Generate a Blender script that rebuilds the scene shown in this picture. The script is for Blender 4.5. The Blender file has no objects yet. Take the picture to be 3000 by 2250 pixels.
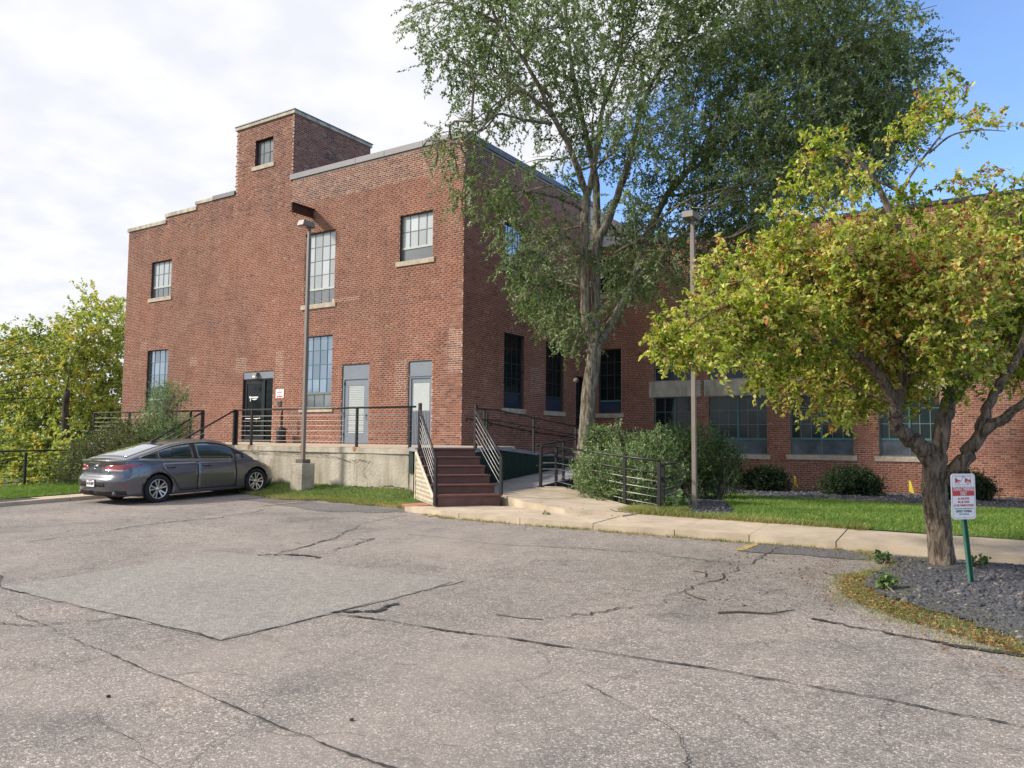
import bpy, math, random
import numpy as np
from mathutils import Vector, Matrix
rad = math.radians
scn = bpy.context.scene
COL = scn.collection
# ------------------------------------------------------------------ camera
cam_d = bpy.data.cameras.new('camera')
cam = bpy.data.objects.new('camera', cam_d)
COL.objects.link(cam)
scn.camera = cam
yaw, pitch, roll = rad(32.9418), rad(3.9959), rad(0.4916)
Fv = Vector((-math.sin(yaw) * math.cos(pitch), math.cos(yaw) * math.cos(pitch), math.sin(pitch)))
Rv = Vector((math.cos(yaw), math.sin(yaw), 0))
Uv = Rv.cross(Fv)
R2 = Rv * math.cos(roll) + Uv * math.sin(roll)
U2 = -Rv * math.sin(roll) + Uv * math.cos(roll)
M = Matrix.Identity(4)
for i in range(3):
    M[i][0] = R2[i]; M[i][1] = U2[i]; M[i][2] = -Fv[i]
M[2][3] = 1.6
cam.matrix_world = M
cam_d.sensor_width = 36.0
cam_d.lens = 36 * 2274.59 / 3000
cam_d.clip_start = 0.05
cam_d.clip_end = 2000
# ------------------------------------------------------------------ world and sun
SUN = Vector((0.66, 0.52, -0.56)).normalized()      # direction the light travels
world = bpy.data.worlds.new('World')
scn.world = world
world.use_nodes = True
wn, wl = world.node_tree.nodes, world.node_tree.links
wn.clear()
def N(nodes, t, **kw):
    n = nodes.new(t)
    for k, v in kw.items():
        if k.startswith('i_'):
            n.inputs[k[2:].replace('_', ' ')].default_value = v
        else:
            setattr(n, k, v)
    return n
sky = N(wn, 'ShaderNodeTexSky', sky_type='NISHITA', sun_disc=False)
sky.sun_elevation = math.asin(-SUN.z)
sky.sun_rotation = math.atan2(-SUN.x, -SUN.y)
sky.air_density = 1.0; sky.dust_density = 0.5; sky.ozone_density = 2.0
bg_sky = N(wn, 'ShaderNodeBackground'); bg_sky.inputs[1].default_value = 0.118
bg_cloud = N(wn, 'ShaderNodeBackground'); bg_cloud.inputs[1].default_value = 0.50
tc = N(wn, 'ShaderNodeTexCoord')
sep = N(wn, 'ShaderNodeSeparateXYZ')
wl.new(tc.outputs['Generated'], sep.inputs[0])
def MA(nodes, links, op, a, b=None, c=None, clamp=False):
    n = nodes.new('ShaderNodeMath'); n.operation = op; n.use_clamp = clamp
    for i, v in enumerate((a, b, c)):
        if v is None: continue
        if hasattr(v, 'type') and hasattr(v, 'links'): links.new(v, n.inputs[i])
        else: n.inputs[i].default_value = v
    return n.outputs[0]
mz = MA(wn, wl, 'ADD', MA(wn, wl, 'MAXIMUM', sep.outputs[2], 0.0), 0.22)
px = MA(wn, wl, 'DIVIDE', sep.outputs[0], mz)
py = MA(wn, wl, 'DIVIDE', sep.outputs[1], mz)
comb = N(wn, 'ShaderNodeCombineXYZ')
wl.new(px, comb.inputs[0]); wl.new(py, comb.inputs[1])
n1 = N(wn, 'ShaderNodeTexNoise'); n1.inputs['Scale'].default_value = 1.15; n1.inputs['Detail'].default_value = 5; n1.inputs['Roughness'].default_value = .55
n2 = N(wn, 'ShaderNodeTexNoise'); n2.inputs['Scale'].default_value = 6.5; n2.inputs['Detail'].default_value = 3; n2.inputs['Roughness'].default_value = .5
wl.new(comb.outputs[0], n1.inputs['Vector']); wl.new(comb.outputs[0], n2.inputs['Vector'])
# the cloud sheet covers the left of the sky and thins out to the right
side = MA(wn, wl, 'ADD', MA(wn, wl, 'MULTIPLY', sep.outputs[0], 0.839), MA(wn, wl, 'MULTIPLY', sep.outputs[1], 0.544))
side = MA(wn, wl, 'SUBTRACT', side, MA(wn, wl, 'MULTIPLY', MA(wn, wl, 'SUBTRACT', sep.outputs[2], 0.31), 1.4))
cov = MA(wn, wl, 'ADD', MA(wn, wl, 'MULTIPLY', side, -6.5), MA(wn, wl, 'MULTIPLY', n1.outputs[0], 1.1))
mr = N(wn, 'ShaderNodeMapRange', interpolation_type='SMOOTHSTEP'); mr.inputs[1].default_value = 0.10; mr.inputs[2].default_value = 0.62
wl.new(cov, mr.inputs[0])
wisp = N(wn, 'ShaderNodeMapRange'); wisp.inputs[1].default_value = .45; wisp.inputs[2].default_value = .8; wisp.inputs[4].default_value = .16
wl.new(n1.outputs[0], wisp.inputs[0])
cf = MA(wn, wl, 'MAXIMUM', mr.outputs[0], wisp.outputs[0], clamp=True)
cr = N(wn, 'ShaderNodeValToRGB')
cr.color_ramp.elements[0].position = .36; cr.color_ramp.elements[0].color = (.89, .91, .99, 1)
cr.color_ramp.elements[1].position = .60; cr.color_ramp.elements[1].color = (1.0, 1.005, 1.04, 1)
wl.new(n2.outputs[0], cr.inputs[0])
wl.new(cr.outputs[0], bg_cloud.inputs[0])
tint = N(wn, 'ShaderNodeMix', data_type='RGBA', blend_type='MULTIPLY'); tint.inputs[0].default_value = 1
wl.new(sky.outputs[0], tint.inputs[6]); tint.inputs[7].default_value = (0.86, 1.0, 1.22, 1)
wl.new(tint.outputs[2], bg_sky.inputs[0])
mix = N(wn, 'ShaderNodeMixShader')
wl.new(cf, mix.inputs[0]); wl.new(bg_sky.outputs[0], mix.inputs[1]); wl.new(bg_cloud.outputs[0], mix.inputs[2])
wo = N(wn, 'ShaderNodeOutputWorld')
wl.new(mix.outputs[0], wo.inputs[0])
sun_d = bpy.data.lights.new('sun', 'SUN')
sun_d.energy = 2.7; sun_d.angle = rad(6.5); sun_d.color = (1.0, .93, .82)
sun = bpy.data.objects.new('sun', sun_d); COL.objects.link(sun)
sun.rotation_euler = SUN.to_track_quat('-Z', 'Y').to_euler()
scn.view_settings.view_transform = 'Standard'
scn.view_settings.look = 'None'
scn.view_settings.exposure = 1.0
scn.view_settings.gamma = 1.0
scn.cycles.max_bounces = 6
scn.cycles.transparent_max_bounces = 8
# ------------------------------------------------------------------ helpers
RNG = np.random.default_rng(11)
random.seed(5)
def tag(o, label=None, cat=None, group=None, kind=None):
    if label: o['label'] = label
    if cat: o['category'] = cat
    if group: o['group'] = group
    if kind: o['kind'] = kind
    return o
def thing(name, label, cat, loc=(0, 0, 0), rz=0.0, group=None):
    o = bpy.data.objects.new(name, None); COL.objects.link(o)
    o.location = loc; o.rotation_euler = (0, 0, rz); o.empty_display_size = .2
    return tag(o, label, cat, group)
def link(name, me, parent=None, mat=None):
    o = bpy.data.objects.new(name, me); COL.objects.link(o)
    if parent is not None:
        o.parent = parent
        l = parent
        if l.get('_w'):            # geometry given in world space: keep it there
            pass
    if mat is not None and not me.materials: me.materials.append(mat)
    return o
def npmesh(name, V, F, mat=None, smooth=False, attr=None):
    me = bpy.data.meshes.new(name)
    V = np.asarray(V, np.float32).reshape(-1, 3); F = np.asarray(F, np.int32)
    k = F.shape[1]
    me.vertices.add(len(V)); me.vertices.foreach_set('co', V.ravel())
    me.loops.add(F.size); me.loops.foreach_set('vertex_index', F.ravel())
    me.polygons.add(len(F)); me.polygons.foreach_set('loop_start', np.arange(0, F.size, k, dtype=np.int32))
    me.polygons.foreach_set('loop_total', np.full(len(F), k, np.int32))
    if smooth: me.polygons.foreach_set('use_smooth', np.ones(len(F), bool))
    me.update(calc_edges=True)
    if attr is not None:
        a = me.attributes.new('rnd', 'FLOAT', 'FACE'); a.data.foreach_set('value', np.asarray(attr, np.float32))
    if mat: me.materials.append(mat)
    return me
class MB:
    def __init__(s): s.v = []; s.f = []; s.m = []; s.mats = []
    def mi(s, mat):
        if mat is None: return 0
        if mat not in s.mats: s.mats.append(mat)
        return s.mats.index(mat)
    def poly(s, pts, mat=None):
        n = len(s.v); s.v += [tuple(p) for p in pts]; s.f.append(tuple(range(n, n + len(pts)))); s.m.append(s.mi(mat)); return s
    def hexa(s, p, mat=None):     # 8 points: bottom ring, top ring
        n = len(s.v); s.v += [tuple(q) for q in p]; k = s.mi(mat)
        for f in ((3, 2, 1, 0), (4, 5, 6, 7), (0, 1, 5, 4), (1, 2, 6, 5), (2, 3, 7, 6), (3, 0, 4, 7)):
            s.f.append(tuple(n + i for i in f)); s.m.append(k)
        return s
    def box(s, x0, x1, y0, y1, z0, z1, mat=None):
        return s.hexa([(x0, y0, z0), (x1, y0, z0), (x1, y1, z0), (x0, y1, z0), (x0, y0, z1), (x1, y0, z1), (x1, y1, z1), (x0, y1, z1)], mat)
    def prism(s, ring, z0, z1, mat=None):   # ring of (x,y)
        n = len(ring); b = len(s.v); k = s.mi(mat)
        zf0 = z0 if callable(z0) else (lambda x, y: z0)
        zf1 = z1 if callable(z1) else (lambda x, y: z1)
        s.v += [(x, y, zf0(x, y)) for x, y in ring] + [(x, y, zf1(x, y)) for x, y in ring]
        s.f.append(tuple(b + i for i in reversed(range(n)))); s.f.append(tuple(b + n + i for i in range(n))); s.m += [k, k]
        for i in range(n):
            j = (i + 1) % n; s.f.append((b + i, b + j, b + n + j, b + n + i)); s.m.append(k)
        return s
    def bar(s, a, b, w, h=None, up=(0, 0, 1), mat=None):
        a = Vector(a); b = Vector(b); h = h or w
        d = (b - a).normalized(); u = Vector(up)
        if abs(d.dot(u)) > .98: u = Vector((1, 0, 0))
        r = d.cross(u).normalized(); u = r.cross(d).normalized()
        r *= w / 2; u *= h / 2
        return s.hexa([a - r - u, a + r - u, a + r + u, a - r + u, b - r - u, b + r - u, b + r + u, b - r + u], mat)
    def tube(s, pts, r, n=8, mat=None, cap=True):
        pts = [Vector(p) for p in pts]; k = s.mi(mat)
        rr = r if hasattr(r, '__len__') else [r] * len(pts)
        base = len(s.v); ref = None
        for i, p in enumerate(pts):
            d = (pts[min(i + 1, len(pts) - 1)] - pts[max(i - 1, 0)]).normalized()
            if ref is None:
                ref = Vector((0, 0, 1)) if abs(d.z) < .9 else Vector((1, 0, 0))
            x = d.cross(ref).normalized(); y = x.cross(d).normalized(); ref = y
            for j in range(n):
                a = 2 * math.pi * j / n
                s.v.append(tuple(p + (x * math.cos(a) + y * math.sin(a)) * rr[i]))
        for i in range(len(pts) - 1):
            for j in range(n):
                j2 = (j + 1) % n
                s.f.append((base + i * n + j, base + i * n + j2, base + (i + 1) * n + j2, base + (i + 1) * n + j)); s.m.append(k)
        if cap:
            s.f.append(tuple(base + j for j in reversed(range(n)))); s.m.append(k)
            s.f.append(tuple(base + (len(pts) - 1) * n + j for j in range(n))); s.m.append(k)
        return s
    def lathe(s, prof, c=(0, 0, 0), n=16, mat=None, axis='z'):
        b = len(s.v); k = s.mi(mat)
        for r, h in prof:
            for j in range(n):
                a = 2 * math.pi * j / n
                p = (r * math.cos(a), r * math.sin(a), h)
                if axis == 'x': p = (h, p[0], p[1])
                s.v.append((c[0] + p[0], c[1] + p[1], c[2] + p[2]))
        for i in range(len(prof) - 1):
            for j in range(n):
                j2 = (j + 1) % n
                s.f.append((b + i * n + j, b + i * n + j2, b + (i + 1) * n + j2, b + (i + 1) * n + j)); s.m.append(k)
        return s
    def mesh(s, name, mat=None, smooth=False):
        me = bpy.data.meshes.new(name); me.from_pydata(s.v, [], s.f)
        for m in (s.mats or ([mat] if mat else [])): me.materials.append(m)
        if s.mats: me.polygons.foreach_set('material_index', s.m)
        if smooth: me.polygons.foreach_set('use_smooth', [True] * len(s.f))
        me.update(); return me
    def build(s, name, mat=None, parent=None, smooth=False, bevel=0):
        me = s.mesh(name, mat, smooth)
        o = bpy.data.objects.new(name, me); COL.objects.link(o)
        if bevel:
            bm_ = o.modifiers.new('bevel', 'BEVEL'); bm_.width = bevel; bm_.segments = 2; bm_.limit_method = 'ANGLE'
        if parent is not None: adopt(o, parent)
        return o
def wmat(o):
    m = Matrix.LocRotScale(o.location, o.rotation_euler, o.scale)
    if o.parent is not None: m = wmat(o.parent) @ o.matrix_parent_inverse @ m
    return m
def adopt(o, parent):
    """parent o (whose geometry is in world space) and keep it where it is"""
    o.parent = parent
    o.matrix_parent_inverse = wmat(parent).inverted()
def place(name, me, parent, loc=(0, 0, 0), rot=(0, 0, 0), scale=(1, 1, 1)):
    o = bpy.data.objects.new(name, me); COL.objects.link(o)
    o.location = loc; o.rotation_euler = rot; o.scale = scale
    if parent is not None: adopt(o, parent)
    return o
def copy_tree(o, parent=None):
    c = o.copy(); COL.objects.link(c)
    if parent is not None: c.parent = parent
    for ch in o.children: copy_tree(ch, c)
    return c
# ------------------------------------------------------------------ materials
def new_mat(name):
    m = bpy.data.materials.new(name); m.use_nodes = True
    nt = m.node_tree; b = nt.nodes['Principled BSDF']
    return m, nt.nodes, nt.links, b
def ramp(nd, stops):
    r = nd.new('ShaderNodeValToRGB'); e = r.color_ramp.elements
    while len(e) < len(stops): e.new(.5)
    for el, (p, c) in zip(e, stops):
        el.position = p; el.color = (*c, 1)
    return r
def objco(nd, lk, scale=(1, 1, 1)):
    g = nd.new('ShaderNodeNewGeometry')
    mp = nd.new('ShaderNodeMapping'); mp.inputs['Scale'].default_value = scale
    lk.new(g.outputs['Position'], mp.inputs[0]); return mp.outputs[0]
def simple(name, col, rough=.6, metal=0, var=.12, scale=6, bump=0, bscale=40, spec=.5, col2=None, stretch=(1, 1, 1), coat=0):
    m, nd, lk, b = new_mat(name)
    b.inputs['Roughness'].default_value = rough; b.inputs['Metallic'].default_value = metal
    b.inputs['Specular IOR Level'].default_value = spec
    b.inputs['Coat Weight'].default_value = coat
    co = objco(nd, lk, stretch)
    nz = nd.new('ShaderNodeTexNoise'); nz.inputs['Scale'].default_value = scale; nz.inputs['Detail'].default_value = 6; nz.inputs['Roughness'].default_value = .6
    lk.new(co, nz.inputs['Vector'])
    c1 = tuple(max(0, c * (1 - var)) for c in col); c2 = col2 or tuple(min(1, c * (1 + var)) for c in col)
    r = ramp(nd, [(.3, c1), (.7, c2)]); lk.new(nz.outputs[0], r.inputs[0]); lk.new(r.outputs[0], b.inputs['Base Color'])
    if bump:
        n2 = nd.new('ShaderNodeTexNoise'); n2.inputs['Scale'].default_value = bscale; n2.inputs['Detail'].default_value = 4
        lk.new(co, n2.inputs['Vector'])
        bp = nd.new('ShaderNodeBump'); bp.inputs['Strength'].default_value = bump; bp.inputs['Distance'].default_value = .02
        lk.new(n2.outputs[0], bp.inputs['Height']); lk.new(bp.outputs[0], b.inputs['Normal'])
    return m
BRICKS = [(0, (.105, .050, .042)), (.16, (.165, .068, .050)), (.45, (.220, .088, .057)), (.75, (.245, .102, .066)), (.92, (.27, .13, .086)), (1, (.28, .17, .12))]
def brick_mat(name, single=False):
    m, nd, lk, b = new_mat(name)
    b.inputs['Roughness'].default_value = .85; b.inputs['Specular IOR Level'].default_value = .25
    if single:
        src = nd.new('ShaderNodeObjectInfo').outputs['Random']
    else:
        a = nd.new('ShaderNodeAttribute'); a.attribute_name = 'rnd'; src = a.outputs['Fac']
    r = ramp(nd, BRICKS); lk.new(src, r.inputs[0])
    nz = nd.new('ShaderNodeTexNoise'); nz.inputs['Scale'].default_value = 25; nz.inputs['Detail'].default_value = 5
    n3 = nd.new('ShaderNodeTexNoise'); n3.inputs['Scale'].default_value = .45; n3.inputs['Detail'].default_value = 4
    co = objco(nd, lk); lk.new(co, nz.inputs['Vector']); lk.new(co, n3.inputs['Vector'])
    mx = nd.new('ShaderNodeMix'); mx.data_type = 'RGBA'; mx.blend_type = 'OVERLAY'; mx.inputs[0].default_value = .35
    lk.new(r.outputs[0], mx.inputs[6]); lk.new(nz.outputs[0], mx.inputs[7])
    r2 = ramp(nd, [(.3, (.82, .83, .85)), (.5, (1, 1, 1)), (.72, (1.16, 1.10, 1.04))]); lk.new(n3.outputs[0], r2.inputs[0])
    m2 = nd.new('ShaderNodeMix'); m2.data_type = 'RGBA'; m2.blend_type = 'MULTIPLY'; m2.inputs[0].default_value = 1
    lk.new(mx.outputs[2], m2.inputs[6]); lk.new(r2.outputs[0], m2.inputs[7]); lk.new(m2.outputs[2], b.inputs['Base Color'])
    # faint rain streaks running down the wall
    cs = objco(nd, lk, (2.6, 2.6, .22)); n4 = nd.new('ShaderNodeTexNoise'); n4.inputs['Scale'].default_value = 1.0; n4.inputs['Detail'].default_value = 5; lk.new(cs, n4.inputs['Vector'])
    r4 = ramp(nd, [(.30, (.72, .73, .76)), (.46, (1, 1, 1)), (.72, (1.1, 1.07, 1.05))]); lk.new(n4.outputs[0], r4.inputs[0])
    m4 = nd.new('ShaderNodeMix'); m4.data_type = 'RGBA'; m4.blend_type = 'MULTIPLY'; m4.inputs[0].default_value = .5
    lk.new(m2.outputs[2], m4.inputs[6]); lk.new(r4.outputs[0], m4.inputs[7]); lk.new(m4.outputs[2], b.inputs['Base Color'])
    bp = nd.new('ShaderNodeBump'); bp.inputs['Strength'].default_value = .35; bp.inputs['Distance'].default_value = .01
    lk.new(nz.outputs[0], bp.inputs['Height']); lk.new(bp.outputs[0], b.inputs['Normal'])
    return m
M_BRICK = brick_mat('fired_brick'); M_BRICK1 = brick_mat('fired_brick_single', True)
M_MORTAR = simple('mortar', (.43, .305, .245), .95, var=.35, scale=1.2, bump=.4, bscale=80, spec=.2)
M_STONE = simple('limestone', (.42, .36, .28), .85, var=.25, scale=5, bump=.3, bscale=60)
M_CONC_BAND = simple('weathered_lintel', (.40, .36, .29), .9, var=.45, scale=3, bump=.3, stretch=(1, 1, .35))
M_COPING = simple('metal_coping', (.115, .11, .125), .5, metal=.2, var=.12, scale=2)
M_DARKCOP = simple('dark_fascia', (.035, .037, .045), .5, var=.2, scale=2)
M_ROOF = simple('roof_membrane', (.08, .08, .08), .9)
M_GREYPAINT = simple('grey_door_paint', (.175, .205, .245), .5, var=.06, scale=3)
M_ALU = simple('dark_storefront_frame', (.022, .023, .026), .35, metal=.3, var=.1)
M_BLACK = simple('black_steel', (.016, .015, .016), .45, metal=.0, var=.3, scale=10, spec=.5)
M_STEELW = simple('cable_steel', (.42, .40, .38), .45, metal=.4, var=.15)
M_RUST = simple('rusted_steel', (.055, .022, .015), .8, var=.4, scale=8, bump=.3)
M_WHITEF = simple('pale_window_sash', (.42, .46, .42), .6, var=.1)
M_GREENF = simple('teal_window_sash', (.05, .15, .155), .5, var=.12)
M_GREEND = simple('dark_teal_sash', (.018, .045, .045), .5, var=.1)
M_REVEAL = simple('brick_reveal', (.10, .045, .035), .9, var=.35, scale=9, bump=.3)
M_MORTAR2 = simple('fresh_mortar', (.60, .50, .42), .95, var=.15, scale=3, bump=.3)
M_GREENF2 = simple('grey_green_sash', (.13, .17, .155), .55, var=.1)
M_WOODBR = simple('brown_painted_wood', (.125, .052, .040), .55, var=.18, scale=4, bump=.15, stretch=(1, 1, 1))
M_CREAM = simple('cream_lattice_paint', (.66, .58, .45), .75, var=.25, scale=9)
M_DKGREEN = simple('dark_green_paint', (.008, .034, .028), .6, var=.3, scale=6)
M_BOARD = simple('grey_ramp_boards', (.24, .245, .265), .7, var=.22, scale=3, bump=.15)
M_SIDEW = simple('sidewalk_concrete', (.47, .385, .29), .9, var=.20, scale=2.3, bump=.35, bscale=120, spec=.3)
M_DIRT = simple('dark_soil', (.05, .04, .03), .95, var=.4, scale=8, bump=.5)
M_POLE = simple('bronze_pole_paint', (.20, .165, .14), .5, var=.08, scale=3)
M_POLE2 = simple('dark_bronze_paint', (.12, .095, .08), .5, var=.1)  # darker bronze for light housing, lens frames and base cover
M_GREENPOST = simple('green_post_steel', (.05, .16, .115), .5, var=.15, scale=12)
M_WHITE = simple('white_enamel', (.78, .78, .80), .4, var=.03)
M_RED = simple('red_enamel', (.55, .035, .03), .4, var=.05)
M_INK = simple('black_ink', (.03, .03, .035), .6)
def dock_mat():
    m, nd, lk, b = new_mat('stained_dock_concrete')
    b.inputs['Roughness'].default_value = .92
    co = objco(nd, lk)
    nz = nd.new('ShaderNodeTexNoise'); nz.inputs['Scale'].default_value = 1.3; nz.inputs['Detail'].default_value = 9; nz.inputs['Roughness'].default_value = .65
    lk.new(co, nz.inputs['Vector'])
    r = ramp(nd, [(.28, (.27, .235, .18)), (.45, (.41, .365, .29)), (.60, (.48, .435, .355)), (.78, (.57, .53, .45))]); lk.new(nz.outputs[0], r.inputs[0])
    co2 = objco(nd, lk, (5, 5, .5)); n2 = nd.new('ShaderNodeTexNoise'); n2.inputs['Scale'].default_value = 1.0; n2.inputs['Detail'].default_value = 5
    lk.new(co2, n2.inputs['Vector'])
    r2 = ramp(nd, [(.35, (.72, .70, .64)), (.55, (1, 1, 1))]); lk.new(n2.outputs[0], r2.inputs[0])
    mx = nd.new('ShaderNodeMix'); mx.data_type = 'RGBA'; mx.blend_type = 'MULTIPLY'; mx.inputs[0].default_value = .8
    lk.new(r.outputs[0], mx.inputs[6]); lk.new(r2.outputs[0], mx.inputs[7]); lk.new(mx.outputs[2], b.inputs['Base Color'])
    bp = nd.new('ShaderNodeBump'); bp.inputs['Strength'].default_value = .5; bp.inputs['Distance'].default_value = .03
    n3 = nd.new('ShaderNodeTexNoise'); n3.inputs['Scale'].default_value = 14; n3.inputs['Detail'].default_value = 8; lk.new(co, n3.inputs['Vector'])
    lk.new(n3.outputs[0], bp.inputs['Height']); lk.new(bp.outputs[0], b.inputs['Normal'])
    return m
M_DOCK = dock_mat()
def glass_mat(name, col, rough, coat=1.0, spec=.8, metal=0.0, var=.2, scale=.8):
    m = simple(name, col, rough, metal=metal, var=var, scale=scale, spec=spec); 
    nd, lk = m.node_tree.nodes, m.node_tree.links
    b = nd['Principled BSDF']; b.inputs['Coat Weight'].default_value = coat; b.inputs['Coat Roughness'].default_value = .02
    if name.endswith('pane'):      # each pane is a little different
        src = b.inputs['Base Color'].links[0].from_socket
        oi = nd.new('ShaderNodeObjectInfo'); mr_ = nd.new('ShaderNodeMapRange'); mr_.inputs[3].default_value = .72; mr_.inputs[4].default_value = 1.22; lk.new(oi.outputs['Random'], mr_.inputs[0])
        mx = nd.new('ShaderNodeMix'); mx.data_type = 'RGBA'; mx.blend_type = 'MULTIPLY'; mx.inputs[0].default_value = 1
        lk.new(src, mx.inputs[6]); lk.new(mr_.outputs[0], mx.inputs[7]); lk.new(mx.outputs[2], b.inputs['Base Color'])
        nz = nd.new('ShaderNodeTexNoise'); nz.inputs['Scale'].default_value = 2.2; g_ = nd.new('ShaderNodeNewGeometry'); lk.new(g_.outputs['Position'], nz.inputs['Vector'])
        bp = nd.new('ShaderNodeBump'); bp.inputs['Strength'].default_value = .10; bp.inputs['Distance'].default_value = .02; lk.new(nz.outputs[0], bp.inputs['Height']); lk.new(bp.outputs[0], b.inputs['Normal'])
    return m
M_GL_FROST = glass_mat('frosted_pane', (.42, .45, .47), .25, var=.08)
M_GL_SKY = glass_mat('sky_reflecting_pane', (.28, .36, .45), .06, metal=.75, var=.12)
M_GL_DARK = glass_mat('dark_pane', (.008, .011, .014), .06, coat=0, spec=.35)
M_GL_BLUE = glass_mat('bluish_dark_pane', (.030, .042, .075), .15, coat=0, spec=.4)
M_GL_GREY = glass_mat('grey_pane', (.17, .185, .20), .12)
M_GL_TEAL = glass_mat('dark_teal_pane', (.012, .024, .028), .10, coat=0, spec=.35)  # dark teal base colour of the wing panes
M_GL_CLOUD = glass_mat('painted_cloud_pane', (.10, .12, .145), .12, coat=0, spec=.4, var=.55, scale=1.5)  # mottled base colour paints in the clouds mirrored by the glass
M_BLIND = simple('white_blind', (.46, .50, .50), .7, var=.03)
def leaf_mat(name, stops, trans=.35, rough=.5, spec=.3):
    m, nd, lk, b = new_mat(name)
    a = nd.new('ShaderNodeAttribute'); a.attribute_name = 'rnd'
    r = ramp(nd, stops); lk.new(a.outputs['Fac'], r.inputs[0])
    lk.new(r.outputs[0], b.inputs['Base Color']); b.inputs['Roughness'].default_value = rough
    b.inputs['Specular IOR Level'].default_value = spec
    tr = nd.new('ShaderNodeBsdfTranslucent')
    h = nd.new('ShaderNodeHueSaturation'); h.inputs['Saturation'].default_value = 1.15; h.inputs['Value'].default_value = 1.3
    lk.new(r.outputs[0], h.inputs['Color']); lk.new(h.outputs[0], tr.inputs[0])
    mx = nd.new('ShaderNodeMixShader'); mx.inputs[0].default_value = trans
    lk.new(b.outputs[0], mx.inputs[1]); lk.new(tr.outputs[0], mx.inputs[2])
    lk.new(mx.outputs[0], nd['Material Output'].inputs[0])
    return m
def bark_mat(name, c1, c2, sc=14, bump=.9):
    m, nd, lk, b = new_mat(name); b.inputs['Roughness'].default_value = .95; b.inputs['Specular IOR Level'].default_value = .2
    co = objco(nd, lk, (1, 1, .22))
    nz = nd.new('ShaderNodeTexNoise'); nz.inputs['Scale'].default_value = sc; nz.inputs['Detail'].default_value = 7; nz.inputs['Roughness'].default_value = .62; nz.inputs['Distortion'].default_value = .8
    lk.new(co, nz.inputs['Vector'])
    r = ramp(nd, [(.38, c1), (.60, c2)]); lk.new(nz.outputs[0], r.inputs[0]); lk.new(r.outputs[0], b.inputs['Base Color'])
    bp = nd.new('ShaderNodeBump'); bp.inputs['Strength'].default_value = bump; bp.inputs['Distance'].default_value = .05
    lk.new(nz.outputs[0], bp.inputs['Height']); lk.new(bp.outputs[0], b.inputs['Normal'])
    return m
# ------------------------------------------------------------------ terrain
def smooth(a, b, x):
    t = min(1, max(0, (x - a) / (b - a))); return t * t * (3 - 2 * t)
def T(x, y):
    z = .022 * max(0., min(y, 13.5) - 7) - .022 * max(0., min(y, 28) - 13.5)
    if y > 13.5 and x < -11: z += .1 * smooth(13.5, 14.5, y) * smooth(-11, -12, x)
    z -= 1.9 * smooth(-23.1, -27.5, x) * smooth(-10, 2, y) if x < -23.1 else 0
    return z
def sheet(name, xs, ys, off, mat, inside=None, smoothf=True, wob=0):
    V = []; idx = {}; F = []
    for j, y in enumerate(ys):
        for i, x in enumerate(xs):
            V.append((x, y, T(x, y) + off + (wob * (math.sin(x * 1.7) * math.cos(y * 1.3)) if wob else 0)))
    n = len(xs)
    for j in range(len(ys) - 1):
        for i in range(n - 1):
            cx = (xs[i] + xs[i + 1]) / 2; cy = (ys[j] + ys[j + 1]) / 2
            if inside and not inside(cx, cy): continue
            F.append((j * n + i, j * n + i + 1, (j + 1) * n + i + 1, (j + 1) * n + i))
    return npmesh(name, V, F, mat, smoothf)
def in_poly(x, y, P):
    c = False; n = len(P)
    for i in range(n):
        x1, y1 = P[i]; x2, y2 = P[(i + 1) % n]
        if (y1 > y) != (y2 > y) and x < (x2 - x1) * (y - y1) / (y2 - y1) + x1: c = not c
    return c
def frange(a, b, s):
    n = max(1, int(round((b - a) / s))); return [a + (b - a) * i / n for i in range(n + 1)]
def struct(o, label=None): o['kind'] = 'structure'; return o
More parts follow.
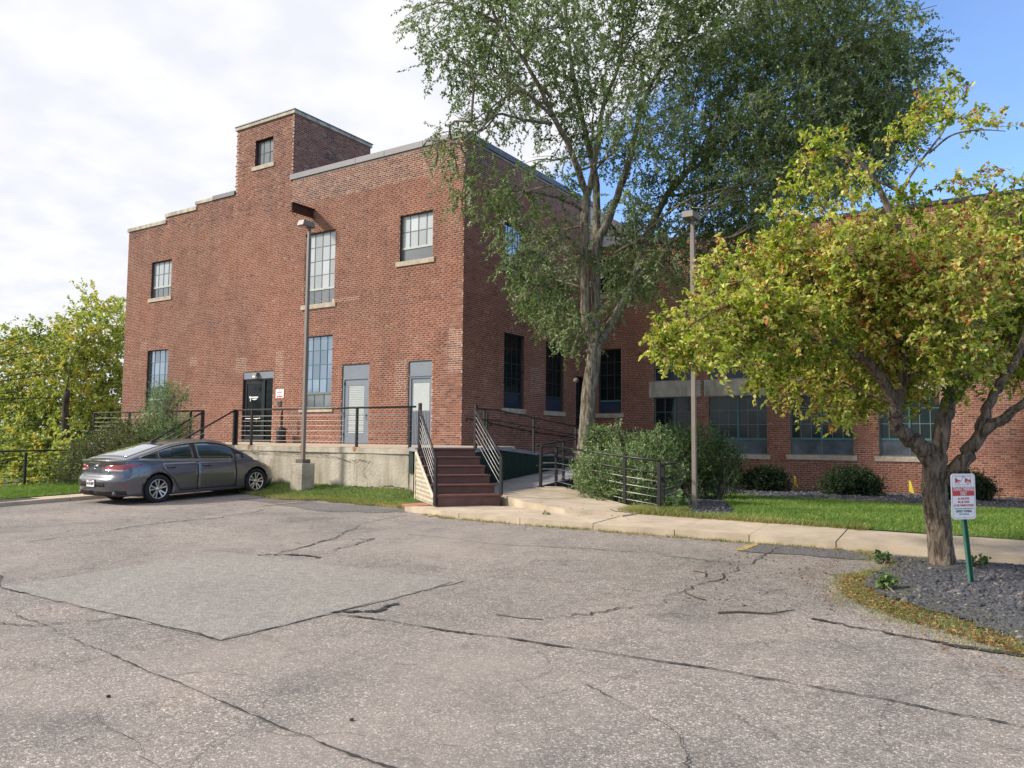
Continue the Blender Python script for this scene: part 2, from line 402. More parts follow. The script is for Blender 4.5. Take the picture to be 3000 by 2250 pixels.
# ------------------------------------------------------------------ ground
def asphalt_mat(name, base, dark, grain=70, contrast=1.0, patches=True):
    m, nd, lk, b = new_mat(name)
    b.inputs['Roughness'].default_value = .9; b.inputs['Specular IOR Level'].default_value = .25
    co = objco(nd, lk)
    vo = nd.new('ShaderNodeTexVoronoi'); vo.inputs['Scale'].default_value = grain; lk.new(co, vo.inputs['Vector'])
    ve = nd.new('ShaderNodeTexVoronoi'); ve.feature = 'DISTANCE_TO_EDGE'; ve.inputs['Scale'].default_value = grain; lk.new(co, ve.inputs['Vector'])
    sc = nd.new('ShaderNodeSeparateColor'); lk.new(vo.outputs['Color'], sc.inputs[0])
    lo = tuple(c * (1 - .50 * contrast) for c in base); hi = tuple(min(.8, c * (1 + .62 * contrast)) for c in base)
    r = ramp(nd, [(0, lo), (.35, tuple(c * .86 for c in base)), (.75, base), (.93, hi), (1, tuple(min(.8, c * (1 + 1.1 * contrast)) for c in base))]); lk.new(sc.outputs[0], r.inputs[0])
    em = nd.new('ShaderNodeMapRange'); em.inputs[1].default_value = .0; em.inputs[2].default_value = .16; em.inputs[3].default_value = 1 - .62 * contrast; em.inputs[4].default_value = 1.0
    lk.new(ve.outputs['Distance'], em.inputs[0])
    m1 = nd.new('ShaderNodeMix'); m1.data_type = 'RGBA'; m1.blend_type = 'MULTIPLY'; m1.inputs[0].default_value = 1
    lk.new(r.outputs[0], m1.inputs[6]); lk.new(em.outputs[0], m1.inputs[7])
    # medium mottling and large worn areas
    nz = nd.new('ShaderNodeTexNoise'); nz.inputs['Scale'].default_value = 9; nz.inputs['Detail'].default_value = 8; nz.inputs['Roughness'].default_value = .7; lk.new(co, nz.inputs['Vector'])
    r2 = ramp(nd, [(.30, (.70, .70, .70)), (.5, (1, 1, 1)), (.70, (1.22, 1.21, 1.19))]); lk.new(nz.outputs[0], r2.inputs[0])
    m2 = nd.new('ShaderNodeMix'); m2.data_type = 'RGBA'; m2.blend_type = 'MULTIPLY'; m2.inputs[0].default_value = .8
    lk.new(m1.outputs[2], m2.inputs[6]); lk.new(r2.outputs[0], m2.inputs[7])
    nl = nd.new('ShaderNodeTexNoise'); nl.inputs['Scale'].default_value = .55; nl.inputs['Detail'].default_value = 7; nl.inputs['Roughness'].default_value = .62; nl.inputs['Distortion'].default_value = .6; lk.new(co, nl.inputs['Vector'])
    r3 = ramp(nd, [(.30, dark), (.46, (.93, .93, .93)), (.60, (1.07, 1.05, 1.04)), (.72, (1.18, 1.13, 1.07))] if patches else [(.3, (.93, .93, .93)), (.7, (1.07, 1.07, 1.07))]); lk.new(nl.outputs[0], r3.inputs[0])
    m3 = nd.new('ShaderNodeMix'); m3.data_type = 'RGBA'; m3.blend_type = 'MULTIPLY'; m3.inputs[0].default_value = 1
    lk.new(m2.outputs[2], m3.inputs[6]); lk.new(r3.outputs[0], m3.inputs[7])
    # dusty worn areas hide the grain, small dark stains mark it
    if patches:
        du = nd.new('ShaderNodeTexNoise'); du.inputs['Scale'].default_value = .33; du.inputs['Detail'].default_value = 8; du.inputs['Roughness'].default_value = .68
        cs = objco(nd, lk, (1, .55, 1)); lk.new(cs, du.inputs['Vector'])
        df = nd.new('ShaderNodeMapRange'); df.inputs[1].default_value = .50; df.inputs[2].default_value = .66; df.inputs[4].default_value = .62; lk.new(du.outputs[0], df.inputs[0])
        dm = nd.new('ShaderNodeMix'); dm.data_type = 'RGBA'; lk.new(df.outputs[0], dm.inputs[0]); lk.new(m3.outputs[2], dm.inputs[6]); dm.inputs[7].default_value = (base[0] * 1.04, base[1] * 1.0, base[2] * .97, 1)
        sn = nd.new('ShaderNodeTexNoise'); sn.inputs['Scale'].default_value = 1.35; sn.inputs['Detail'].default_value = 9; sn.inputs['Roughness'].default_value = .74; sn.inputs['Distortion'].default_value = .4; lk.new(co, sn.inputs['Vector'])
        rs = ramp(nd, [(.26, (.50, .49, .50)), (.40, (.92, .92, .92)), (.5, (1, 1, 1))]); lk.new(sn.outputs[0], rs.inputs[0])
        m3 = nd.new('ShaderNodeMix'); m3.data_type = 'RGBA'; m3.blend_type = 'MULTIPLY'; m3.inputs[0].default_value = 1; lk.new(dm.outputs[2], m3.inputs[6]); lk.new(rs.outputs[0], m3.inputs[7])
    # hairline alligator cracks
    vc = nd.new('ShaderNodeTexVoronoi'); vc.feature = 'DISTANCE_TO_EDGE'; vc.inputs['Scale'].default_value = .75
    wn_ = nd.new('ShaderNodeTexNoise'); wn_.inputs['Scale'].default_value = 2.5; wn_.inputs['Detail'].default_value = 4; lk.new(co, wn_.inputs['Vector'])
    va = nd.new('ShaderNodeVectorMath'); va.operation = 'MULTIPLY_ADD'; va.inputs[1].default_value = (.5, .5, 0); lk.new(wn_.outputs['Color'], va.inputs[0]); lk.new(co, va.inputs[2])
    lk.new(va.outputs[0], vc.inputs['Vector'])
    cm = nd.new('ShaderNodeMapRange'); cm.inputs[1].default_value = .0; cm.inputs[2].default_value = .010; cm.inputs[3].default_value = .62; cm.inputs[4].default_value = 1
    lk.new(vc.outputs['Distance'], cm.inputs[0])
    gate = nd.new('ShaderNodeMapRange'); gate.inputs[1].default_value = .5; gate.inputs[2].default_value = .58; gate.inputs[3].default_value = 1.; gate.inputs[4].default_value = 0.
    lk.new(wn_.outputs[0], gate.inputs[0])
    cx = MA(nd, lk, 'MAXIMUM', cm.outputs[0], gate.outputs[0])
    m4 = nd.new('ShaderNodeMix'); m4.data_type = 'RGBA'; m4.blend_type = 'MULTIPLY'; m4.inputs[0].default_value = 1 if patches else 0
    lk.new(m3.outputs[2], m4.inputs[6]); lk.new(cx, m4.inputs[7])
    lk.new(m4.outputs[2], b.inputs['Base Color'])
    bp = nd.new('ShaderNodeBump'); bp.inputs['Strength'].default_value = .55 * contrast; bp.inputs['Distance'].default_value = .008
    lk.new(ve.outputs['Distance'], bp.inputs['Height']); lk.new(bp.outputs[0], b.inputs['Normal'])
    return m
M_ASPH = asphalt_mat('worn_asphalt', (.325, .290, .264), (.66, .66, .68), 82, .82)
M_ASPH2 = asphalt_mat('newer_asphalt_patch', (.315, .290, .265), (.9, .9, .9), 100, .62, patches=False)
M_ASPHD = asphalt_mat('sealed_asphalt', (.17, .165, .17), (.8, .8, .8), 90, .8, patches=True)
M_CRACK = simple('crack_tar', (.035, .033, .033), .9, var=.4, scale=20)
M_YELLOW = simple('worn_yellow_paint', (.42, .29, .09), .8, var=.4, scale=14)
M_SOILG = simple('lawn_soil', (.07, .12, .022), .95, var=.45, scale=3.5, bump=.5, bscale=90, col2=(.11, .19, .03))
M_DRYG = simple('dry_verge', (.16, .135, .095), .95, var=.45, scale=14, bump=.6, bscale=60, col2=(.13, .14, .06))
M_GRAVB = simple('gravel_bed', (.085, .085, .092), .95, var=.6, scale=40, bump=.9, bscale=70)
M_FARG = simple('far_ground', (.05, .075, .025), .95, var=.4, scale=.4)
xs = frange(-23, 14, .5); ys = frange(-14, 30, .5)
g = bpy.data.objects.new('parking_lot', sheet('parking_lot', xs, ys, 0, M_ASPH)); COL.objects.link(g); struct(g)
fx = [-400, -200, -100, -60, -40] + frange(-34, -23, 1.0)
fy = [-400, -200, -100, -50, -25] + frange(-14, 30, 2.0) + [45, 80, 140, 250, 400]
gl = bpy.data.objects.new('ground', sheet('ground', fx, fy, -.02, M_FARG)); COL.objects.link(gl); struct(gl)
mbg = MB()
for (a, b, c, d) in ((-23, 400, -400, -14), (14, 400, -14, 30), (-23, 400, 30, 400)):
    zz = min(T(0, min(max(c, -14), 30)), T(0, min(d, 30))) - .03
    mbg.poly([(a, c, zz), (b, c, zz), (b, d, zz), (a, d, zz)])
gm = mbg.build('terrain', M_FARG); struct(gm)
def poly_sheet(name, ring, off, mat, step=.25, zf=None):
    X = [p[0] for p in ring]; Y = [p[1] for p in ring]
    return sheet_poly(name, ring, off, mat, zf)
def sheet_poly(name, ring, off, mat, zf=None):
    """flat fan of a polygon, draped by bisecting it on the terrain's kinks"""
    import bmesh
    bm = bmesh.new(); vs = [bm.verts.new((x, y, 0)) for x, y in ring]; bm.faces.new(vs)
    x0, x1 = min(p[0] for p in ring), max(p[0] for p in ring); y0, y1 = min(p[1] for p in ring), max(p[1] for p in ring)
    st_ = .35 if zf else .8
    for x in frange(x0, x1, st_)[1:-1]:
        bmesh.ops.bisect_plane(bm, geom=bm.verts[:] + bm.edges[:] + bm.faces[:], plane_co=(x, 0, 0), plane_no=(1, 0, 0))
    for y in frange(y0, y1, st_)[1:-1] + ([7, 13.5] if y0 < 13.5 < y1 or y0 < 7 < y1 else []):
        bmesh.ops.bisect_plane(bm, geom=bm.verts[:] + bm.edges[:] + bm.faces[:], plane_co=(0, y, 0), plane_no=(0, 1, 0))
    for v in bm.verts: v.co.z = (zf(v.co.x, v.co.y) if zf else T(v.co.x, v.co.y)) + off
    bm.normal_update()
    for f in bm.faces:
        if f.normal.z < 0: f.normal_flip()
    me = bpy.data.meshes.new(name); bm.to_mesh(me); bm.free(); me.materials.append(mat)
    return me
def ground_obj(name, me, label=None, kind='structure'):
    o = bpy.data.objects.new(name, me); COL.objects.link(o); o['kind'] = kind
    if label: o['label'] = label
    return o
def rough_ring(ring, n=5, amp=.05, seed=1):
    r = random.Random(seed); out = []
    for i in range(len(ring)):
        a = ring[i]; b = ring[(i + 1) % len(ring)]
        for k in range(n):
            t = k / n; out.append((a[0] + (b[0] - a[0]) * t + (r.uniform(-amp, amp) if k else 0), a[1] + (b[1] - a[1]) * t + (r.uniform(-amp, amp) if k else 0)))
    return out
ground_obj('asphalt_patch', sheet_poly('asphalt_patch', rough_ring([(-8.95, 4.02), (-5.27, 3.97), (-5.22, 7.12), (-9.2, 6.95)], 26, .028, 3), .006, M_ASPH2))
ground_obj('sealed_asphalt', sheet_poly('sealed_asphalt', rough_ring([(-3.25, 10.75), (-1.6, 10.9), (-1.5, 11.55), (-3.15, 11.56)], 8, .07, 4), .008, M_ASPHD))
ground_obj('sealed_asphalt', sheet_poly('sealed_asphalt', rough_ring([(-15.3, 11.9), (-11.6, 11.2), (-10.2, 11.9), (-10.6, 12.35), (-12.6, 12.45), (-15.2, 12.5)], 8, .12, 5), .005, asphalt_mat('half_sealed_asphalt', (.20, .19, .19), (.8, .8, .8), 70, .9, patches=True)))
def ribbon(name, pts, w, off, mat, amp=.03, seg=14, seed=0, wj=.5, zf=None):
    r = random.Random(seed); P = []
    for i in range(len(pts) - 1):
        a, b = pts[i], pts[i + 1]
        for k in range(seg):
            t = k / seg; P.append((a[0] + (b[0] - a[0]) * t, a[1] + (b[1] - a[1]) * t))
    P.append(pts[-1])
    ox = oy = 0.; Q = []
    for x, y in P:
        ox = ox * .8 + r.uniform(-amp, amp) * .8; oy = oy * .8 + r.uniform(-amp, amp) * .8; Q.append((x + ox, y + oy))
    P = Q; V = []; F = []; wk = 1.
    for i, (x, y) in enumerate(P):
        wk = min(1.6, max(.45, wk + r.uniform(-.45, .45)))
        a = P[max(0, i - 1)]; b = P[min(len(P) - 1, i + 1)]
        dx, dy = b[0] - a[0], b[1] - a[1]; l = math.hypot(dx, dy) or 1
        ww = w * (wk if wj > .3 else 1) * (1 + r.uniform(-wj, wj)) * (0.25 if i in (0, len(P) - 1) else 1) / 2
        for s in (-1, 1):
            X = x - dy / l * ww * s; Y = y + dx / l * ww * s
            V.append((X, Y, (zf or T)(X, Y) + off))
        if i: F.append((2 * i - 2, 2 * i - 1, 2 * i + 1, 2 * i))
    return npmesh(name, V, F, mat)
CRACKS = [([(-5.2, 5.12), (-4.6, 5.2), (-4.07, 5.21), (-3.45, 5.31), (-1.96, 5.42), (-.76, 5.41), (0, 5.34), (1.5, 5.3)], .022, .006),
          ([(-5.6, 3.27), (-4.62, 3.15), (-3.47, 3.0), (-2.6, 2.94), (-1.6, 2.9)], .010, .006), ([(-7.8, 3.55), (-6.9, 3.42), (-5.6, 3.27)], .01, .012),
          ([(-8.44, 7.23), (-8.83, 8.44), (-9.83, 10.5), (-9.9, 11.7)], .022, .03), ([(-8.83, 8.44), (-8.3, 9.0), (-8.0, 7.9)], .018, .04),
          ([(-3.6, 6.0), (-3.0, 7.06), (-2.81, 8.7), (-2.87, 11.2)], .014, .05), ([(-5.27, 7.12), (-5.25, 5.9), (-5.27, 3.97)], .008, .010), ([(-8.95, 4.02), (-7.2, 3.99), (-5.27, 3.97)], .013, .014),
          ([(-8.95, 4.0), (-9.6, 4.3), (-10.6, 4.5)], .02, .01), ([(-6.6, 3.95), (-6.9, 3.4), (-7.9, 3.0)], .014, .02), ([(-12.4, 5.9), (-12.9, 8.3), (-12.6, 9.6), (-13.2, 11)], .02, .05),
          ([(-1.6, 7.4), (-.8, 7.2), (.4, 7.0)], .05, .02), ([(-8.2, 9.6), (-6.2, 9.5), (-4.4, 9.9), (-3.0, 9.6)], .012, .05), ([(-4.6, 2.6), (-3.2, 2.2), (-2.2, 2.3)], .006, .02), ([(-2.4, 4.6), (-1.6, 4.2), (-1.3, 3.6)], .006, .02)]
for k, (pts, w, amp) in enumerate(CRACKS):
    ground_obj('asphalt_crack', ribbon('asphalt_crack', pts, w * .92, .010, M_CRACK, amp * 1.2 + .004, 26, k))
ground_obj('pothole_edge', ribbon('pothole_edge', [(-8.6, 7.0), (-8.1, 7.32), (-7.7, 7.35)], .045, .009, M_CRACK, .03, 24, 77, .8))
ground_obj('broken_asphalt', ribbon('broken_asphalt', [(-5.3, 5.15), (-5.0, 5.45), (-5.05, 5.8)], .04, .009, M_CRACK, .03, 22, 78, .8))
for k, (a, b, w) in enumerate((((-9.52, 12.45), (-9.4, 11.61), .1), ((-3.24, 10.75), (-3.19, 11.5), .10), ((-13.6, 12.35), (-13.7, 11.2), .09))):
    ground_obj('yellow_parking_line', ribbon('yellow_parking_line', [a, b], w, .012, M_YELLOW, .006, 12, 40 + k, .25))
# sidewalk: every slab its own piece
def slab_mesh(name, ring, top, th, mat, zf=T):
    mb = MB(); mb.prism(ring, lambda x, y: zf(x, y) + top - th, lambda x, y: zf(x, y) + top); return mb.mesh(name, mat)
sw = bpy.data.objects.new('sidewalk', slab_mesh('sidewalk', [(-9.6, 12.2), (-8.6, 11.85), (8, 11.75), (8, 12.95), (-9.0, 13.1)], .04, .1, M_DIRT)); COL.objects.link(sw); struct(sw)
# slab outlines (front edge y slightly wandering, as the walk does)
joints = [-10.2, -8.85, -7.45, -6.0, -4.6, -3.45, -2.24, -.9, .5, 1.9, 3.3, 4.7, 6.1, 7.5]
def fy0(x): return 11.62 + .10 * smooth(-7, -9.5, x) + (.02 * math.sin(x * 1.3))
def fy1(x): return 13.12 + .25 * smooth(-2, -6, x)
for i in range(len(joints) - 1):
    a, b = joints[i] + .007, joints[i + 1] - .007
    s_ = .0
    ring = [(a + .10, fy0(a)), (b + .10, fy0(b)), (b, fy1(b)), (a, fy1(a))]
    if i == 0: ring = [(-10.35, 12.05), (b + .1, fy0(b)), (b, 13.1), (-9.9, 12.5)]
    if i == 1: ring = [(a + .1, fy0(a)), (b + .1, fy0(b)), (b, fy1(b)), (-8.5, 13.2), (-8.86, 13.05)]
    o = bpy.data.objects.new('slab', slab_mesh('slab', ring, .10 + .004 * (i % 3), .12, M_SIDEW)); COL.objects.link(o); adopt(o, sw)
# apron slab from the ramp foot down to the walk
ramp_apron = MB()
AR = [(-9.22, 13.72), (-8.15, 13.0), (-7.0, 12.62), (-5.9, 12.75), (-5.75, 13.9), (-6.5, 14.3), (-9.3, 16.7), (-9.75, 16.6)]
def apron_z(x, y):
    t = min(1, max(0, ((x + 9.2) * .93 - (y - 14) * .12) / 3.2)); return .43 * (1 - t) + (T(x, 13) + .125) * t
ramp_apron.prism(AR, 0.0, apron_z)
ap = ramp_apron.build('ramp_apron', M_SIDEW); struct(ap)
# lawns, verges, gravel beds
LAWN = [(-5.6, 13.35), (-1.0, 13.15), (8, 13.1), (8, 21.3), (-1.8, 21.2), (-3.8, 21.6), (-5.7, 21.5), (-6.9, 22.2), (-7.4, 20.5), (-6.0, 18.9), (-4.9, 15.9), (-4.45, 14.6), (-4.9, 13.9)]
ground_obj('lawn', sheet_poly('lawn', rough_ring(LAWN, 5, .05, 8), .11, M_SOILG))
ground_obj('gravel_bed', sheet_poly('gravel_bed', [(-9.8, 16.9), (-6.3, 14.0), (-5.4, 13.5), (-3.9, 14.2), (-4.6, 16.5), (-6.0, 19.5), (-6.0, 21), (8, 20.9), (8, 27.7), (-9.7, 27.7)], .095, M_GRAVB))
ground_obj('grass_verge', sheet_poly('grass_verge', rough_ring([(-18.2, 13.3), (-16.2, 13.05), (-15.5, 12.8), (-14.3, 12.5), (-13.6, 12.8), (-12.05, 12.62), (-10.8, 12.55), (-10.2, 12.3), (-9.9, 12.6), (-11.4, 13.7), (-12.25, 14.42), (-18.6, 14.42)], 5, .05, 9), .02, M_DRYG, zf=lambda x, y: T(x, y) + .10 * smooth(12.6, 14.3, y)))
ISL = [(-1.95, 11.45), (-1.35, 10.6), (-1.62, 9.9), (-1.72, 9.3), (-1.5, 8.5), (-1.15, 8.0), (-.75, 7.65), (-.3, 7.3), (0.1, 6.9), (.5, 6.2), (1.2, 5.4), (4, 5), (5, 8), (5, 11.5), (1, 11.5)]
def edge_dist(x, y, P):
    d = 9.
    for i in range(len(P)):
        (x1, y1), (x2, y2) = P[i], P[(i + 1) % len(P)]; l2 = (x2 - x1) ** 2 + (y2 - y1) ** 2
        t = max(0, min(1, ((x - x1) * (x2 - x1) + (y - y1) * (y2 - y1)) / l2)); d = min(d, math.hypot(x - x1 - t * (x2 - x1), y - y1 - t * (y2 - y1)))
    return d
def isl_z(x, y): return T(x, y) + (.004 + .13 * smooth(.25, 1.5, edge_dist(x, y, ISL)) if in_poly(x, y, ISL) else 0.)
ground_obj('tree_island_verge', sheet_poly('tree_island_verge', rough_ring([(x + (.07 if x < 2 else 0), y + (.07 if y < 9 else 0)) for x, y in ISL], 7, .10, 10), .002, M_DRYG, zf=isl_z))
GRV = [(-1.45, 11.25), (-1.25, 10.7), (-1.42, 9.9), (-1.42, 9.3), (-1.2, 8.7), (-.85, 8.35), (-.45, 8.0), (-.05, 7.5), (.4, 6.8), (1.2, 6.0), (4, 6), (5, 8), (5, 11.3), (1, 11.45)]
ground_obj('island_gravel_bed', sheet_poly('island_gravel_bed', rough_ring(GRV, 5, .06, 11), .024, M_GRAVB, zf=isl_z))
# left kerb strip and lawn
lk_ = bpy.data.objects.new('kerb_walk', slab_mesh('kerb_walk', [(-19.2, -3), (-18.47, -3), (-18.50, 11.0), (-18.8, 13.2), (-19.25, 13.2)], .03, .1, M_DIRT)); COL.objects.link(lk_); struct(lk_)
for i in range(9):
    y0 = -1.5 + i * 1.6
    o = bpy.data.objects.new('slab', slab_mesh('slab', [(-19.22, y0 + .008), (-18.47, y0 + .008), (-18.48, y0 + 1.592), (-19.22, y0 + 1.592)], .085, .09, M_SIDEW)); COL.objects.link(o); adopt(o, lk_)
ground_obj('left_lawn', sheet_poly('left_lawn', [(-22.95, -3), (-19.23, -3), (-19.26, 13.2), (-19.26, 14.3), (-22.95, 14.3)], .10, M_SOILG))
# ------------------------------------------------------------------ brick buildings
YA, XB, YC = 19.12, -14.22, 27.70
def FA(u, d, z): return (u, YA - d, z)
def FB(u, d, z): return (XB + d, u, z)
def FC(u, d, z): return (u, YC - d, z)
def FTB(u, d, z): return (-22.11 + d, u, z)
def fbox(mb, F, u0, u1, d0, d1, z0, z1, mat=None):
    return mb.hexa([F(u0, d0, z0), F(u1, d0, z0), F(u1, d1, z0), F(u0, d1, z0), F(u0, d0, z1), F(u1, d0, z1), F(u1, d1, z1), F(u0, d1, z1)], mat)
RH, ST, HD, JT = .0677, .203, .0965, .010
def brick_rows(u0, u1, z0, top, ops, rng, soldier=None, flem=False):
    """list of (u, z, length, height) for every brick on a wall face"""
    out = []; nrow = int((max(top(u) for u in np.linspace(u0 + .02, u1 - .02, 60)) - z0) / RH)
    for r in range(nrow):
        z = z0 + r * RH; zc = z + RH / 2
        header = (r % 6 == 3); u = u0 - (0 if r % 2 else .1065) - (.05 if header else 0); k = 0
        spans = [(o[0], o[1]) for o in ops if o[2] < zc < o[3]]
        while u < u1:
            L = (HD if k % 2 else ST) if header else ST
            a, b = u, u + L; u = b + JT; k += 1
            a = max(a, u0); b = min(b, u1)
            if b - a < .03: continue
            if top((a + b) / 2) < z + RH - .012: continue
            segs = [(a, b)]
            for s0, s1 in spans:
                ns = []
                for p, q in segs:
                    if q <= s0 or p >= s1: ns.append((p, q)); continue
                    if p < s0 - .03: ns.append((p, s0 - .004))
                    if q > s1 + .03: ns.append((s1 + .004, q))
                segs = ns
            for p, q in segs:
                if q - p > .03: out.append((p, z, q - p, RH - JT))
    return out
def brick_geo(F, rows, rng):
    n = len(rows); R = np.array(rows, float)
    d = .0035 + rng.uniform(-.0015, .002, n)
    ins = .003
    u0, z0, L, H = R.T; u1 = u0 + L; z1 = z0 + H
    C = np.empty((n, 8, 3))
    P = [(u0, -.002, z0), (u1, -.002, z0), (u1, -.002, z1), (u0, -.002, z1), (u0 + ins, d, z0 + ins), (u1 - ins, d, z0 + ins), (u1 - ins, d, z1 - ins), (u0 + ins, d, z1 - ins)]
    for k, (a, b, c) in enumerate(P):
        x, y, z = F(a, b + np.zeros(n), c)
        C[:, k, 0] = x; C[:, k, 1] = y; C[:, k, 2] = z
    base = (np.arange(n) * 8)[:, None]
    q = np.array([[4, 5, 6, 7], [0, 1, 5, 4], [1, 2, 6, 5], [2, 3, 7, 6], [3, 0, 4, 7]])
    Fc = (base[:, None, :] + q[None]).reshape(-1, 4)
    return C.reshape(-1, 3), Fc
def tones(rows, rng, pale=None):
    n = len(rows); t = np.clip(rng.normal(.55, .17, n), 0, 1)
    R = np.array(rows); hd = (R[:, 2] < .11) & (rng.uniform(size=n) < .7)
    t[hd] = np.clip(t[hd] - .30, 0, 1); hi = R[:, 1] > 10.03; t[hi] = np.clip(rng.normal(.42, .32, hi.sum()), 0, 1)
    # a sooty belt of courses, as on the old wall
    so_ = (R[:, 1] > 5.85) & (R[:, 1] < 6.15) & (rng.uniform(size=n) < .5) & (np.sin(R[:, 0] * 1.1) > .2); t[so_] *= .4
    return t
def wall_geo(mb, F, u0, u1, z0, top, ops, breaks=(), mat=None, d=0.0, reveal=.13, zs2=None):
    mat = mat or M_MORTAR; wmat_ = mat
    us = sorted({u0, u1, *[o[0] for o in ops], *[o[1] for o in ops], *breaks}); us = [u for u in us if u0 <= u <= u1]
    for a, b in zip(us[:-1], us[1:]):
        zt = top((a + b) / 2); zs = sorted({z0, zt, *([zs2[1]] if zs2 and a >= zs2[0] else []), *[o[2] for o in ops if o[0] < (a + b) / 2 < o[1]], *[o[3] for o in ops if o[0] < (a + b) / 2 < o[1]]})
        for c, e in zip(zs[:-1], zs[1:]):
            if any(o[0] < (a + b) / 2 < o[1] and o[2] < (c + e) / 2 < o[3] for o in ops): continue
            mb.poly([F(a, d, c), F(b, d, c), F(b, d, e), F(a, d, e)], M_MORTAR2 if zs2 and a >= zs2[0] and c >= zs2[1] - .01 else mat)
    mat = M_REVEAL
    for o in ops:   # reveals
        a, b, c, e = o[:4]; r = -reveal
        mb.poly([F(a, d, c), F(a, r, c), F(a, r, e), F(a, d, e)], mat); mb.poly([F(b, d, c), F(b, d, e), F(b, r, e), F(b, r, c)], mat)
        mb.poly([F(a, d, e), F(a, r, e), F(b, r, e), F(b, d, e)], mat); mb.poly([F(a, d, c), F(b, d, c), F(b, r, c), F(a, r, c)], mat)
pane_cache = {}
def unit_pane(mat):
    if mat.name not in pane_cache:
        pane_cache[mat.name] = MB().box(0, 1, -.004, .004, 0, 1).mesh('pane', mat)
    return pane_cache[mat.name]
def window(parent, F, op, cols, vrows, vent, fmat, gl, gl2, rec=.10, sill=True, ventcols=None, mull=None, sashmat=None):
    """steel sash window: op=(u0,u1,z0,z1); vent = height of the lower band"""
    u0, u1, z0, z1 = op; sashmat = sashmat or fmat
    fb = MB(); w = .035
    d0, d1 = -rec - .02, -rec + .02
    fbox(fb, F, u0, u0 + w, d0, d1, z0, z1, fmat); fbox(fb, F, u1 - w, u1, d0, d1, z0, z1, fmat)
    fbox(fb, F, u0 + w, u1 - w, d0, d1, z1 - w, z1, fmat); fbox(fb, F, u0 + w, u1 - w, d0, d1, z0, z0 + w, fmat)
    zv = z0 + vent
    if vent: fbox(fb, F, u0 + w, u1 - w, d0, d1 + .01, zv - .035, zv + .035, sashmat)
    mu = [u0 + w] + [u0 + (u1 - u0) * i / cols for i in range(1, cols)] + [u1 - w]
    for i, u in enumerate(mu[1:-1]):
        ww = .03 if (mull and i + 1 in mull) else .011
        fbox(fb, F, u - ww, u + ww, d0 + .005, d1 - .005 + (.02 if ww > .02 else 0), zv + (.035 if vent else w), z1 - w, sashmat if ww > .02 else fmat)
    zb = [zv + (.035 if vent else w)] + [zv + (z1 - zv) * i / vrows for i in range(1, vrows)] + [z1 - w]
    for z in zb[1:-1]: fbox(fb, F, u0 + w, u1 - w, d0 + .008, d1 - .008, z - .011, z + .011, fmat)
    vc = ventcols or 1
    vu = [u0 + w] + [u0 + (u1 - u0) * i / vc for i in range(1, vc)] + [u1 - w]
    if vent:
        for u in vu[1:-1]: fbox(fb, F, u - .012, u + .012, d0 + .005, d1 - .005, z0 + w, zv - .035, fmat)
    W = fb.build('window', None, parent)
    o0 = Vector(F(0, 0, 0)); ux = Vector(F(1, 0, 0)) - o0; dx = Vector(F(0, 1, 0)) - o0
    ang = math.atan2(ux.y, ux.x)
    def pane(a, b, c, e, m):
        p = Vector(F(a, -rec - .004, c)); o = bpy.data.objects.new('pane', unit_pane(m)); COL.objects.link(o)
        o.location = p; o.rotation_euler = (random.uniform(-.006, .006), 0, ang + random.uniform(-.006, .006)); o.scale = (b - a, 1, e - c); adopt(o, W)
    for i in range(cols):
        for j in range(vrows): pane(mu[i], mu[i + 1], zb[j], zb[j + 1], gl)
    if vent:
        for i in range(vc): pane(vu[i], vu[i + 1], z0 + w, zv - .035, gl2)
    if sill:
        s = MB(); fbox(s, F, u0 - .14, u1 + .10, -.06, .045, z0 - .165, z0 - .004, M_STONE)
        so = s.build('sill', None, parent, bevel=.008)
    # black block standing in for the darkness of the room behind the glass
    bk = MB(); fbox(bk, F, u0 + .002, u1 - .002, -.30, -.16, z0 + .002, z1 - .002, M_INK); bo = bk.build('dark_room_block', None, W)
    return W
# --- the tall block
bld = thing('brick_building', 'tall red brick factory block with stepped parapet, roof tower and loading dock doors', 'building', (-23, 19.5, 1.36))
def topA(u):
    if u < -29.9: return 10.52
    if u < -27.85: return 10.78
    if u < -25.38: return 11.0
    if u < -22.11: return 13.56
    return 11.03
LX = -32.62
opsA = [(-24.28, -23.24, 11.93, 12.96), (-30.80, -29.38, 7.40, 8.97), (-21.32, -19.82, 6.29, 8.88), (-16.84, -15.46, 7.35, 8.90), (-30.85, -29.38, 2.60, 5.18), (-21.28, -19.84, 2.62, 5.15),
        (-24.55, -22.86, 1.36, 4.02), (-19.34, -18.08, 1.36, 4.08), (-16.37, -15.41, 1.36, 4.06)]
opsB = [(21.45, 22.70, 7.34, 8.90), (21.45, 22.70, 2.60, 5.14), (24.20, 25.52, 2.60, 5.14), (26.50, 27.25, 1.98, 4.04)]
br = [-29.9, -27.85, -25.38, -22.11]
wm = MB()
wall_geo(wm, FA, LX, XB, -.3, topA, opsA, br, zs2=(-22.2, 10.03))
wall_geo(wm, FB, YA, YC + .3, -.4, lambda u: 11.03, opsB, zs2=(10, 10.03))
wm.poly([FTB(YA, 0, 11.03), FTB(YA + 4.05, 0, 11.03), FTB(YA + 4.05, 0, 13.56), FTB(YA, 0, 13.56)])
wm.poly([(-25.38, YA, 10.9), (-25.38, YA + 4.05, 10.9), (-25.38, YA + 4.05, 13.56), (-25.38, YA, 13.56)][::-1])
wm.poly([(-25.38, YA + 4.05, 10.9), (-22.11, YA + 4.05, 10.9), (-22.11, YA + 4.05, 13.56), (-25.38, YA + 4.05, 13.56)][::-1])
wm.poly([(LX, YA, -2), (LX, 40, -2), (LX, 40, 10.5), (LX, YA, 10.5)][::-1])
wm.poly([(LX, 40, -2), (XB, 40, -2), (XB, 40, 10.9), (LX, 40, 10.9)][::-1])
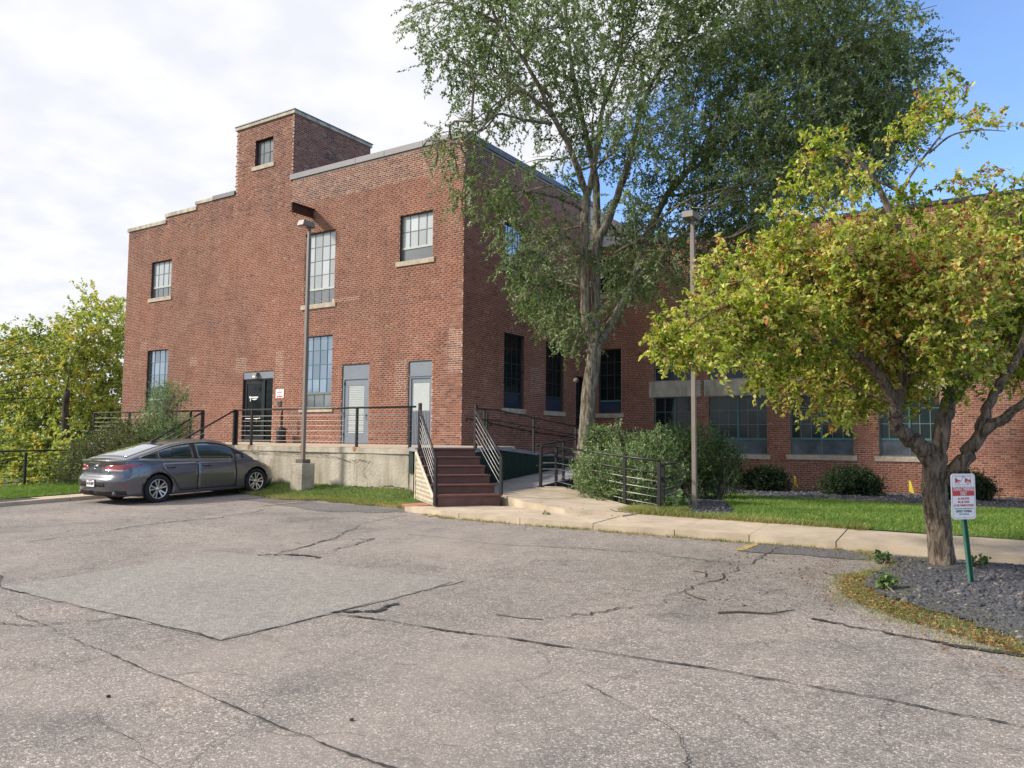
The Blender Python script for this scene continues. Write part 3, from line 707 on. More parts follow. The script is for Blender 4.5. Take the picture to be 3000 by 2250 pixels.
wm.poly([(XB, YC + .3, 8.0), (XB, 40, 8.0), (XB, 40, 11.03), (XB, YC + .3, 11.03)])
for (a, b, c, e) in ((-16.95, -16.45, 2.9, 4.1), (-14.75, -14.24, 3.6, 5.0), (-25.0, -24.4, 4.0, 4.6), (-27.9, -27.4, 4.4, 4.75), (-22.75, -22.3, 3.4, 4.7), (-30.95, -31.4, 5.2, 5.6), (-19.9, -18.6, 6.25, 6.4)):
    wm.poly([FA(a, .0006, c), FA(b, .0006, c), FA(b, .0006, e), FA(a, .0006, e)], M_MORTAR2)
wm.poly([FB(23.1, .0006, 3.2), FB(23.9, .0006, 3.2), FB(23.9, .0006, 4.1), FB(23.1, .0006, 4.1)], M_MORTAR2)
wm.build('wall', M_MORTAR, bld)
rf = MB()
rf.box(-22.11, XB - .02, YA + .25, 39.9, 10.6, 10.75, M_ROOF); rf.box(LX + .02, -22.11, YA + .25, 39.9, 10.05, 10.2, M_ROOF); rf.box(-25.3, -22.15, YA + .1, YA + 4.0, 13.3, 13.5, M_ROOF)
rf.box(-32.6, -22.2, YA + .02, YA + .25, 9.6, 10.4, M_MORTAR); rf.box(-29.85, -22.2, YA + .02, YA + .25, 10.4, 10.7, M_MORTAR); rf.box(-27.8, -22.2, YA + .02, YA + .25, 10.7, 10.93, M_MORTAR)
rf.build('roof', None, bld)
rb = np.random.default_rng(7)
rowsA = brick_rows(LX, XB, 1.30 - RH * 23, topA, opsA, rb)
rowsA = [r for r in rowsA if r[1] > -.3]
rowsB = brick_rows(YA + .009, YC, 1.30 - RH * 23, lambda u: 11.03, opsB, rb)
rowsT = brick_rows(YA + .009, YA + 4.05, 1.30 + RH * 144, lambda u: 13.56, [], rb)
def split_nearest(rows, F, n, cond):
    """the n bricks that show largest become objects of their own"""
    c = [(sum((p - q) ** 2 for p, q in zip(F(r[0], 0, r[1]), (0, 0, 1.6))), i) for i, r in enumerate(rows) if cond(r)]
    c.sort(); s = {i for _, i in c[:n]}
    return [r for i, r in enumerate(rows) if i in s], [r for i, r in enumerate(rows) if i not in s]
selA, restA = split_nearest(rowsA, FA, 300, lambda r: r[1] > 1.36 and r[0] > -15.42)
V = []; Fc = []; at = []; off = 0
for F_, rows in ((FA, restA), (FB, rowsB), (FTB, rowsT)):
    v, f = brick_geo(F_, rows, rb); V.append(v); Fc.append(f + off); off += len(v); at.append(np.repeat(tones(rows, rb), 5))
me = npmesh('brickwork', np.concatenate(V), np.concatenate(Fc), M_BRICK, attr=np.concatenate(at))
o = bpy.data.objects.new('brickwork', me); COL.objects.link(o); o['kind'] = 'stuff'; adopt(o, bld)
unit_brick = MB(); unit_brick.hexa([(0, .01, 0), (1, .01, 0), (1, .01, 1), (0, .01, 1), (.015, -.0035, .05), (.985, -.0035, .05), (.985, -.0035, .95), (.015, -.0035, .95)])
ub = unit_brick.mesh('brick', M_BRICK1)
def single_bricks(sel, F, parent):
    for r in sel:
        o = bpy.data.objects.new('brick', ub); COL.objects.link(o)
        o.location = F(r[0], 0, r[1]); o.scale = (r[2], random.uniform(.7, 1.3), r[3]); adopt(o, parent)
single_bricks(selA, FA, bld)
window(bld, FA, opsA[0], 3, 2, 0, M_ALU, M_GL_GREY, M_GL_GREY, rec=.14)
window(bld, FA, opsA[1], 4, 2, .46, M_GREENF2, M_GL_FROST, M_GL_GREY, ventcols=4, sashmat=M_WHITEF, rec=.12)
window(bld, FA, opsA[2], 4, 4, .55, M_GREENF2, M_GL_FROST, M_GL_GREY, ventcols=4, sashmat=M_WHITEF, rec=.12)
window(bld, FA, opsA[3], 4, 2, .44, M_GREENF2, M_GL_FROST, M_GL_GREY, ventcols=1, sashmat=M_WHITEF, rec=.12)
window(bld, FA, opsA[4], 4, 4, .50, M_GREENF2, M_GL_SKY, M_GL_GREY, ventcols=4, sashmat=M_WHITEF, rec=.12)
window(bld, FA, opsA[5], 4, 4, .50, M_GREENF, M_GL_SKY, M_GL_GREY, ventcols=3, sashmat=M_GREENF2, rec=.12)
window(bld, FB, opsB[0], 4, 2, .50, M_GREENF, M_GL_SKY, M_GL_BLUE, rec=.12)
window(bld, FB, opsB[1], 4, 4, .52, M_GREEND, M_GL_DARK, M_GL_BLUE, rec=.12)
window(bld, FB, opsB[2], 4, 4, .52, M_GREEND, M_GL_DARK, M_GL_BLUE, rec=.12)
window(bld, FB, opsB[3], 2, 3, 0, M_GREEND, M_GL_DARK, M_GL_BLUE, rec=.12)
# copings
cp = lambda u0, u1, z, h, mat, ov=.05: fbox(MB(), FA, u0, u1, -.30, ov, z, z + h, mat).build('coping_stone', None, bld, bevel=.006)
cp(-32.69, -31.3, 10.53, .155, M_CONC_BAND); cp(-31.295, -29.86, 10.53, .155, M_CONC_BAND); cp(-29.93, -28.8, 10.79, .155, M_CONC_BAND); cp(-28.795, -27.80, 10.79, .155, M_CONC_BAND)
cp(-27.90, -26.75, 11.01, .13, M_CONC_BAND)
fbox(MB(), FA, -26.745, -25.385, -.30, .06, 11.01, .175 + 11.01, M_COPING).build('metal_coping', None, bld, bevel=.005)
xc = [-22.21, -18.89, -17.56, -15.9, XB + .06]
for a, b in zip(xc[:-1], xc[1:]): fbox(MB(), FA, a, b - .006, -.30, .06, 11.035, 11.24, M_COPING).build('metal_coping', None, bld, bevel=.006)
yc_ = [YA - .06, 21.3, 23.6, 25.9, 28.2]
for a, b in zip(yc_[:-1], yc_[1:]): fbox(MB(), FB, a + .006, b - .006, -.30, .062, 11.037, 11.238, M_COPING).build('metal_coping', None, bld, bevel=.006)
for a, b in ((-25.45, -24.3), (-24.294, -23.2), (-23.194, -22.05)): fbox(MB(), FA, a, b, -.28, .06, 13.57, 13.70, M_CONC_BAND).build('coping_stone', None, bld, bevel=.006)
for a, b in ((YA + .29, 20.7), (20.706, 22.0), (22.006, YA + 4.1)): fbox(MB(), FTB, a, b, -.28, .06, 13.57, 13.70, M_CONC_BAND).build('coping_stone', None, bld, bevel=.006)
mb = MB(); fbox(mb, FA, -25.47, -22.03, -.25, .085, 13.701, 13.735, M_COPING); fbox(mb, FTB, YA + .26, YA + 4.12, -.25, .085, 13.702, 13.736, M_COPING); mb.build('roof_flashing', None, bld)
# hoist beam
mb = MB()
for z0, z1, w in ((9.44, 9.465, .15), (9.735, 9.76, .15), (9.465, 9.735, .03)): mb.box(-20.97 - w / 2, -20.97 + w / 2, YA - 1.0, YA + .2, z0, z1)
hb = mb.build('hoist_beam', M_RUST, bld)
mb = MB(); mb.tube([(-20.97, YA - .97, 9.44), (-20.95, YA - .95, 9.33), (-20.9, YA - .88, 9.29), (-20.86, YA - .84, 9.35), (-20.87, YA - .84, 9.44)], .012, 6); mb.build('cable_loop', M_RUST, hb)
# doors
def door(op, kind):
    u0, u1, z0, z1 = op
    if kind == 'glass':
        mb = MB(); fbox(mb, FA, u0, u1, -.10, -.02, 3.74, z1, M_GREYPAINT); mb.build('door_header_panel', None, bld)
        f = MB(); s = u0 + (u1 - u0) * .66
        for a, b in ((u0, u0 + .06), (u1 - .05, u1), (s, s + .08)): fbox(f, FA, a, b, -.13, -.05, z0, 3.74)
        fbox(f, FA, u0 + .06, s, -.13, -.05, 3.68, 3.739); fbox(f, FA, s + .08, u1 - .05, -.13, -.05, 3.69, 3.739); fbox(f, FA, s + .08, u1 - .05, -.13, -.05, z0, z0 + .12)
        fr = f.build('door_frame', M_ALU, bld)
        d = MB(); a, b = u0 + .065, s - .005
        fbox(d, FA, a, a + .10, -.115, -.065, z0 + .02, 3.67); fbox(d, FA, b - .11, b, -.115, -.065, z0 + .02, 3.67); fbox(d, FA, a + .10, b - .11, -.115, -.065, 3.55, 3.67); fbox(d, FA, a + .10, b - .11, -.115, -.065, z0 + .02, z0 + .28)
        D = d.build('glass_door', M_ALU, bld)
        g_ = MB(); fbox(g_, FA, a + .10, b - .11, -.095, -.085, z0 + .28, 3.55, M_GL_DARK); g_.build('pane', None, D)
        g_ = MB(); fbox(g_, FA, s + .08, u1 - .05, -.095, -.085, z0 + .12, 3.69, M_GL_DARK); g_.build('pane', None, fr)
        h = MB(); h.tube([FA(b - .07, -.06, 2.28), FA(b - .07, 0, 2.28), FA(b - .30, .01, 2.22), FA(b - .33, -.05, 2.1)], .012, 6); h.tube([FA(a + .1, -.03, 2.25), FA(b - .1, -.03, 2.25)], .014, 6); h.build('handle', M_STEELW, D)
        # flag-like decal on the glass
        t = MB(); fbox(t, FA, a + .22, a + .30, -.084, -.083, 3.02, 3.10); fbox(t, FA, a + .27, a + .31, -.084, -.082, 2.90, 3.07); fbox(t, FA, a + .31, a + .72, -.084, -.083, 3.03, 3.075)
        t.poly([FA(a + .33, -.082, 2.99), FA(a + .68, -.082, 3.01), FA(a + .62, -.082, 2.965), FA(a + .5, -.082, 2.945), FA(a + .4, -.082, 2.97)])
        t.build('door_decal', M_WHITE, D)
    else:
        tp = 3.62 if kind == 'blind' else 3.56
        mb = MB(); fbox(mb, FA, u0, u1, -.10, -.035, tp, z1 - .02, M_GREYPAINT); fbox(mb, FA, u0, u1, -.10, .0, z1 - .02, z1, M_INK); mb.build('door_header_panel', None, bld)
        f = MB(); fbox(f, FA, u0, u0 + .09, -.12, -.03, z0, tp); fbox(f, FA, u1 - .07, u1, -.12, -.03, z0, tp); fbox(f, FA, u0 + .09, u1 - .07, -.12, -.03, tp - .07, tp - .001)
        if kind == 'panel': fbox(f, FA, u0, u1, -.02, -.005, tp - .01, tp + .015)
        fr = f.build('door_frame', M_GREYPAINT, bld)
        d = MB(); a, b = u0 + .095, u1 - .075; ga, gb = (a + .17, b - .19) if kind == 'blind' else (a + .06, b - .05)
        gz0, gz1 = (1.72, tp - .28) if kind == 'blind' else (2.46, tp - .22)
        fbox(d, FA, a, ga, -.11, -.06, z0 + .02, tp - .075); fbox(d, FA, gb, b, -.11, -.06, z0 + .02, tp - .075); fbox(d, FA, ga, gb, -.11, -.06, gz1, tp - .075); fbox(d, FA, ga, gb, -.11, -.06, z0 + .02, gz0)
        D = d.build('door', M_GREYPAINT, bld)
        if kind == 'panel':
            n = 13
            for k in range(n):
                c = MB(); w = (b - a - .02) / n; fbox(c, FA, a + .01 + k * w, a + .01 + k * w + w * .55, -.06, -.045, z0 + .04, gz0 - .03); c.build('board', M_GREYPAINT, D)
        g_ = MB(); fbox(g_, FA, ga, gb, -.085, -.08, gz0, gz1, M_GL_FROST if kind == 'panel' else M_BLIND); g_.build('pane', None, D)
        n = int((gz1 - gz0) / (.058 if kind == 'blind' else .03))
        s = MB()
        for k in range(n):
            z = gz0 + (k + .5) * (gz1 - gz0) / n
            s.hexa([FA(ga + .01, -.078, z - .012), FA(gb - .01, -.078, z - .012), FA(gb - .01, -.066, z - .018), FA(ga + .01, -.066, z - .018), FA(ga + .01, -.076, z + .016), FA(gb - .01, -.076, z + .016), FA(gb - .01, -.064, z + .010), FA(ga + .01, -.064, z + .010)])
        s.build('blind_slats', M_BLIND, D)
        if kind == 'blind':
            h = MB(); h.box(b - .09, b - .05, YA + .03, YA + .06, 2.30, 2.36); h.tube([(b - .07, YA + .05, 2.24), (b - .07, YA + .0, 2.24), (b - .15, YA + .0, 2.24)], .011, 6); h.build('handle', M_ALU, D)
            h = MB()
            for z in (1.6, 2.3, 3.35): h.box(u0 + .075, u0 + .105, YA + .025, YA + .045, z, z + .12)
            h.build('hinge', M_ALU, D)
    st = MB(); fbox(st, FA, u0 + .02, u1 - .02, -.11, .05, 1.357, 1.378, M_STONE if kind == 'glass' else M_COPING); st.build('threshold', None, bld)
door(opsA[6], 'glass'); door(opsA[7], 'blind'); door(opsA[8], 'panel')
# wall light over the glass door, sign, keypad
wl_ = thing('wall_light', 'small bronze wall light mounted over the glass entrance door', 'light', (-23.78, YA - .02, 3.88))
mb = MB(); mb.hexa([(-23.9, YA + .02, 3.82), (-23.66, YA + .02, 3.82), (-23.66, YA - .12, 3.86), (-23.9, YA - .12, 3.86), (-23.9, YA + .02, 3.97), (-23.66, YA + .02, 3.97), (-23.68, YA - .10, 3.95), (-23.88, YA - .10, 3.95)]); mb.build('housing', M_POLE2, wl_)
mb = MB(); mb.hexa([(-23.89, YA + .0, 3.76), (-23.73, YA + .0, 3.76), (-23.73, YA - .11, 3.78), (-23.89, YA - .11, 3.78), (-23.89, YA + .0, 3.82), (-23.73, YA + .0, 3.82), (-23.73, YA - .11, 3.86), (-23.89, YA - .11, 3.86)]); mb.build('lens', M_WHITE, wl_)
def text_mesh(s, size, name='lettering', w=None, mat=None, depth=.0012, bold=.012, cx=True):
    cu = bpy.data.curves.new(name, 'FONT'); cu.body = s; cu.size = size; cu.extrude = depth / 2; cu.offset = bold * size; cu.align_x = 'CENTER'; cu.align_y = 'CENTER'; cu.resolution_u = 3
    o = bpy.data.objects.new(name, cu); COL.objects.link(o); bpy.context.view_layer.update()
    me = bpy.data.meshes.new_from_object(o.evaluated_get(bpy.context.evaluated_depsgraph_get()))
    bpy.data.objects.remove(o); bpy.data.curves.remove(cu)
    me.name = name; me.materials.clear(); me.materials.append(mat or M_INK)
    if w and len(me.vertices):
        X = [v.co.x for v in me.vertices]; k = w / (max(X) - min(X))
        for v in me.vertices: v.co.x *= k
    return me
ws = thing('wall_sign', 'small white no smoking style notice with red print beside the glass door', 'sign', (-22.455, YA - .02, 3.0))
MB().box(-22.67, -22.24, YA - .020, YA - .012, 2.99, 3.31).build('sign_panel', M_WHITE, ws)
MB().box(-22.61, -22.30, YA - .022, YA - .0205, 3.02, 3.065).build('red_band', M_RED, ws)
for s_, z, sz, m_ in (('NO', 3.26, .045, M_RED), ('SMOKING', 3.195, .065, M_RED), ('WITHIN 25 FEET', 3.125, .03, M_INK)):
    place('lettering', text_mesh(s_, sz, mat=m_), ws, (-22.455, YA - .022, z), (rad(90), 0, 0))
kp = thing('door_keypad', 'grey metal keypad box on the brick beside the glass door', 'keypad', (-22.455, YA - .02, 2.72))
MB().box(-22.54, -22.37, YA - .05, YA - .008, 2.70, 2.88).build('keypad_box', M_COPING, kp, bevel=.006); MB().box(-22.50, -22.41, YA - .055, YA - .051, 2.74, 2.85).build('key_plate', M_INK, kp)
# --- the long wing
wing = thing('brick_wing', 'long two storey red brick wing with teal framed windows and concrete lintels', 'building', (-3, 28, 0))
topC = lambda u: 9.13
WD = [(-13.85, -12.87, 2.60, 5.14), (-13.85, -12.8, 7.34, 8.85), (-11.50, -9.88, .35, 3.19), (-11.50, -9.88, 3.80, 5.14), (-9.37, -7.29, 1.10, 3.17), (-9.37, -7.29, 3.80, 5.14), (-6.51, -4.49, 1.12, 3.17), (-6.51, -4.49, 3.80, 5.14), (-3.73, -1.95, 1.12, 3.17), (-3.73, -1.95, 3.80, 5.14)]
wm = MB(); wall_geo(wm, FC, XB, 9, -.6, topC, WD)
wm.poly([(9, YC, -.6), (9, 40, -.6), (9, 40, 9.1), (9, YC, 9.1)]); wm.poly([(XB, 40, -.6), (9, 40, -.6), (9, 40, 9.1), (XB, 40, 9.1)][::-1])
wm.build('wall', M_MORTAR, wing)
MB().box(XB, 9, YC + .2, 39.9, 8.8, 8.95).build('roof', M_ROOF, wing)
rowsC = brick_rows(XB, 9, -.55, lambda u: 8.93, [(a, b, c, d) for a, b, c, d in WD] + [(-11.70, -9.68, 3.20, 3.80), (-9.54, -7.17, 3.20, 3.80), (-6.68, -4.35, 3.20, 3.80), (-3.9, -1.8, 3.2, 3.8)], rb)
sel, rest = split_nearest(rowsC, FC, 300, lambda r: r[0] < .1 and r[0] > -1.9 and .1 < r[1] < 3.4)
v, f = brick_geo(FC, rest, rb)
so = [(u, 8.935, .0577, .19) for u in np.arange(XB, 8.9, .0677)]
v2, f2 = brick_geo(FC, so, rb)
me = npmesh('brickwork', np.concatenate([v, v2]), np.concatenate([f, f2 + len(v)]), M_BRICK, attr=np.concatenate([np.repeat(tones(rest, rb), 5), np.repeat(tones(so, rb) + .3, 5)]))
o = bpy.data.objects.new('brickwork', me); COL.objects.link(o); o['kind'] = 'stuff'; adopt(o, wing)
single_bricks(sel, FC, wing)
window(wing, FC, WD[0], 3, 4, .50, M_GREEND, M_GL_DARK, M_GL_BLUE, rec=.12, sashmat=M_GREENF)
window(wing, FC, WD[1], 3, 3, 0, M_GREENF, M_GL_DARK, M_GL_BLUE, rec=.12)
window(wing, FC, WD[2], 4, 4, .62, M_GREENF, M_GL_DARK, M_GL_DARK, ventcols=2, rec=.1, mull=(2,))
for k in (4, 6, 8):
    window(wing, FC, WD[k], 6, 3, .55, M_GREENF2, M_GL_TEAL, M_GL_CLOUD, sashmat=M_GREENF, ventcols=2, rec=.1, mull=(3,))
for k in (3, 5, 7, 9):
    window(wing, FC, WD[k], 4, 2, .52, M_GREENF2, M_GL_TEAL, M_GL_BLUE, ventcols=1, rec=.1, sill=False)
for a, b in ((-11.70, -9.68), (-9.54, -7.17), (-6.68, -4.35), (-3.9, -1.8)):
    fbox(MB(), FC, a, b, -.10, .035, 3.205, 3.795, M_CONC_BAND).build('lintel', None, wing, bevel=.006)
for a in np.arange(XB + .07, 9, 2.9):
    fbox(MB(), FC, a + .003, min(a + 2.897, 9), -.25, .05, 9.135, 9.27, M_DARKCOP).build('fascia', None, wing)
pil = MB().box(.12, .62, YC - .16, YC - .011, -.5, 9.1).build('pilaster', M_MORTAR, wing)
FP = lambda u, d, z: (u, YC - .16 - d, z)
rp = brick_rows(.12, .62, -.55, lambda u: 9.1, [], rb); v, f = brick_geo(FP, rp, rb)
o = bpy.data.objects.new('brickwork', npmesh('brickwork', v, f, M_BRICK, attr=np.repeat(tones(rp, rb), 5))); COL.objects.link(o); o['kind'] = 'stuff'; adopt(o, wing)
# ------------------------------------------------------------------ loading dock
def zdock(x, y): return 1.34 + .02 * smooth(14.4, 19.1, y)
dock = thing('loading_dock', 'long cracked grey concrete loading dock below the block\'s doors', 'loading dock', (-15.5, 14.4, .2))
def jag(a, b, n, amp, seed):
    r = random.Random(seed); return [(a[0] + (b[0] - a[0]) * k / n, a[1] + (b[1] - a[1]) * k / n + (r.uniform(-amp, amp) if 0 < k < n else 0)) for k in range(n + 1)]
def dock_wall():
    # front face as a grid with slightly uneven plaster
    r = random.Random(3); xs_ = frange(-18.72, -12.30, .12); zs_ = frange(-.1, 1.30, .10); V = []; F = []
    for z in zs_:
        for x in xs_:
            bulge = .012 * math.sin(x * 1.9) + r.uniform(-.003, .003) - (.02 if z > 1.12 and math.sin(x * .9) > .2 else 0)
            if z < .45: bulge += .01
            V.append((x, 14.42 + bulge, z))
    n = len(xs_)
    for j in range(len(zs_) - 1):
        for i in range(n - 1): F.append((j * n + i, j * n + i + 1, (j + 1) * n + i + 1, (j + 1) * n + i))
    return npmesh('wall', V, F, M_DOCK, True)
o = bpy.data.objects.new('wall', dock_wall()); COL.objects.link(o); adopt(o, dock)
mb = MB(); mb.box(-26.5, -20.35, 14.42, YA - .01, -.6, 1.18, M_DOCK); mb.box(-20.35, -18.74, 14.9, YA - .01, -.6, 1.18, M_DOCK); mb.box(-18.74, -12.28, 14.46, YA - .01, -.6, 1.18, M_DOCK)
mb.build('core', None, dock)
mb = MB()
for ring in ([(-18.74, 14.38), (-12.25, 14.38), (-12.25, YA - .012), (-18.74, YA - .012)], [(-26.5, 14.4), (-20.35, 14.4), (-20.35, YA - .012), (-26.5, YA - .012)], [(-20.347, 14.9), (-18.743, 14.9), (-18.743, YA - .012), (-20.347, YA - .012)]):
    mb.prism(ring, 1.19, lambda x, y: zdock(x, y) - .022, M_DOCK)
    mb.prism(ring, lambda x, y: zdock(x, y) - .021, zdock, M_SIDEW)
mb.build('deck_slab', None, dock, bevel=.008)
M_RUSTST = simple('rust_stain', (.30, .15, .06), .95, var=.5, scale=20)
for x in (-18.13, -16.02, -14.06):
    o = bpy.data.objects.new('rust_stain', npmesh('rust_stain', [(x - .06, 14.375, 1.335), (x + .07, 14.375, 1.335), (x + .04, 14.374, 1.24), (x - .02, 14.374, 1.22)], [(0, 1, 2, 3)], M_RUSTST)); COL.objects.link(o); adopt(o, dock)
def face_crack(parent, F, pts, w, seed, off=.012, amp=.018, mat=None):
    r = random.Random(seed); P = []
    for i in range(len(pts) - 1):
        for k in range(9):
            t = k / 9; P.append((pts[i][0] + (pts[i + 1][0] - pts[i][0]) * t + r.uniform(-amp, amp), pts[i][1] + (pts[i + 1][1] - pts[i][1]) * t + r.uniform(-amp, amp)))
    P.append(pts[-1]); V = []; Fq = []
    for i, (x, z) in enumerate(P):
        a = P[max(0, i - 1)]; b = P[min(len(P) - 1, i + 1)]; dx, dz = b[0] - a[0], b[1] - a[1]; l = math.hypot(dx, dz) or 1
        ww = w * r.uniform(.35, 1.5) / 2
        V += [F(x - dz / l * ww, off, z + dx / l * ww), F(x + dz / l * ww, off, z - dx / l * ww)]
        if i: Fq.append((2 * i - 2, 2 * i - 1, 2 * i + 1, 2 * i))
    o = bpy.data.objects.new('crack', npmesh('crack', V, Fq, mat or M_CRACK)); COL.objects.link(o); adopt(o, parent)
FD = lambda u, d, z: (u, 14.40 - d, z)
face_crack(dock, FD, [(-18.5, 1.17), (-17.9, 1.14), (-17.0, 1.13), (-16.2, 1.12), (-15.3, 1.13), (-14.8, 1.09), (-14.2, .98)], .014, 1, .03)
face_crack(dock, FD, [(-17.15, .98), (-17.2, .8), (-17.15, .5), (-17.2, .25)], .010, 2, .03)
face_crack(dock, FD, [(-13.75, .70), (-13.6, .55), (-13.55, .3)], .010, 3, .03)
face_crack(dock, FD, [(-14.2, .98), (-13.9, 1.02), (-13.5, 1.0), (-13.62, .85), (-13.78, .72)], .014, 4, .03)
face_crack(dock, FD, [(-14.1, .34), (-13.4, .36), (-12.8, .40), (-12.35, .38)], .022, 5, .03)
face_crack(dock, FD, [(-14.0, .98), (-14.05, .6), (-14.0, .3)], .006, 6, .03)
# wooden deck extension and ramps
dk = thing('ramp_deck', 'grey board deck and long switchback ramp with dark green lattice skirt', 'ramp', (-11.4, 18, 0))
TR = Vector((-10.5, 14.7)); sd = Vector((.766, -.643)); se = Vector((.643, .766)); TL = TR - se * 1.38
mb = MB(); mb.prism([(-12.245, 14.38), tuple(TL), tuple(TR), (-11.32, 16.4), (-11.32, 16.7), (-14.2, 16.7), (-14.2, YA - .02), (-12.245, YA - .02)][:4] + [(-11.32, 16.7), (-14.2, 16.7), (-14.2, 17.2), (-12.245, 17.2)], 1.26, 1.362)
mb = MB(); mb.prism([(-12.245, 14.38), tuple(TL), tuple(TR), (-11.32, 16.0), (-11.32, 16.7), (-12.245, 16.7)], 1.27, 1.362, M_BOARD)
mb.build('deck_panel', None, dk, bevel=.006)
def zup(y): return 1.362 - .080 * max(0, min(y, 23.2) - 16.7)
def zlo(y): return .43 + .080 * max(0, min(y, 21.6) - 16.3)
def planks(x0, x1, y0, y1, zf, w=.19, jit=.004):
    n = int((y1 - y0) / w)
    for k in range(n):
        a = y0 + k * w + .003; b = y0 + (k + 1) * w - .003; dz = random.uniform(-jit, jit) * .3
        m = MB().prism([(x0, a), (x1, a), (x1, b), (x0, b)], lambda x, y: zf(y) - .035 + dz, lambda x, y: zf(y) + dz)
        m.build('board', M_BOARD, dk)
planks(-14.2, -11.33, 16.72, 25.6, zup); planks(-11.30, -9.82, 14.9, 25.6, zlo, w=.24)
for (xx, yy, rr) in ((-9.6, 15.0, .4),):
    m = MB().prism([(-10.25, 14.35), (-9.22, 13.74), (-9.75, 16.6), (-9.80, 16.6), (-9.80, 14.9), (-10.25, 14.9)], .36, .428); m.build('board', M_BOARD, dk)
m = MB(); m.prism([(-9.84, 16.35), (-9.80, 16.35), (-9.80, 25.6), (-9.84, 25.6)], 0.0, lambda x, y: zlo(y) - .004); m.box(-9.84, -9.80, 25.61, 25.65, 0, .8); m.build('rim_joist', M_DKGREEN, dk)
m = MB(); m.bar((-11.31, 16.2, 1.345), (-11.31, 16.7, 1.345), .05, .09); m.bar((-11.31, 16.7, 1.345), (-11.31, 23.2, zup(23.2) - .015), .05, .09); m.bar((TR.x + .01, TR.y, 1.315), (-11.31, 16.2, 1.315), .04, .09); m.build('edge_beam', M_BOARD, dk)
# lattice skirt: vertical and cross slats on a dark backing
def skirt(parent, a, b, za0, za1, zb0, zb1, step, w, mat, back):
    a = Vector(a); b = Vector(b); L = (b - a).length; d = (b - a) / L; nrm = Vector((d.y, -d.x))
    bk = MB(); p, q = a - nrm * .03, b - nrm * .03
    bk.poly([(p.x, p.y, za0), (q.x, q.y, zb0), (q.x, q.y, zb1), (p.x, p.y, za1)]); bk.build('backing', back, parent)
    n = int(L / step)
    for k in range(n + 1):
        t = k / n; p = a + d * (L * t)
        z0, z1 = za0 + (zb0 - za0) * t, za1 + (zb1 - za1) * t
        m = MB().bar((p.x, p.y, z0), (p.x, p.y, z1), w, .012, up=(nrm.x, nrm.y, 0)); m.build('slat', mat, parent)
    z = min(za0, zb0) + step
    while z < max(za1, zb1) - .04:
        t0, t1 = 0, 1
        for t in [i / 60 for i in range(61)]:
            ok = za0 + (zb0 - za0) * t < z < za1 + (zb1 - za1) * t
            if ok: break
        t0 = t
        for t in [1 - i / 60 for i in range(61)]:
            ok = za0 + (zb0 - za0) * t < z < za1 + (zb1 - za1) * t
            if ok: break
        t1 = t
        if t1 > t0:
            p = a + d * (L * t0) - nrm * .013; q = a + d * (L * t1) - nrm * .013
            MB().bar((p.x, p.y, z), (q.x, q.y, z), .012, w * .8).build('slat', mat, parent)
        z += step * 1.0
skirt(dk, (-11.29, 16.2), (-11.29, 23.3), .42, 1.30, .85, .86, .085, .042, M_DKGREEN, M_INK)
skirt(dk, (TR.x - .02, TR.y + .02), (-11.29, 16.2), .42, 1.26, .42, 1.28, .085, .042, M_DKGREEN, M_INK)
MB().box(-12.235, -12.10, 14.36, 14.46, .75, 1.268).build('post', M_DKGREEN, dk)
MB().box(-12.235, -12.12, 14.40, 14.8, .1, .78).build('footing', M_DOCK, dk)
# ------------------------------------------------------------------ wooden stairs (45 degree run)
st = thing('wooden_stairs', 'six step brown painted wooden stairs with cream lattice side beside the dock', 'stairs', (-10.2, 13.6, .27))
def SP(i, side, z, off=0.0):   # i = steps out from the deck, side 0 left .. 1 right
    p = TL + se * (1.38 * side) + sd * (.42 * i + off); return (p.x, p.y, z)
for i in range(6):
    zt = 1.36 - .182 * i
    zb = zt - .182 if i < 5 else .20
    a, b = (-.015 if i == 0 else 0), .42
    # riser below the tread
    m = MB(); P = [SP(i, .012, zb + .002, .0), SP(i, .985, zb + .002, .0), SP(i, .985, zb + .002, -.03), SP(i, .012, zb + .002, -.03)]
    Q = [(p[0], p[1], zt - .036) for p in P]; m.hexa(P + Q); m.build('riser', M_WOODBR, st)
    m = MB(); P = [SP(i, 0, zt - .034, .032), SP(i, 1, zt - .034, .032), SP(i, 1, zt - .034, -.42 + .02 if i else -.25), SP(i, 0, zt - .034, -.42 + .02 if i else -.25)]
    Q = [(p[0], p[1], zt + (.004 if i == 0 else 0)) for p in P]; m.hexa(P + Q); m.build('tread', M_WOODBR, st, bevel=.006)
for side in (.985,):
    m = MB(); n = 6
    for i in range(1, 6):
        P = [SP(i, side, .25, -.42), SP(i, side, .25, 0), SP(i, side, 1.32 - .182 * i, 0), SP(i, side, 1.32 - .182 * i, -.42)]
        m.poly(P); 
    m.build('side_panel', M_WOODBR, st)
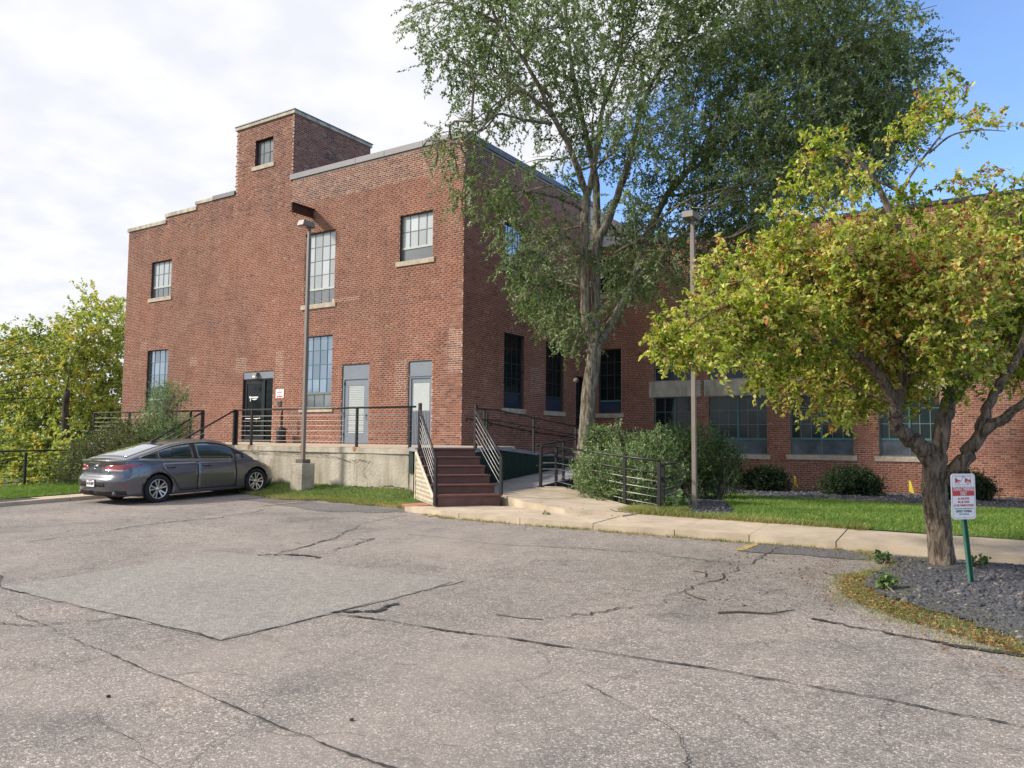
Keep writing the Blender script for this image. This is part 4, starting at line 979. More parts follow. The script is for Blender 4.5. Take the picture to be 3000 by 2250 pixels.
# cream lattice on the left side: crossing slats clipped to the stair outline
def clip_line(px, pz, dx, dz, poly):
    t0, t1 = -9, 9
    n = len(poly)
    for i in range(n):
        ax, az = poly[i]; bx, bz = poly[(i + 1) % n]; nx, nz = -(bz - az), (bx - ax)
        den = nx * dx + nz * dz; num = nx * (ax - px) + nz * (az - pz)
        if abs(den) < 1e-9:
            if num > 0: return None
            continue
        t = num / den
        if den > 0: t0 = max(t0, t)
        else: t1 = min(t1, t)
    return (t0, t1) if t1 - t0 > .03 else None
LP = [(0.0, .22), (2.12, .24), (2.12, .40), (.10, 1.28), (0, 1.28)]
def LPt(s, z, off): p = TL + sd * s - se * off; return (p.x, p.y, z)
m = MB(); m.poly([LPt(s, z, -.06) for s, z in LP]); m.build('backing', M_INK, st)  # black sheet added to stand for the darkness under the stairs
for sgn, off in ((1, .012), (-1, .020)):
    for k in range(-14, 32):
        c = k * .105
        r_ = clip_line(c, .2, .5 * sgn, .866, LP)
        if r_:
            a = (c + .5 * sgn * r_[0], .2 + .866 * r_[0]); b = (c + .5 * sgn * r_[1], .2 + .866 * r_[1])
            MB().bar(LPt(*a, off), LPt(*b, off), .034, .008, up=(-se.x, -se.y, 0)).build('slat', M_CREAM, st)
m = MB(); m.bar(LPt(.06, 1.27, .03), LPt(2.10, .40, .03), .03, .05); m.bar(LPt(.02, .2, .03), LPt(.02, 1.27, .03), .04, .02); m.build('lattice_frame', M_CREAM, st)
# ------------------------------------------------------------------ railings
def polyline_at(pts, L):
    for a, b in zip(pts[:-1], pts[1:]):
        a = Vector(a); b = Vector(b); d = (b - a).length
        if L <= d: return a + (b - a) * (L / d)
        L -= d
    return Vector(pts[-1])
def railing(name, label, pts, H, posts, cables, cat='railing', group=None, mid=None, pw=.055, tr=.024, ctr=.007, cmat=None, plate=True, midr=.018, loc=None):
    """pts: base line; posts: list of base points (x,y,z[,height]); cables: heights above the base line"""
    t = thing(name, label, cat, loc or pts[0], 0, group)
    up = Vector((0, 0, 1))
    MB().tube([Vector(p) + up * H for p in pts], tr, 8).build('top_rail', M_BLACK, t, smooth=True)
    for m in (mid or []): MB().tube([Vector(p) + up * m for p in pts], midr, 6).build('mid_rail', M_BLACK, t, smooth=True)
    for c in cables: MB().tube([Vector(p) + up * c for p in pts], ctr, 5).build('cable', cmat or M_STEELW, t, smooth=True)
    for p in posts:
        h = p[3] if len(p) > 3 else H
        m = MB().box(p[0] - pw / 2, p[0] + pw / 2, p[1] - pw / 2, p[1] + pw / 2, p[2], p[2] + h - .02)
        if plate: m.box(p[0] - pw, p[0] + pw, p[1] - pw, p[1] + pw, p[2] - .002, p[2] + .012)
        m.build('post', M_BLACK, t)
    return t
CH = [.14, .275, .41, .545, .68, .82]
railing('deck_railing', 'black steel railing with six thin cables along the concrete dock edge', [(-18.8, 14.46, 1.34), (-12.13, 14.46, 1.34)], 1.0, [(x, 14.46, 1.34) for x in (-18.78, -18.13, -16.02, -14.06, -12.3)], CH, ctr=.0075)
railing('deck_railing', 'black cable railing on the dock left of the rear stairs, half behind the bushes', [(-26.3, 14.46, 1.34), (-20.32, 14.46, 1.34)], 1.0, [(x, 14.46, 1.34) for x in (-26.3, -24.2, -22.3, -20.95, -20.34)], CH, ctr=.0075)
def stair_rail(label, top, bot, Ht, Hb, zt, zb, dn=1, cab=5, name='stair_railing', group=None):
    t = thing(name, label, 'railing', (bot[0], bot[1], zb), 0, group)
    a = Vector((top[0], top[1], zt + Ht)); b = Vector((bot[0], bot[1], zb + Hb))
    MB().tube([a, b], .026, 8).build('top_rail', M_BLACK, t, smooth=True)
    m = MB().box(top[0] - .03, top[0] + .03, top[1] - .03, top[1] + .03, zt, zt + 1.02); m.build('post', M_BLACK, t)
    m = MB().bar((bot[0], bot[1], zb), (b.x, b.y, b.z), .06); m.build('post', M_BLACK, t)
    for k in range(cab):
        f = .15 + .155 * k
        MB().tube([a - Vector((0, 0, f * Ht)), b - Vector((0, 0, f * .92 * Ht))], .0075, 5).build('cable', M_STEELW, t, smooth=True)
    return t
pR = SP(5, 1, 0, -.02); pL = SP(5, 0, 0, .03)
stair_rail('left black handrail of the brown steps with slanting cables', (SP(0, .04, 0)[0], SP(0, .04, 0)[1]), (pL[0], pL[1]), .86, .94, 1.36, .25)
stair_rail('right black handrail of the brown steps, next to the concrete apron', (SP(0, .985, 0)[0], SP(0, .985, 0)[1]), (pR[0], pR[1]), .86, .80, 1.36, .43)
stair_rail('right hand sloping rail of the rear dock stairs above the car roof', (-18.82, 14.4), (-18.82, 11.95), .99, .85, 1.34, .2, name='stair_railing')
stair_rail('left hand sloping rail of the rear dock stairs next to the bush', (-20.3, 14.4), (-20.3, 12.1), .95, .85, 1.34, .2, name='stair_railing')
bs = thing('rear_stairs', 'plain concrete steps down from the dock, hidden behind the parked car', 'stairs', (-19.55, 13.4, .1))
for i in range(6): MB().box(-20.25, -18.86, 12.55 + .34 * i, 12.55 + .34 * (i + 1) - .002, -.1, 1.15 * (i + 1) / 6.2).build('step', M_DOCK, bs)
# upper ramp outer rail, wall handrail, lower ramp rails
up_pts = [(-11.33, 15.95, 1.362), (-11.33, 16.7, 1.362), (-11.33, 23.2, zup(23.2)), (-11.33, 23.9, zup(23.2))]
railing('ramp_railing', 'dark two bar railing along the upper ramp above the green lattice', [(TR.x, TR.y, 1.362)] + up_pts, .97, [(-11.33, 16.2, 1.36), (-11.33, 16.32, 1.36, .9), (-11.33, 18.62, zup(18.62)), (-11.33, 21.1, zup(21.1)), (-11.33, 23.5, zup(23.2))], [], mid=[.70], midr=.017)
t = thing('wall_handrail', 'dark handrail bracketed to the shaded brick wall beside the upper ramp', 'handrail', (XB + .1, 19.3, 2.2))
MB().tube([(XB + .02, 19.35, 2.12), (XB + .1, 19.32, 2.2), (XB + .1, 23.1, 1.83), (XB + .1, 26.4, 1.63)], .02, 8).build('rail', M_BLACK, t, smooth=True)
for y, z in ((20.6, 2.08), (23.1, 1.83), (25.3, 1.70)): MB().tube([(XB + .01, y, z - .09), (XB + .08, y, z - .09), (XB + .1, y, z - .01)], .012, 6).build('bracket', M_BLACK, t)
lo = [(-9.86, 16.35, .43), (-9.86, 21.6, zlo(21.6)), (-9.86, 25.5, zlo(25))]
railing('ramp_railing', 'black two bar railing on the outer edge of the lower ramp behind the tree', lo, 1.0, [(-9.86, 17.7, zlo(17.7)), (-9.86, 19.7, zlo(19.7)), (-9.86, 21.8, zlo(21.8)), (-9.86, 25.5, .85)], [], mid=[.76, .5], midr=.017)
railing('landing_railing', 'short dark railing on the far ramp landing in front of the wing window', [(-13.6, 25.55, .85), (-9.9, 25.55, .85)], 1.02, [(-13.5, 25.55, .85), (-11.56, 25.55, .85), (-10.92, 25.55, .85)], [], mid=[.7])
FB_ = [(-9.68, 16.25, .43), (-9.58, 16.83, .42), (-6.66, 14.5, .27), (-5.80, 14.2, .21)]
railing('front_railing', 'black cable railing curving in front of the leafy green bush', FB_, .98, [p for p in FB_], [.13, .28, .43, .58], mid=[.74], ctr=.008, midr=.02, pw=.06)
railing('gate_railing', 'short black return railing between the bush and the lamp post', [(-5.80, 14.26, .21), (-6.37, 17.0, .19)], .90, [(-5.78, 14.36, .2), (-6.37, 17.0, .19)], [.13, .28, .42], mid=[.62], ctr=.008, midr=.022, pw=.06)
railing('left_railing', 'black cable railing along the left lawn at the edge of the woods', [(-22.9, 3.5, .10), (-22.9, 12.6, .2)], .96, [(-22.9, y, .12 + .01 * (y - 7)) for y in (4.9, 7.8, 10.75, 12.6)], [.10, .25, .4, .55, .7, .83], ctr=.007, cmat=M_BLACK, tr=.022)
# ------------------------------------------------------------------ lamp posts
def lamp_post(x, y, z0, zt, label, base_block):
    t = thing('lamp_post', label, 'lamp post', (x, y, z0 if not base_block else .2), 0, 'car park lamp posts')
    MB().box(x - .043, x + .043, y - .043, y + .043, z0 + .0, zt - .28).build('pole', M_POLE, t, bevel=.006)
    MB().box(x - .032, x + .032, y - .032, y + .032, zt - .279, zt).build('tenon', M_POLE, t)
    m = MB(); hx = .12; y1, y0 = y + .10, y - .32; zb = zt - .0; h = .14
    m.hexa([(x - hx, y0, zb), (x + hx, y0, zb), (x + hx, y1, zb), (x - hx, y1, zb), (x - hx * .86, y0 + .05, zb + h), (x + hx * .86, y0 + .05, zb + h), (x + hx * .86, y1 - .02, zb + h), (x - hx * .86, y1 - .02, zb + h)])
    hd = m.build('lamp_head', M_POLE, t, bevel=.006)
    m = MB().box(x - hx + .035, x + hx - .035, y0 + .035, y1 - .10, zb - .012, zb - .002); m.build('lens', M_GL_GREY, hd)
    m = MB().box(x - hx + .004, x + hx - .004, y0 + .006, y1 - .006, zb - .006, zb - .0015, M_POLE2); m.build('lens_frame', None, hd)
    if base_block:
        m = MB(); m.prism([(x - .22, y - .21), (x + .21, y - .21), (x + .21, y + .21), (x - .22, y + .21)], .12, .92); m.build('concrete_base', M_DOCK, t, bevel=.012)
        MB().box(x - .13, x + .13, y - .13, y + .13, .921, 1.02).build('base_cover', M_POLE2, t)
    return t
lamp_post(-15.26, 13.79, 1.0, 7.02, 'tall square lamp post standing on a concrete block before the dock', True)
lamp_post(-5.50, 15.33, .15, 6.15, 'tall square lamp post rising from the gravel next to the green bush', False)
wr = thing('wall_wire', 'thin pale wire sagging diagonally across the front brick wall', 'wire', (-19.8, YA - .03, 6.0))
MB().tube([(-20.9, YA - .03, 6.55), (-18.6, YA - .03, 5.7), (-16.5, YA - .03, 4.95), (-15.3, YA - .03, 4.45), (-14.3, YA - .03, 3.9)], .006, 5).build('wire', M_STONE, wr)
# ------------------------------------------------------------------ tow sign
sg = thing('parking_sign', 'white and red tenant parking only sign on a leaning green post', 'sign', (-.40, 8.87, .2))
ca, sa = math.cos(rad(49)), math.sin(rad(49)); sc_ = Vector((-.463, 9.122, 1.052))
ex = Vector((ca, sa, 0)); en = Vector((sa, -ca, 0)); Msg = Matrix(((ex.x, 0, en.x, sc_.x), (ex.y, 0, en.y, sc_.y), (ex.z, 1, en.z, sc_.z), (0, 0, 0, 1)))
def sign_local(pts, z=0.0): return [tuple(Msg @ Vector((x, y, z))) for x, y in pts]
def rrect(w, h, r, n=6):
    P = []
    for cx, cy, a0 in ((w - r, h - r, 0), (-w + r, h - r, 90), (-w + r, -h + r, 180), (w - r, -h + r, 270)):
        for k in range(n + 1): a = rad(a0 + 90 * k / n); P.append((cx + r * math.cos(a), cy + r * math.sin(a)))
    return P
def extr(P, z0, z1, mat, name, parent):
    mb = MB(); n = len(P); A = sign_local(P, z0); B = sign_local(P, z1)
    mb.v = A + B; mb.f = [tuple(reversed(range(n))), tuple(range(n, 2 * n))] + [(i, (i + 1) % n, n + (i + 1) % n, n + i) for i in range(n)]; mb.m = [0] * len(mb.f)
    return mb.build(name, mat, parent)
pl_ = extr(rrect(.1524, .2286, .035), 0, .003, M_WHITE, 'sign_plate', sg)
def ringmesh(w, h, r, t, mat, name):
    A = sign_local(rrect(w, h, r), .0036); B = sign_local(rrect(w - t, h - t, r - t * .6), .0036); n = len(A)
    npq = [(i, (i + 1) % n, n + (i + 1) % n, n + i) for i in range(n)]
    o = bpy.data.objects.new(name, npmesh(name, A + B, npq, mat)); COL.objects.link(o); adopt(o, pl_)
ringmesh(.1400, .2165, .028, .003, M_RED, 'border')
extr([(-.138, .052), (.138, .052), (.138, .098), (-.138, .098)], .0031, .0036, M_RED, 'red_band', pl_)
extr([(-.138, .006), (.138, .006), (.138, .0515), (-.138, .0515)], .0031, .0036, M_RED, 'red_band', pl_)
def sign_text(s, y, size, w, mat):
    me = text_mesh(s, size, mat=mat, w=w)
    o = bpy.data.objects.new('lettering', me); COL.objects.link(o)
    R3 = Matrix(((ex.x, 0, en.x, 0), (ex.y, 0, en.y, 0), (0, 1, 0, 0), (0, 0, 0, 1)))
    p = Msg @ Vector((0, y, .0044)); o.matrix_world = Matrix.Translation(p) @ R3; o.parent = pl_; o.matrix_parent_inverse = wmat(pl_).inverted(); o.location = p; o.rotation_euler = R3.to_euler()
sign_text('TENANT PARKING', .074, .058, .262, M_WHITE); sign_text('ONLY', .029, .056, .078, M_WHITE)
sign_text('ALL VIOLATORS', -.022, .030, .142, M_RED); sign_text('WILL BE TOWED', -.056, .030, .148, M_RED); sign_text('AT THE OWNER\'S EXPENSE', -.090, .030, .250, M_RED)
sign_text('VEHICLES WILL BE IMPOUNDED TO', -.122, .011, .235, M_INK); sign_text('EXPERT TOWING', -.149, .032, .198, M_INK); sign_text('234 N. Broadway', -.176, .017, .125, M_INK)
# tow pictogram
fr_ = [((-.100, .115), (.100, .115), (.100, .118), (-.100, .118)), ((-.100, .200), (.100, .200), (.100, .203), (-.100, .203)), ((-.100, .118), (-.097, .118), (-.097, .200), (-.100, .200)), ((.097, .118), (.100, .118), (.100, .200), (.097, .200))]
for f in fr_: extr(list(f), .0031, .0036, M_INK, 'frame_line', pl_)
extr([(-.097, .138), (-.080, .138), (-.070, .152), (-.048, .155), (-.036, .142), (-.028, .152), (-.040, .164), (-.066, .170), (-.084, .184), (-.097, .184)], .0031, .0038, M_RED, 'towed_car', pl_)
extr([(.022, .138), (.038, .138), (.048, .154), (.074, .154), (.084, .138), (.097, .138), (.097, .168), (.060, .172), (.036, .188), (.022, .170)], .0031, .0038, M_RED, 'tow_truck', pl_)
def sdisc(cx, cy, r0, r1, mat, name):
    n = 14; A = sign_local([(cx + r0 * math.cos(2 * math.pi * k / n), cy + r0 * math.sin(2 * math.pi * k / n)) for k in range(n)], .004); B = sign_local([(cx + r1 * math.cos(2 * math.pi * k / n), cy + r1 * math.sin(2 * math.pi * k / n)) for k in range(n)], .004)
    o = bpy.data.objects.new(name, npmesh(name, A + B, [(i, (i + 1) % n, n + (i + 1) % n, n + i) for i in range(n)], mat)); COL.objects.link(o); adopt(o, pl_)
sdisc(-.058, .138, .013, .008, M_RED, 'wheel_mark'); sdisc(.061, .136, .015, .009, M_RED, 'wheel_mark')
extr([(-.030, .150), (-.016, .160), (-.010, .182), (-.006, .192), (.022, .186), (.036, .178), (.036, .182), (.020, .191), (-.006, .197), (-.013, .184), (-.019, .162), (-.031, .153)], .0031, .0038, M_INK, 'tow_hook', pl_)
# U channel post
base = sc_ + ex * .11 - en * .034; base.z = .0; top = sc_ - en * .034 + Vector((0, 0, .20)) - ex * .02
m = MB(); rt = ex
m.bar(base, top, .036, .005, up=tuple(en)); m.bar(base - rt * .022 + en * .011, top - rt * .022 + en * .011, .006, .028, up=tuple(en)); m.bar(base + rt * .022 + en * .011, top + rt * .022 + en * .011, .006, .028, up=tuple(en))
m.build('post', M_GREENPOST, sg)
for dy in (.205, -.205):
    p = Msg @ Vector((0, dy, .004)); MB().lathe([(0, .004), (.006, .004), (.006, 0)], tuple(p), 8).build('bolt', M_STEELW, sg)
# ------------------------------------------------------------------ cigarette post, paver, flags
ap_ = thing('ash_receptacle', 'black plastic ash receptacle with tall neck by the glass door', 'ashtray', (-21.9, 18.75, 1.36))
MB().lathe([(0, 0), (.19, 0), (.19, .06), (.165, .07), (.165, .40), (.20, .42), (.20, .46), (.15, .52), (.07, .56)], (-21.9, 18.75, 1.362), 16).build('base', M_BLACK, ap_, smooth=False)
MB().lathe([(.05, .56), (.045, 1.0), (.035, 1.22), (.0, 1.24)], (-21.9, 18.75, 1.362), 12).build('neck', M_BLACK, ap_, smooth=True)
pv = MB(); pv.prism([(-10.75, 12.42), (-10.25, 12.30), (-9.98, 12.72), (-10.5, 12.98)], lambda x, y: T(x, y) + .0, lambda x, y: T(x, y) + .10)
tag(pv.build('paver', simple('red_paver', (.35, .16, .11), .9, var=.2), None, bevel=.01), 'reddish concrete paver lying in the grass at the stair lattice foot', 'paver')
M_FLAG = simple('yellow_flag', (.75, .60, .03), .6)
for (x, y, lab) in ((-5.95, 25.6, 'small yellow marker flag in gravel between the left and middle yew shrubs'), (-2.62, 24.9, 'small yellow marker flag in gravel just left of the crabapple trunk')):
    f = thing('marker_flag', lab, 'flag', (x, y, -.05), 0, 'yellow utility flags in the gravel bed')
    MB().tube([(x, y, -.15), (x + .02, y, .50)], .006, 5).build('wire', M_STEELW, f)
    m = MB(); m.hexa([(x + .02, y, .18), (x + .16, y - .05, .12), (x + .16, y - .046, .12), (x + .02, y + .004, .18), (x + .02, y, .50), (x + .07, y - .02, .47), (x + .07, y - .016, .47), (x + .02, y + .004, .50)]); m.build('flag_cloth', M_FLAG, f)
# ------------------------------------------------------------------ parked sedan
def car_paint():
    m, nd, lk, b = new_mat('grey_metallic_paint')
    b.inputs['Base Color'].default_value = (.125, .125, .142, 1); b.inputs['Metallic'].default_value = .65; b.inputs['Roughness'].default_value = .28
    b.inputs['Coat Weight'].default_value = 1; b.inputs['Coat Roughness'].default_value = .03
    return m
M_PAINT = car_paint()
M_CGLASS = glass_mat('car_glass', (.015, .026, .028), .03, spec=1.0)
M_RGLASS = glass_mat('rear_glass', (.40, .43, .47), .04, spec=1.0, metal=.9)
M_CHROME = simple('chrome', (.75, .75, .77), .12, metal=1, var=.02)
M_RIM = simple('alloy', (.58, .58, .60), .28, metal=.85, var=.03)
M_RUBBER = simple('rubber', (.012, .012, .013), .85, var=.2, scale=30)
M_BLKPL = simple('black_plastic', (.015, .015, .016), .6, var=.1)
M_TAIL = glass_mat('red_lens', (.32, .008, .012), .12)
M_TAILW = glass_mat('clear_lens', (.55, .50, .50), .12)
M_AMBER = glass_mat('amber_lens', (.55, .16, .03), .15)
M_HEAD = glass_mat('headlamp_lens', (.35, .36, .38), .08)
CAR = thing('parked_car', 'grey metallic four door sedan parked nose-in at the loading dock', 'car', (-17.20, 10.52, .062), rad(.6))
CAR.rotation_euler = (rad(1.35), 0, rad(.6)); CAR.scale = (.97, .97, .97)
def cpart(name, me, parent=None):
    o = bpy.data.objects.new(name, me); COL.objects.link(o); o.parent = parent or CAR; return o
def cmb(mb, name, mat=None, parent=None, smooth=False, bevel=0):
    o = cpart(name, mb.mesh(name, mat, smooth), parent)
    if bevel:
        b = o.modifiers.new('bevel', 'BEVEL'); b.width = bevel; b.segments = 2; b.limit_method = 'ANGLE'
    return o
def itp(x, xs_, ys_): return float(np.interp(x, xs_, ys_))
def sitp(x, X, Y):      # smooth interpolation
    i = min(max(int(np.searchsorted(X, x)) - 1, 0), len(X) - 2); t = min(1, max(0, (x - X[i]) / (X[i + 1] - X[i])))
    def sl(j):
        if j <= 0 or j >= len(X) - 1: return (Y[min(j + 1, len(X) - 1)] - Y[max(j - 1, 0)]) / (X[min(j + 1, len(X) - 1)] - X[max(j - 1, 0)])
        return (Y[j + 1] - Y[j - 1]) / (X[j + 1] - X[j - 1])
    h = X[i + 1] - X[i]; t2, t3 = t * t, t * t * t
    return (2 * t3 - 3 * t2 + 1) * Y[i] + (t3 - 2 * t2 + t) * h * sl(i) + (-2 * t3 + 3 * t2) * Y[i + 1] + (t3 - t2) * h * sl(i + 1)
REAR, FRONT = -1.06, 3.74
def c_rear(z): return sitp(z, [.18, .28, .40, .52, .60, .68, .80, .93, 1.0, 1.04], [-.93, -1.02, -1.075, -1.09, -1.08, -1.01, -.985, -.975, -1.03, -1.04])
def c_front(z): return sitp(z, [.16, .30, .45, .58, .68, .78, .9, 1.05], [3.60, 3.72, 3.76, 3.72, 3.62, 3.45, 3.2, 3.0])
def c_zs(s): return sitp(s, [-1.06, -.7, -.3, .4, 1.2, 2.0, 2.5, 3.0, 3.35, 3.6, 3.74], [1.02, 1.03, 1.015, .985, .96, .94, .925, .875, .80, .70, .62])
def c_zc(s): return sitp(s, [-1.06, -.7, -.3, .5, 2.3, 2.6, 3.0, 3.35, 3.6, 3.74], [1.035, 1.075, 1.10, 1.12, 1.06, 1.02, .965, .885, .79, .69])
def c_zb(s): return itp(s, [-1.06, -.7, -.4, 3.0, 3.3, 3.74], [.25, .21, .18, .18, .17, .17])
def c_f(z): return sitp(z, [.17, .24, .32, .45, .58, .68, .74, .82, .90, 1.05], [.935, .965, .972, .985, .997, 1.0, .990, .982, .965, .925])
CW = .932
def c_w(s): return CW * itp(s, [-1.06, -.3, .4, 1.5, 2.6, 3.74], [.955, .99, .985, .985, .995, .96])
NR, NF, LR, LF = 3.3, 2.7, .52, .95
def c_u(u):
    if u < .25:
        th = u / .25 * math.pi / 2; return REAR + LR * (1 - math.cos(th) ** (2 / NR)), math.sin(th) ** (2 / NR)
    if u > .75:
        th = (1 - u) / .25 * math.pi / 2; return FRONT - LF * (1 - math.cos(th) ** (2 / NF)), math.sin(th) ** (2 / NF)
    return REAR + LR + (u - .25) / .5 * (FRONT - LF - REAR - LR), 1.0
def c_P(u, z, off=0.0):
    s0, yf = c_u(u)
    s = s0 + (c_rear(z) - REAR) * smooth(-.25, -1.06, s0) + (c_front(z) - FRONT) * smooth(2.5, 3.74, s0)
    y = c_w(s0) * c_f(z) * yf
    if off:
        e = 1e-3
        a = Vector((*c_P(min(1, u + e), z)[:2], 0)) - Vector((*c_P(max(0, u - e), z)[:2], 0)); n = Vector((-a.y, a.x, 0)).normalized()
        # coordinates are (y lateral, s forward)
        n = Vector((a.y, -a.x, 0)).normalized()
        return (y + n.x * off, s + n.y * off, z)
    return (y, s, z)
def car_body():
    import bmesh
    us = [0.25 * (k / 16) for k in range(16)] + [.25 + .5 * k / 34 for k in range(34)] + [.75 + .25 * k / 18 for k in range(19)]
    nv = 20; nt = 7; V = []; ring = []
    for u in us:
        s0, yf = c_u(u); zb, zs_ = c_zb(s0), c_zs(s0); colv = []
        colv.append((0, c_P(u, zb)[1], zb + .0))
        for j in range(nv + 1):
            colv.append(c_P(u, zb + (zs_ - zb) * j / nv))
        x0, y0, z0 = colv[-1]; zc = c_zc(s0)
        for j in range(1, nt + 1):
            t = j / nt; colv.append((x0 * (1 - t), y0, z0 + (zc - zs_) * (1 - (1 - t) ** 2.4)))
        ring.append(colv)
    m = len(ring[0]); bm = bmesh.new()
    for sgn in (1, -1):
        vs = [[bm.verts.new((p[0] * sgn, p[1], p[2])) for p in c] for c in ring]
        for i in range(len(ring) - 1):
            for j in range(m - 1):
                q = [vs[i][j], vs[i + 1][j], vs[i + 1][j + 1], vs[i][j + 1]]
                bm.faces.new(q if sgn > 0 else q[::-1])
    bmesh.ops.remove_doubles(bm, verts=bm.verts[:], dist=2e-4)
    bmesh.ops.dissolve_degenerate(bm, dist=1e-4, edges=bm.edges[:])
    bmesh.ops.holes_fill(bm, edges=[e for e in bm.edges if e.is_boundary])
    bmesh.ops.recalc_face_normals(bm, faces=bm.faces[:])
    me = bpy.data.meshes.new('body'); bm.to_mesh(me); bm.free(); me.materials.append(M_PAINT); me.materials.append(M_BLKPL)
    me.polygons.foreach_set('use_smooth', [True] * len(me.polygons))
    o = bpy.data.objects.new('body', me); COL.objects.link(o)
    cut = MB()
    for s in (0, 2.805):
        for sg_ in (1, -1):
            cm = MB(); n = 40; r = .375
            a = [(sg_ * .60, s + r * math.cos(2 * math.pi * k / n), .345 + r * math.sin(2 * math.pi * k / n)) for k in range(n)]
            b = [(sg_ * 1.1, p[1], p[2]) for p in a]
            base = len(cut.v); cut.v += a + b
            f1 = tuple(base + k for k in range(n)); f2 = tuple(base + n + k for k in reversed(range(n)))
            fs = [(base + k, base + n + k, base + n + (k + 1) % n, base + (k + 1) % n) for k in range(n)]
            allf = [f1, f2] + fs
            if sg_ > 0: allf = [tuple(reversed(f)) for f in allf]
            cut.f += allf; cut.m += [0] * len(allf)
    cut.mats = [M_PAINT, M_BLKPL]; cut.m = [1] * len(cut.f)
    co = bpy.data.objects.new('cutter', cut.mesh('cutter')); COL.objects.link(co)
    bm = bmesh.new(); bm.from_mesh(co.data); bmesh.ops.recalc_face_normals(bm, faces=bm.faces[:]); bm.to_mesh(co.data); bm.free()
    md = o.modifiers.new('b', 'BOOLEAN'); md.object = co; md.operation = 'DIFFERENCE'; md.solver = 'EXACT'
    bpy.context.view_layer.update()
    res = bpy.data.meshes.new_from_object(o.evaluated_get(bpy.context.evaluated_depsgraph_get()))
    bpy.data.objects.remove(o); bpy.data.objects.remove(co)
    res.name = 'body'
    return res
body = cpart('body', car_body())
def c_side(s, z, off=0.0):      # point on the flank
    u = .25 + .5 * (s - (REAR + LR)) / (FRONT - LF - REAR - LR) if s > REAR + LR else None
    if u is None or u > .75:
        lo_, hi_ = (0, .25) if s <= REAR + LR else (.75, 1)
        best = min((abs(c_P(lo_ + (hi_ - lo_) * k / 120, z)[1] - s), lo_ + (hi_ - lo_) * k / 120) for k in range(121))[1]; u = best
    return c_P(u, z, off)
def rows_patch(rows, fn, off, mat, name, parent, sgn=1, n=14, smoothf=True, thick=.004):
    V = []; F = []; m = len(rows)
    for a, b, z in rows:
        for k in range(n + 1):
            p = fn(a + (b - a) * k / n, z, off); V.append((p[0] * sgn, p[1], p[2]))
    for j in range(m - 1):
        for k in range(n):
            q = (j * (n + 1) + k, j * (n + 1) + k + 1, (j + 1) * (n + 1) + k + 1, (j + 1) * (n + 1) + k)
            F.append(q if sgn > 0 else q[::-1])
    me = npmesh(name, V, F, mat, smoothf)
    o = cpart(name, me, parent)
    so = o.modifiers.new('thickness', 'SOLIDIFY'); so.thickness = thick; so.offset = -1
    return o
def ribbon3(pts, w, mat, name, parent, up=None):
    return cmb(MB().tube(pts, w, 6), name, mat, parent, True)
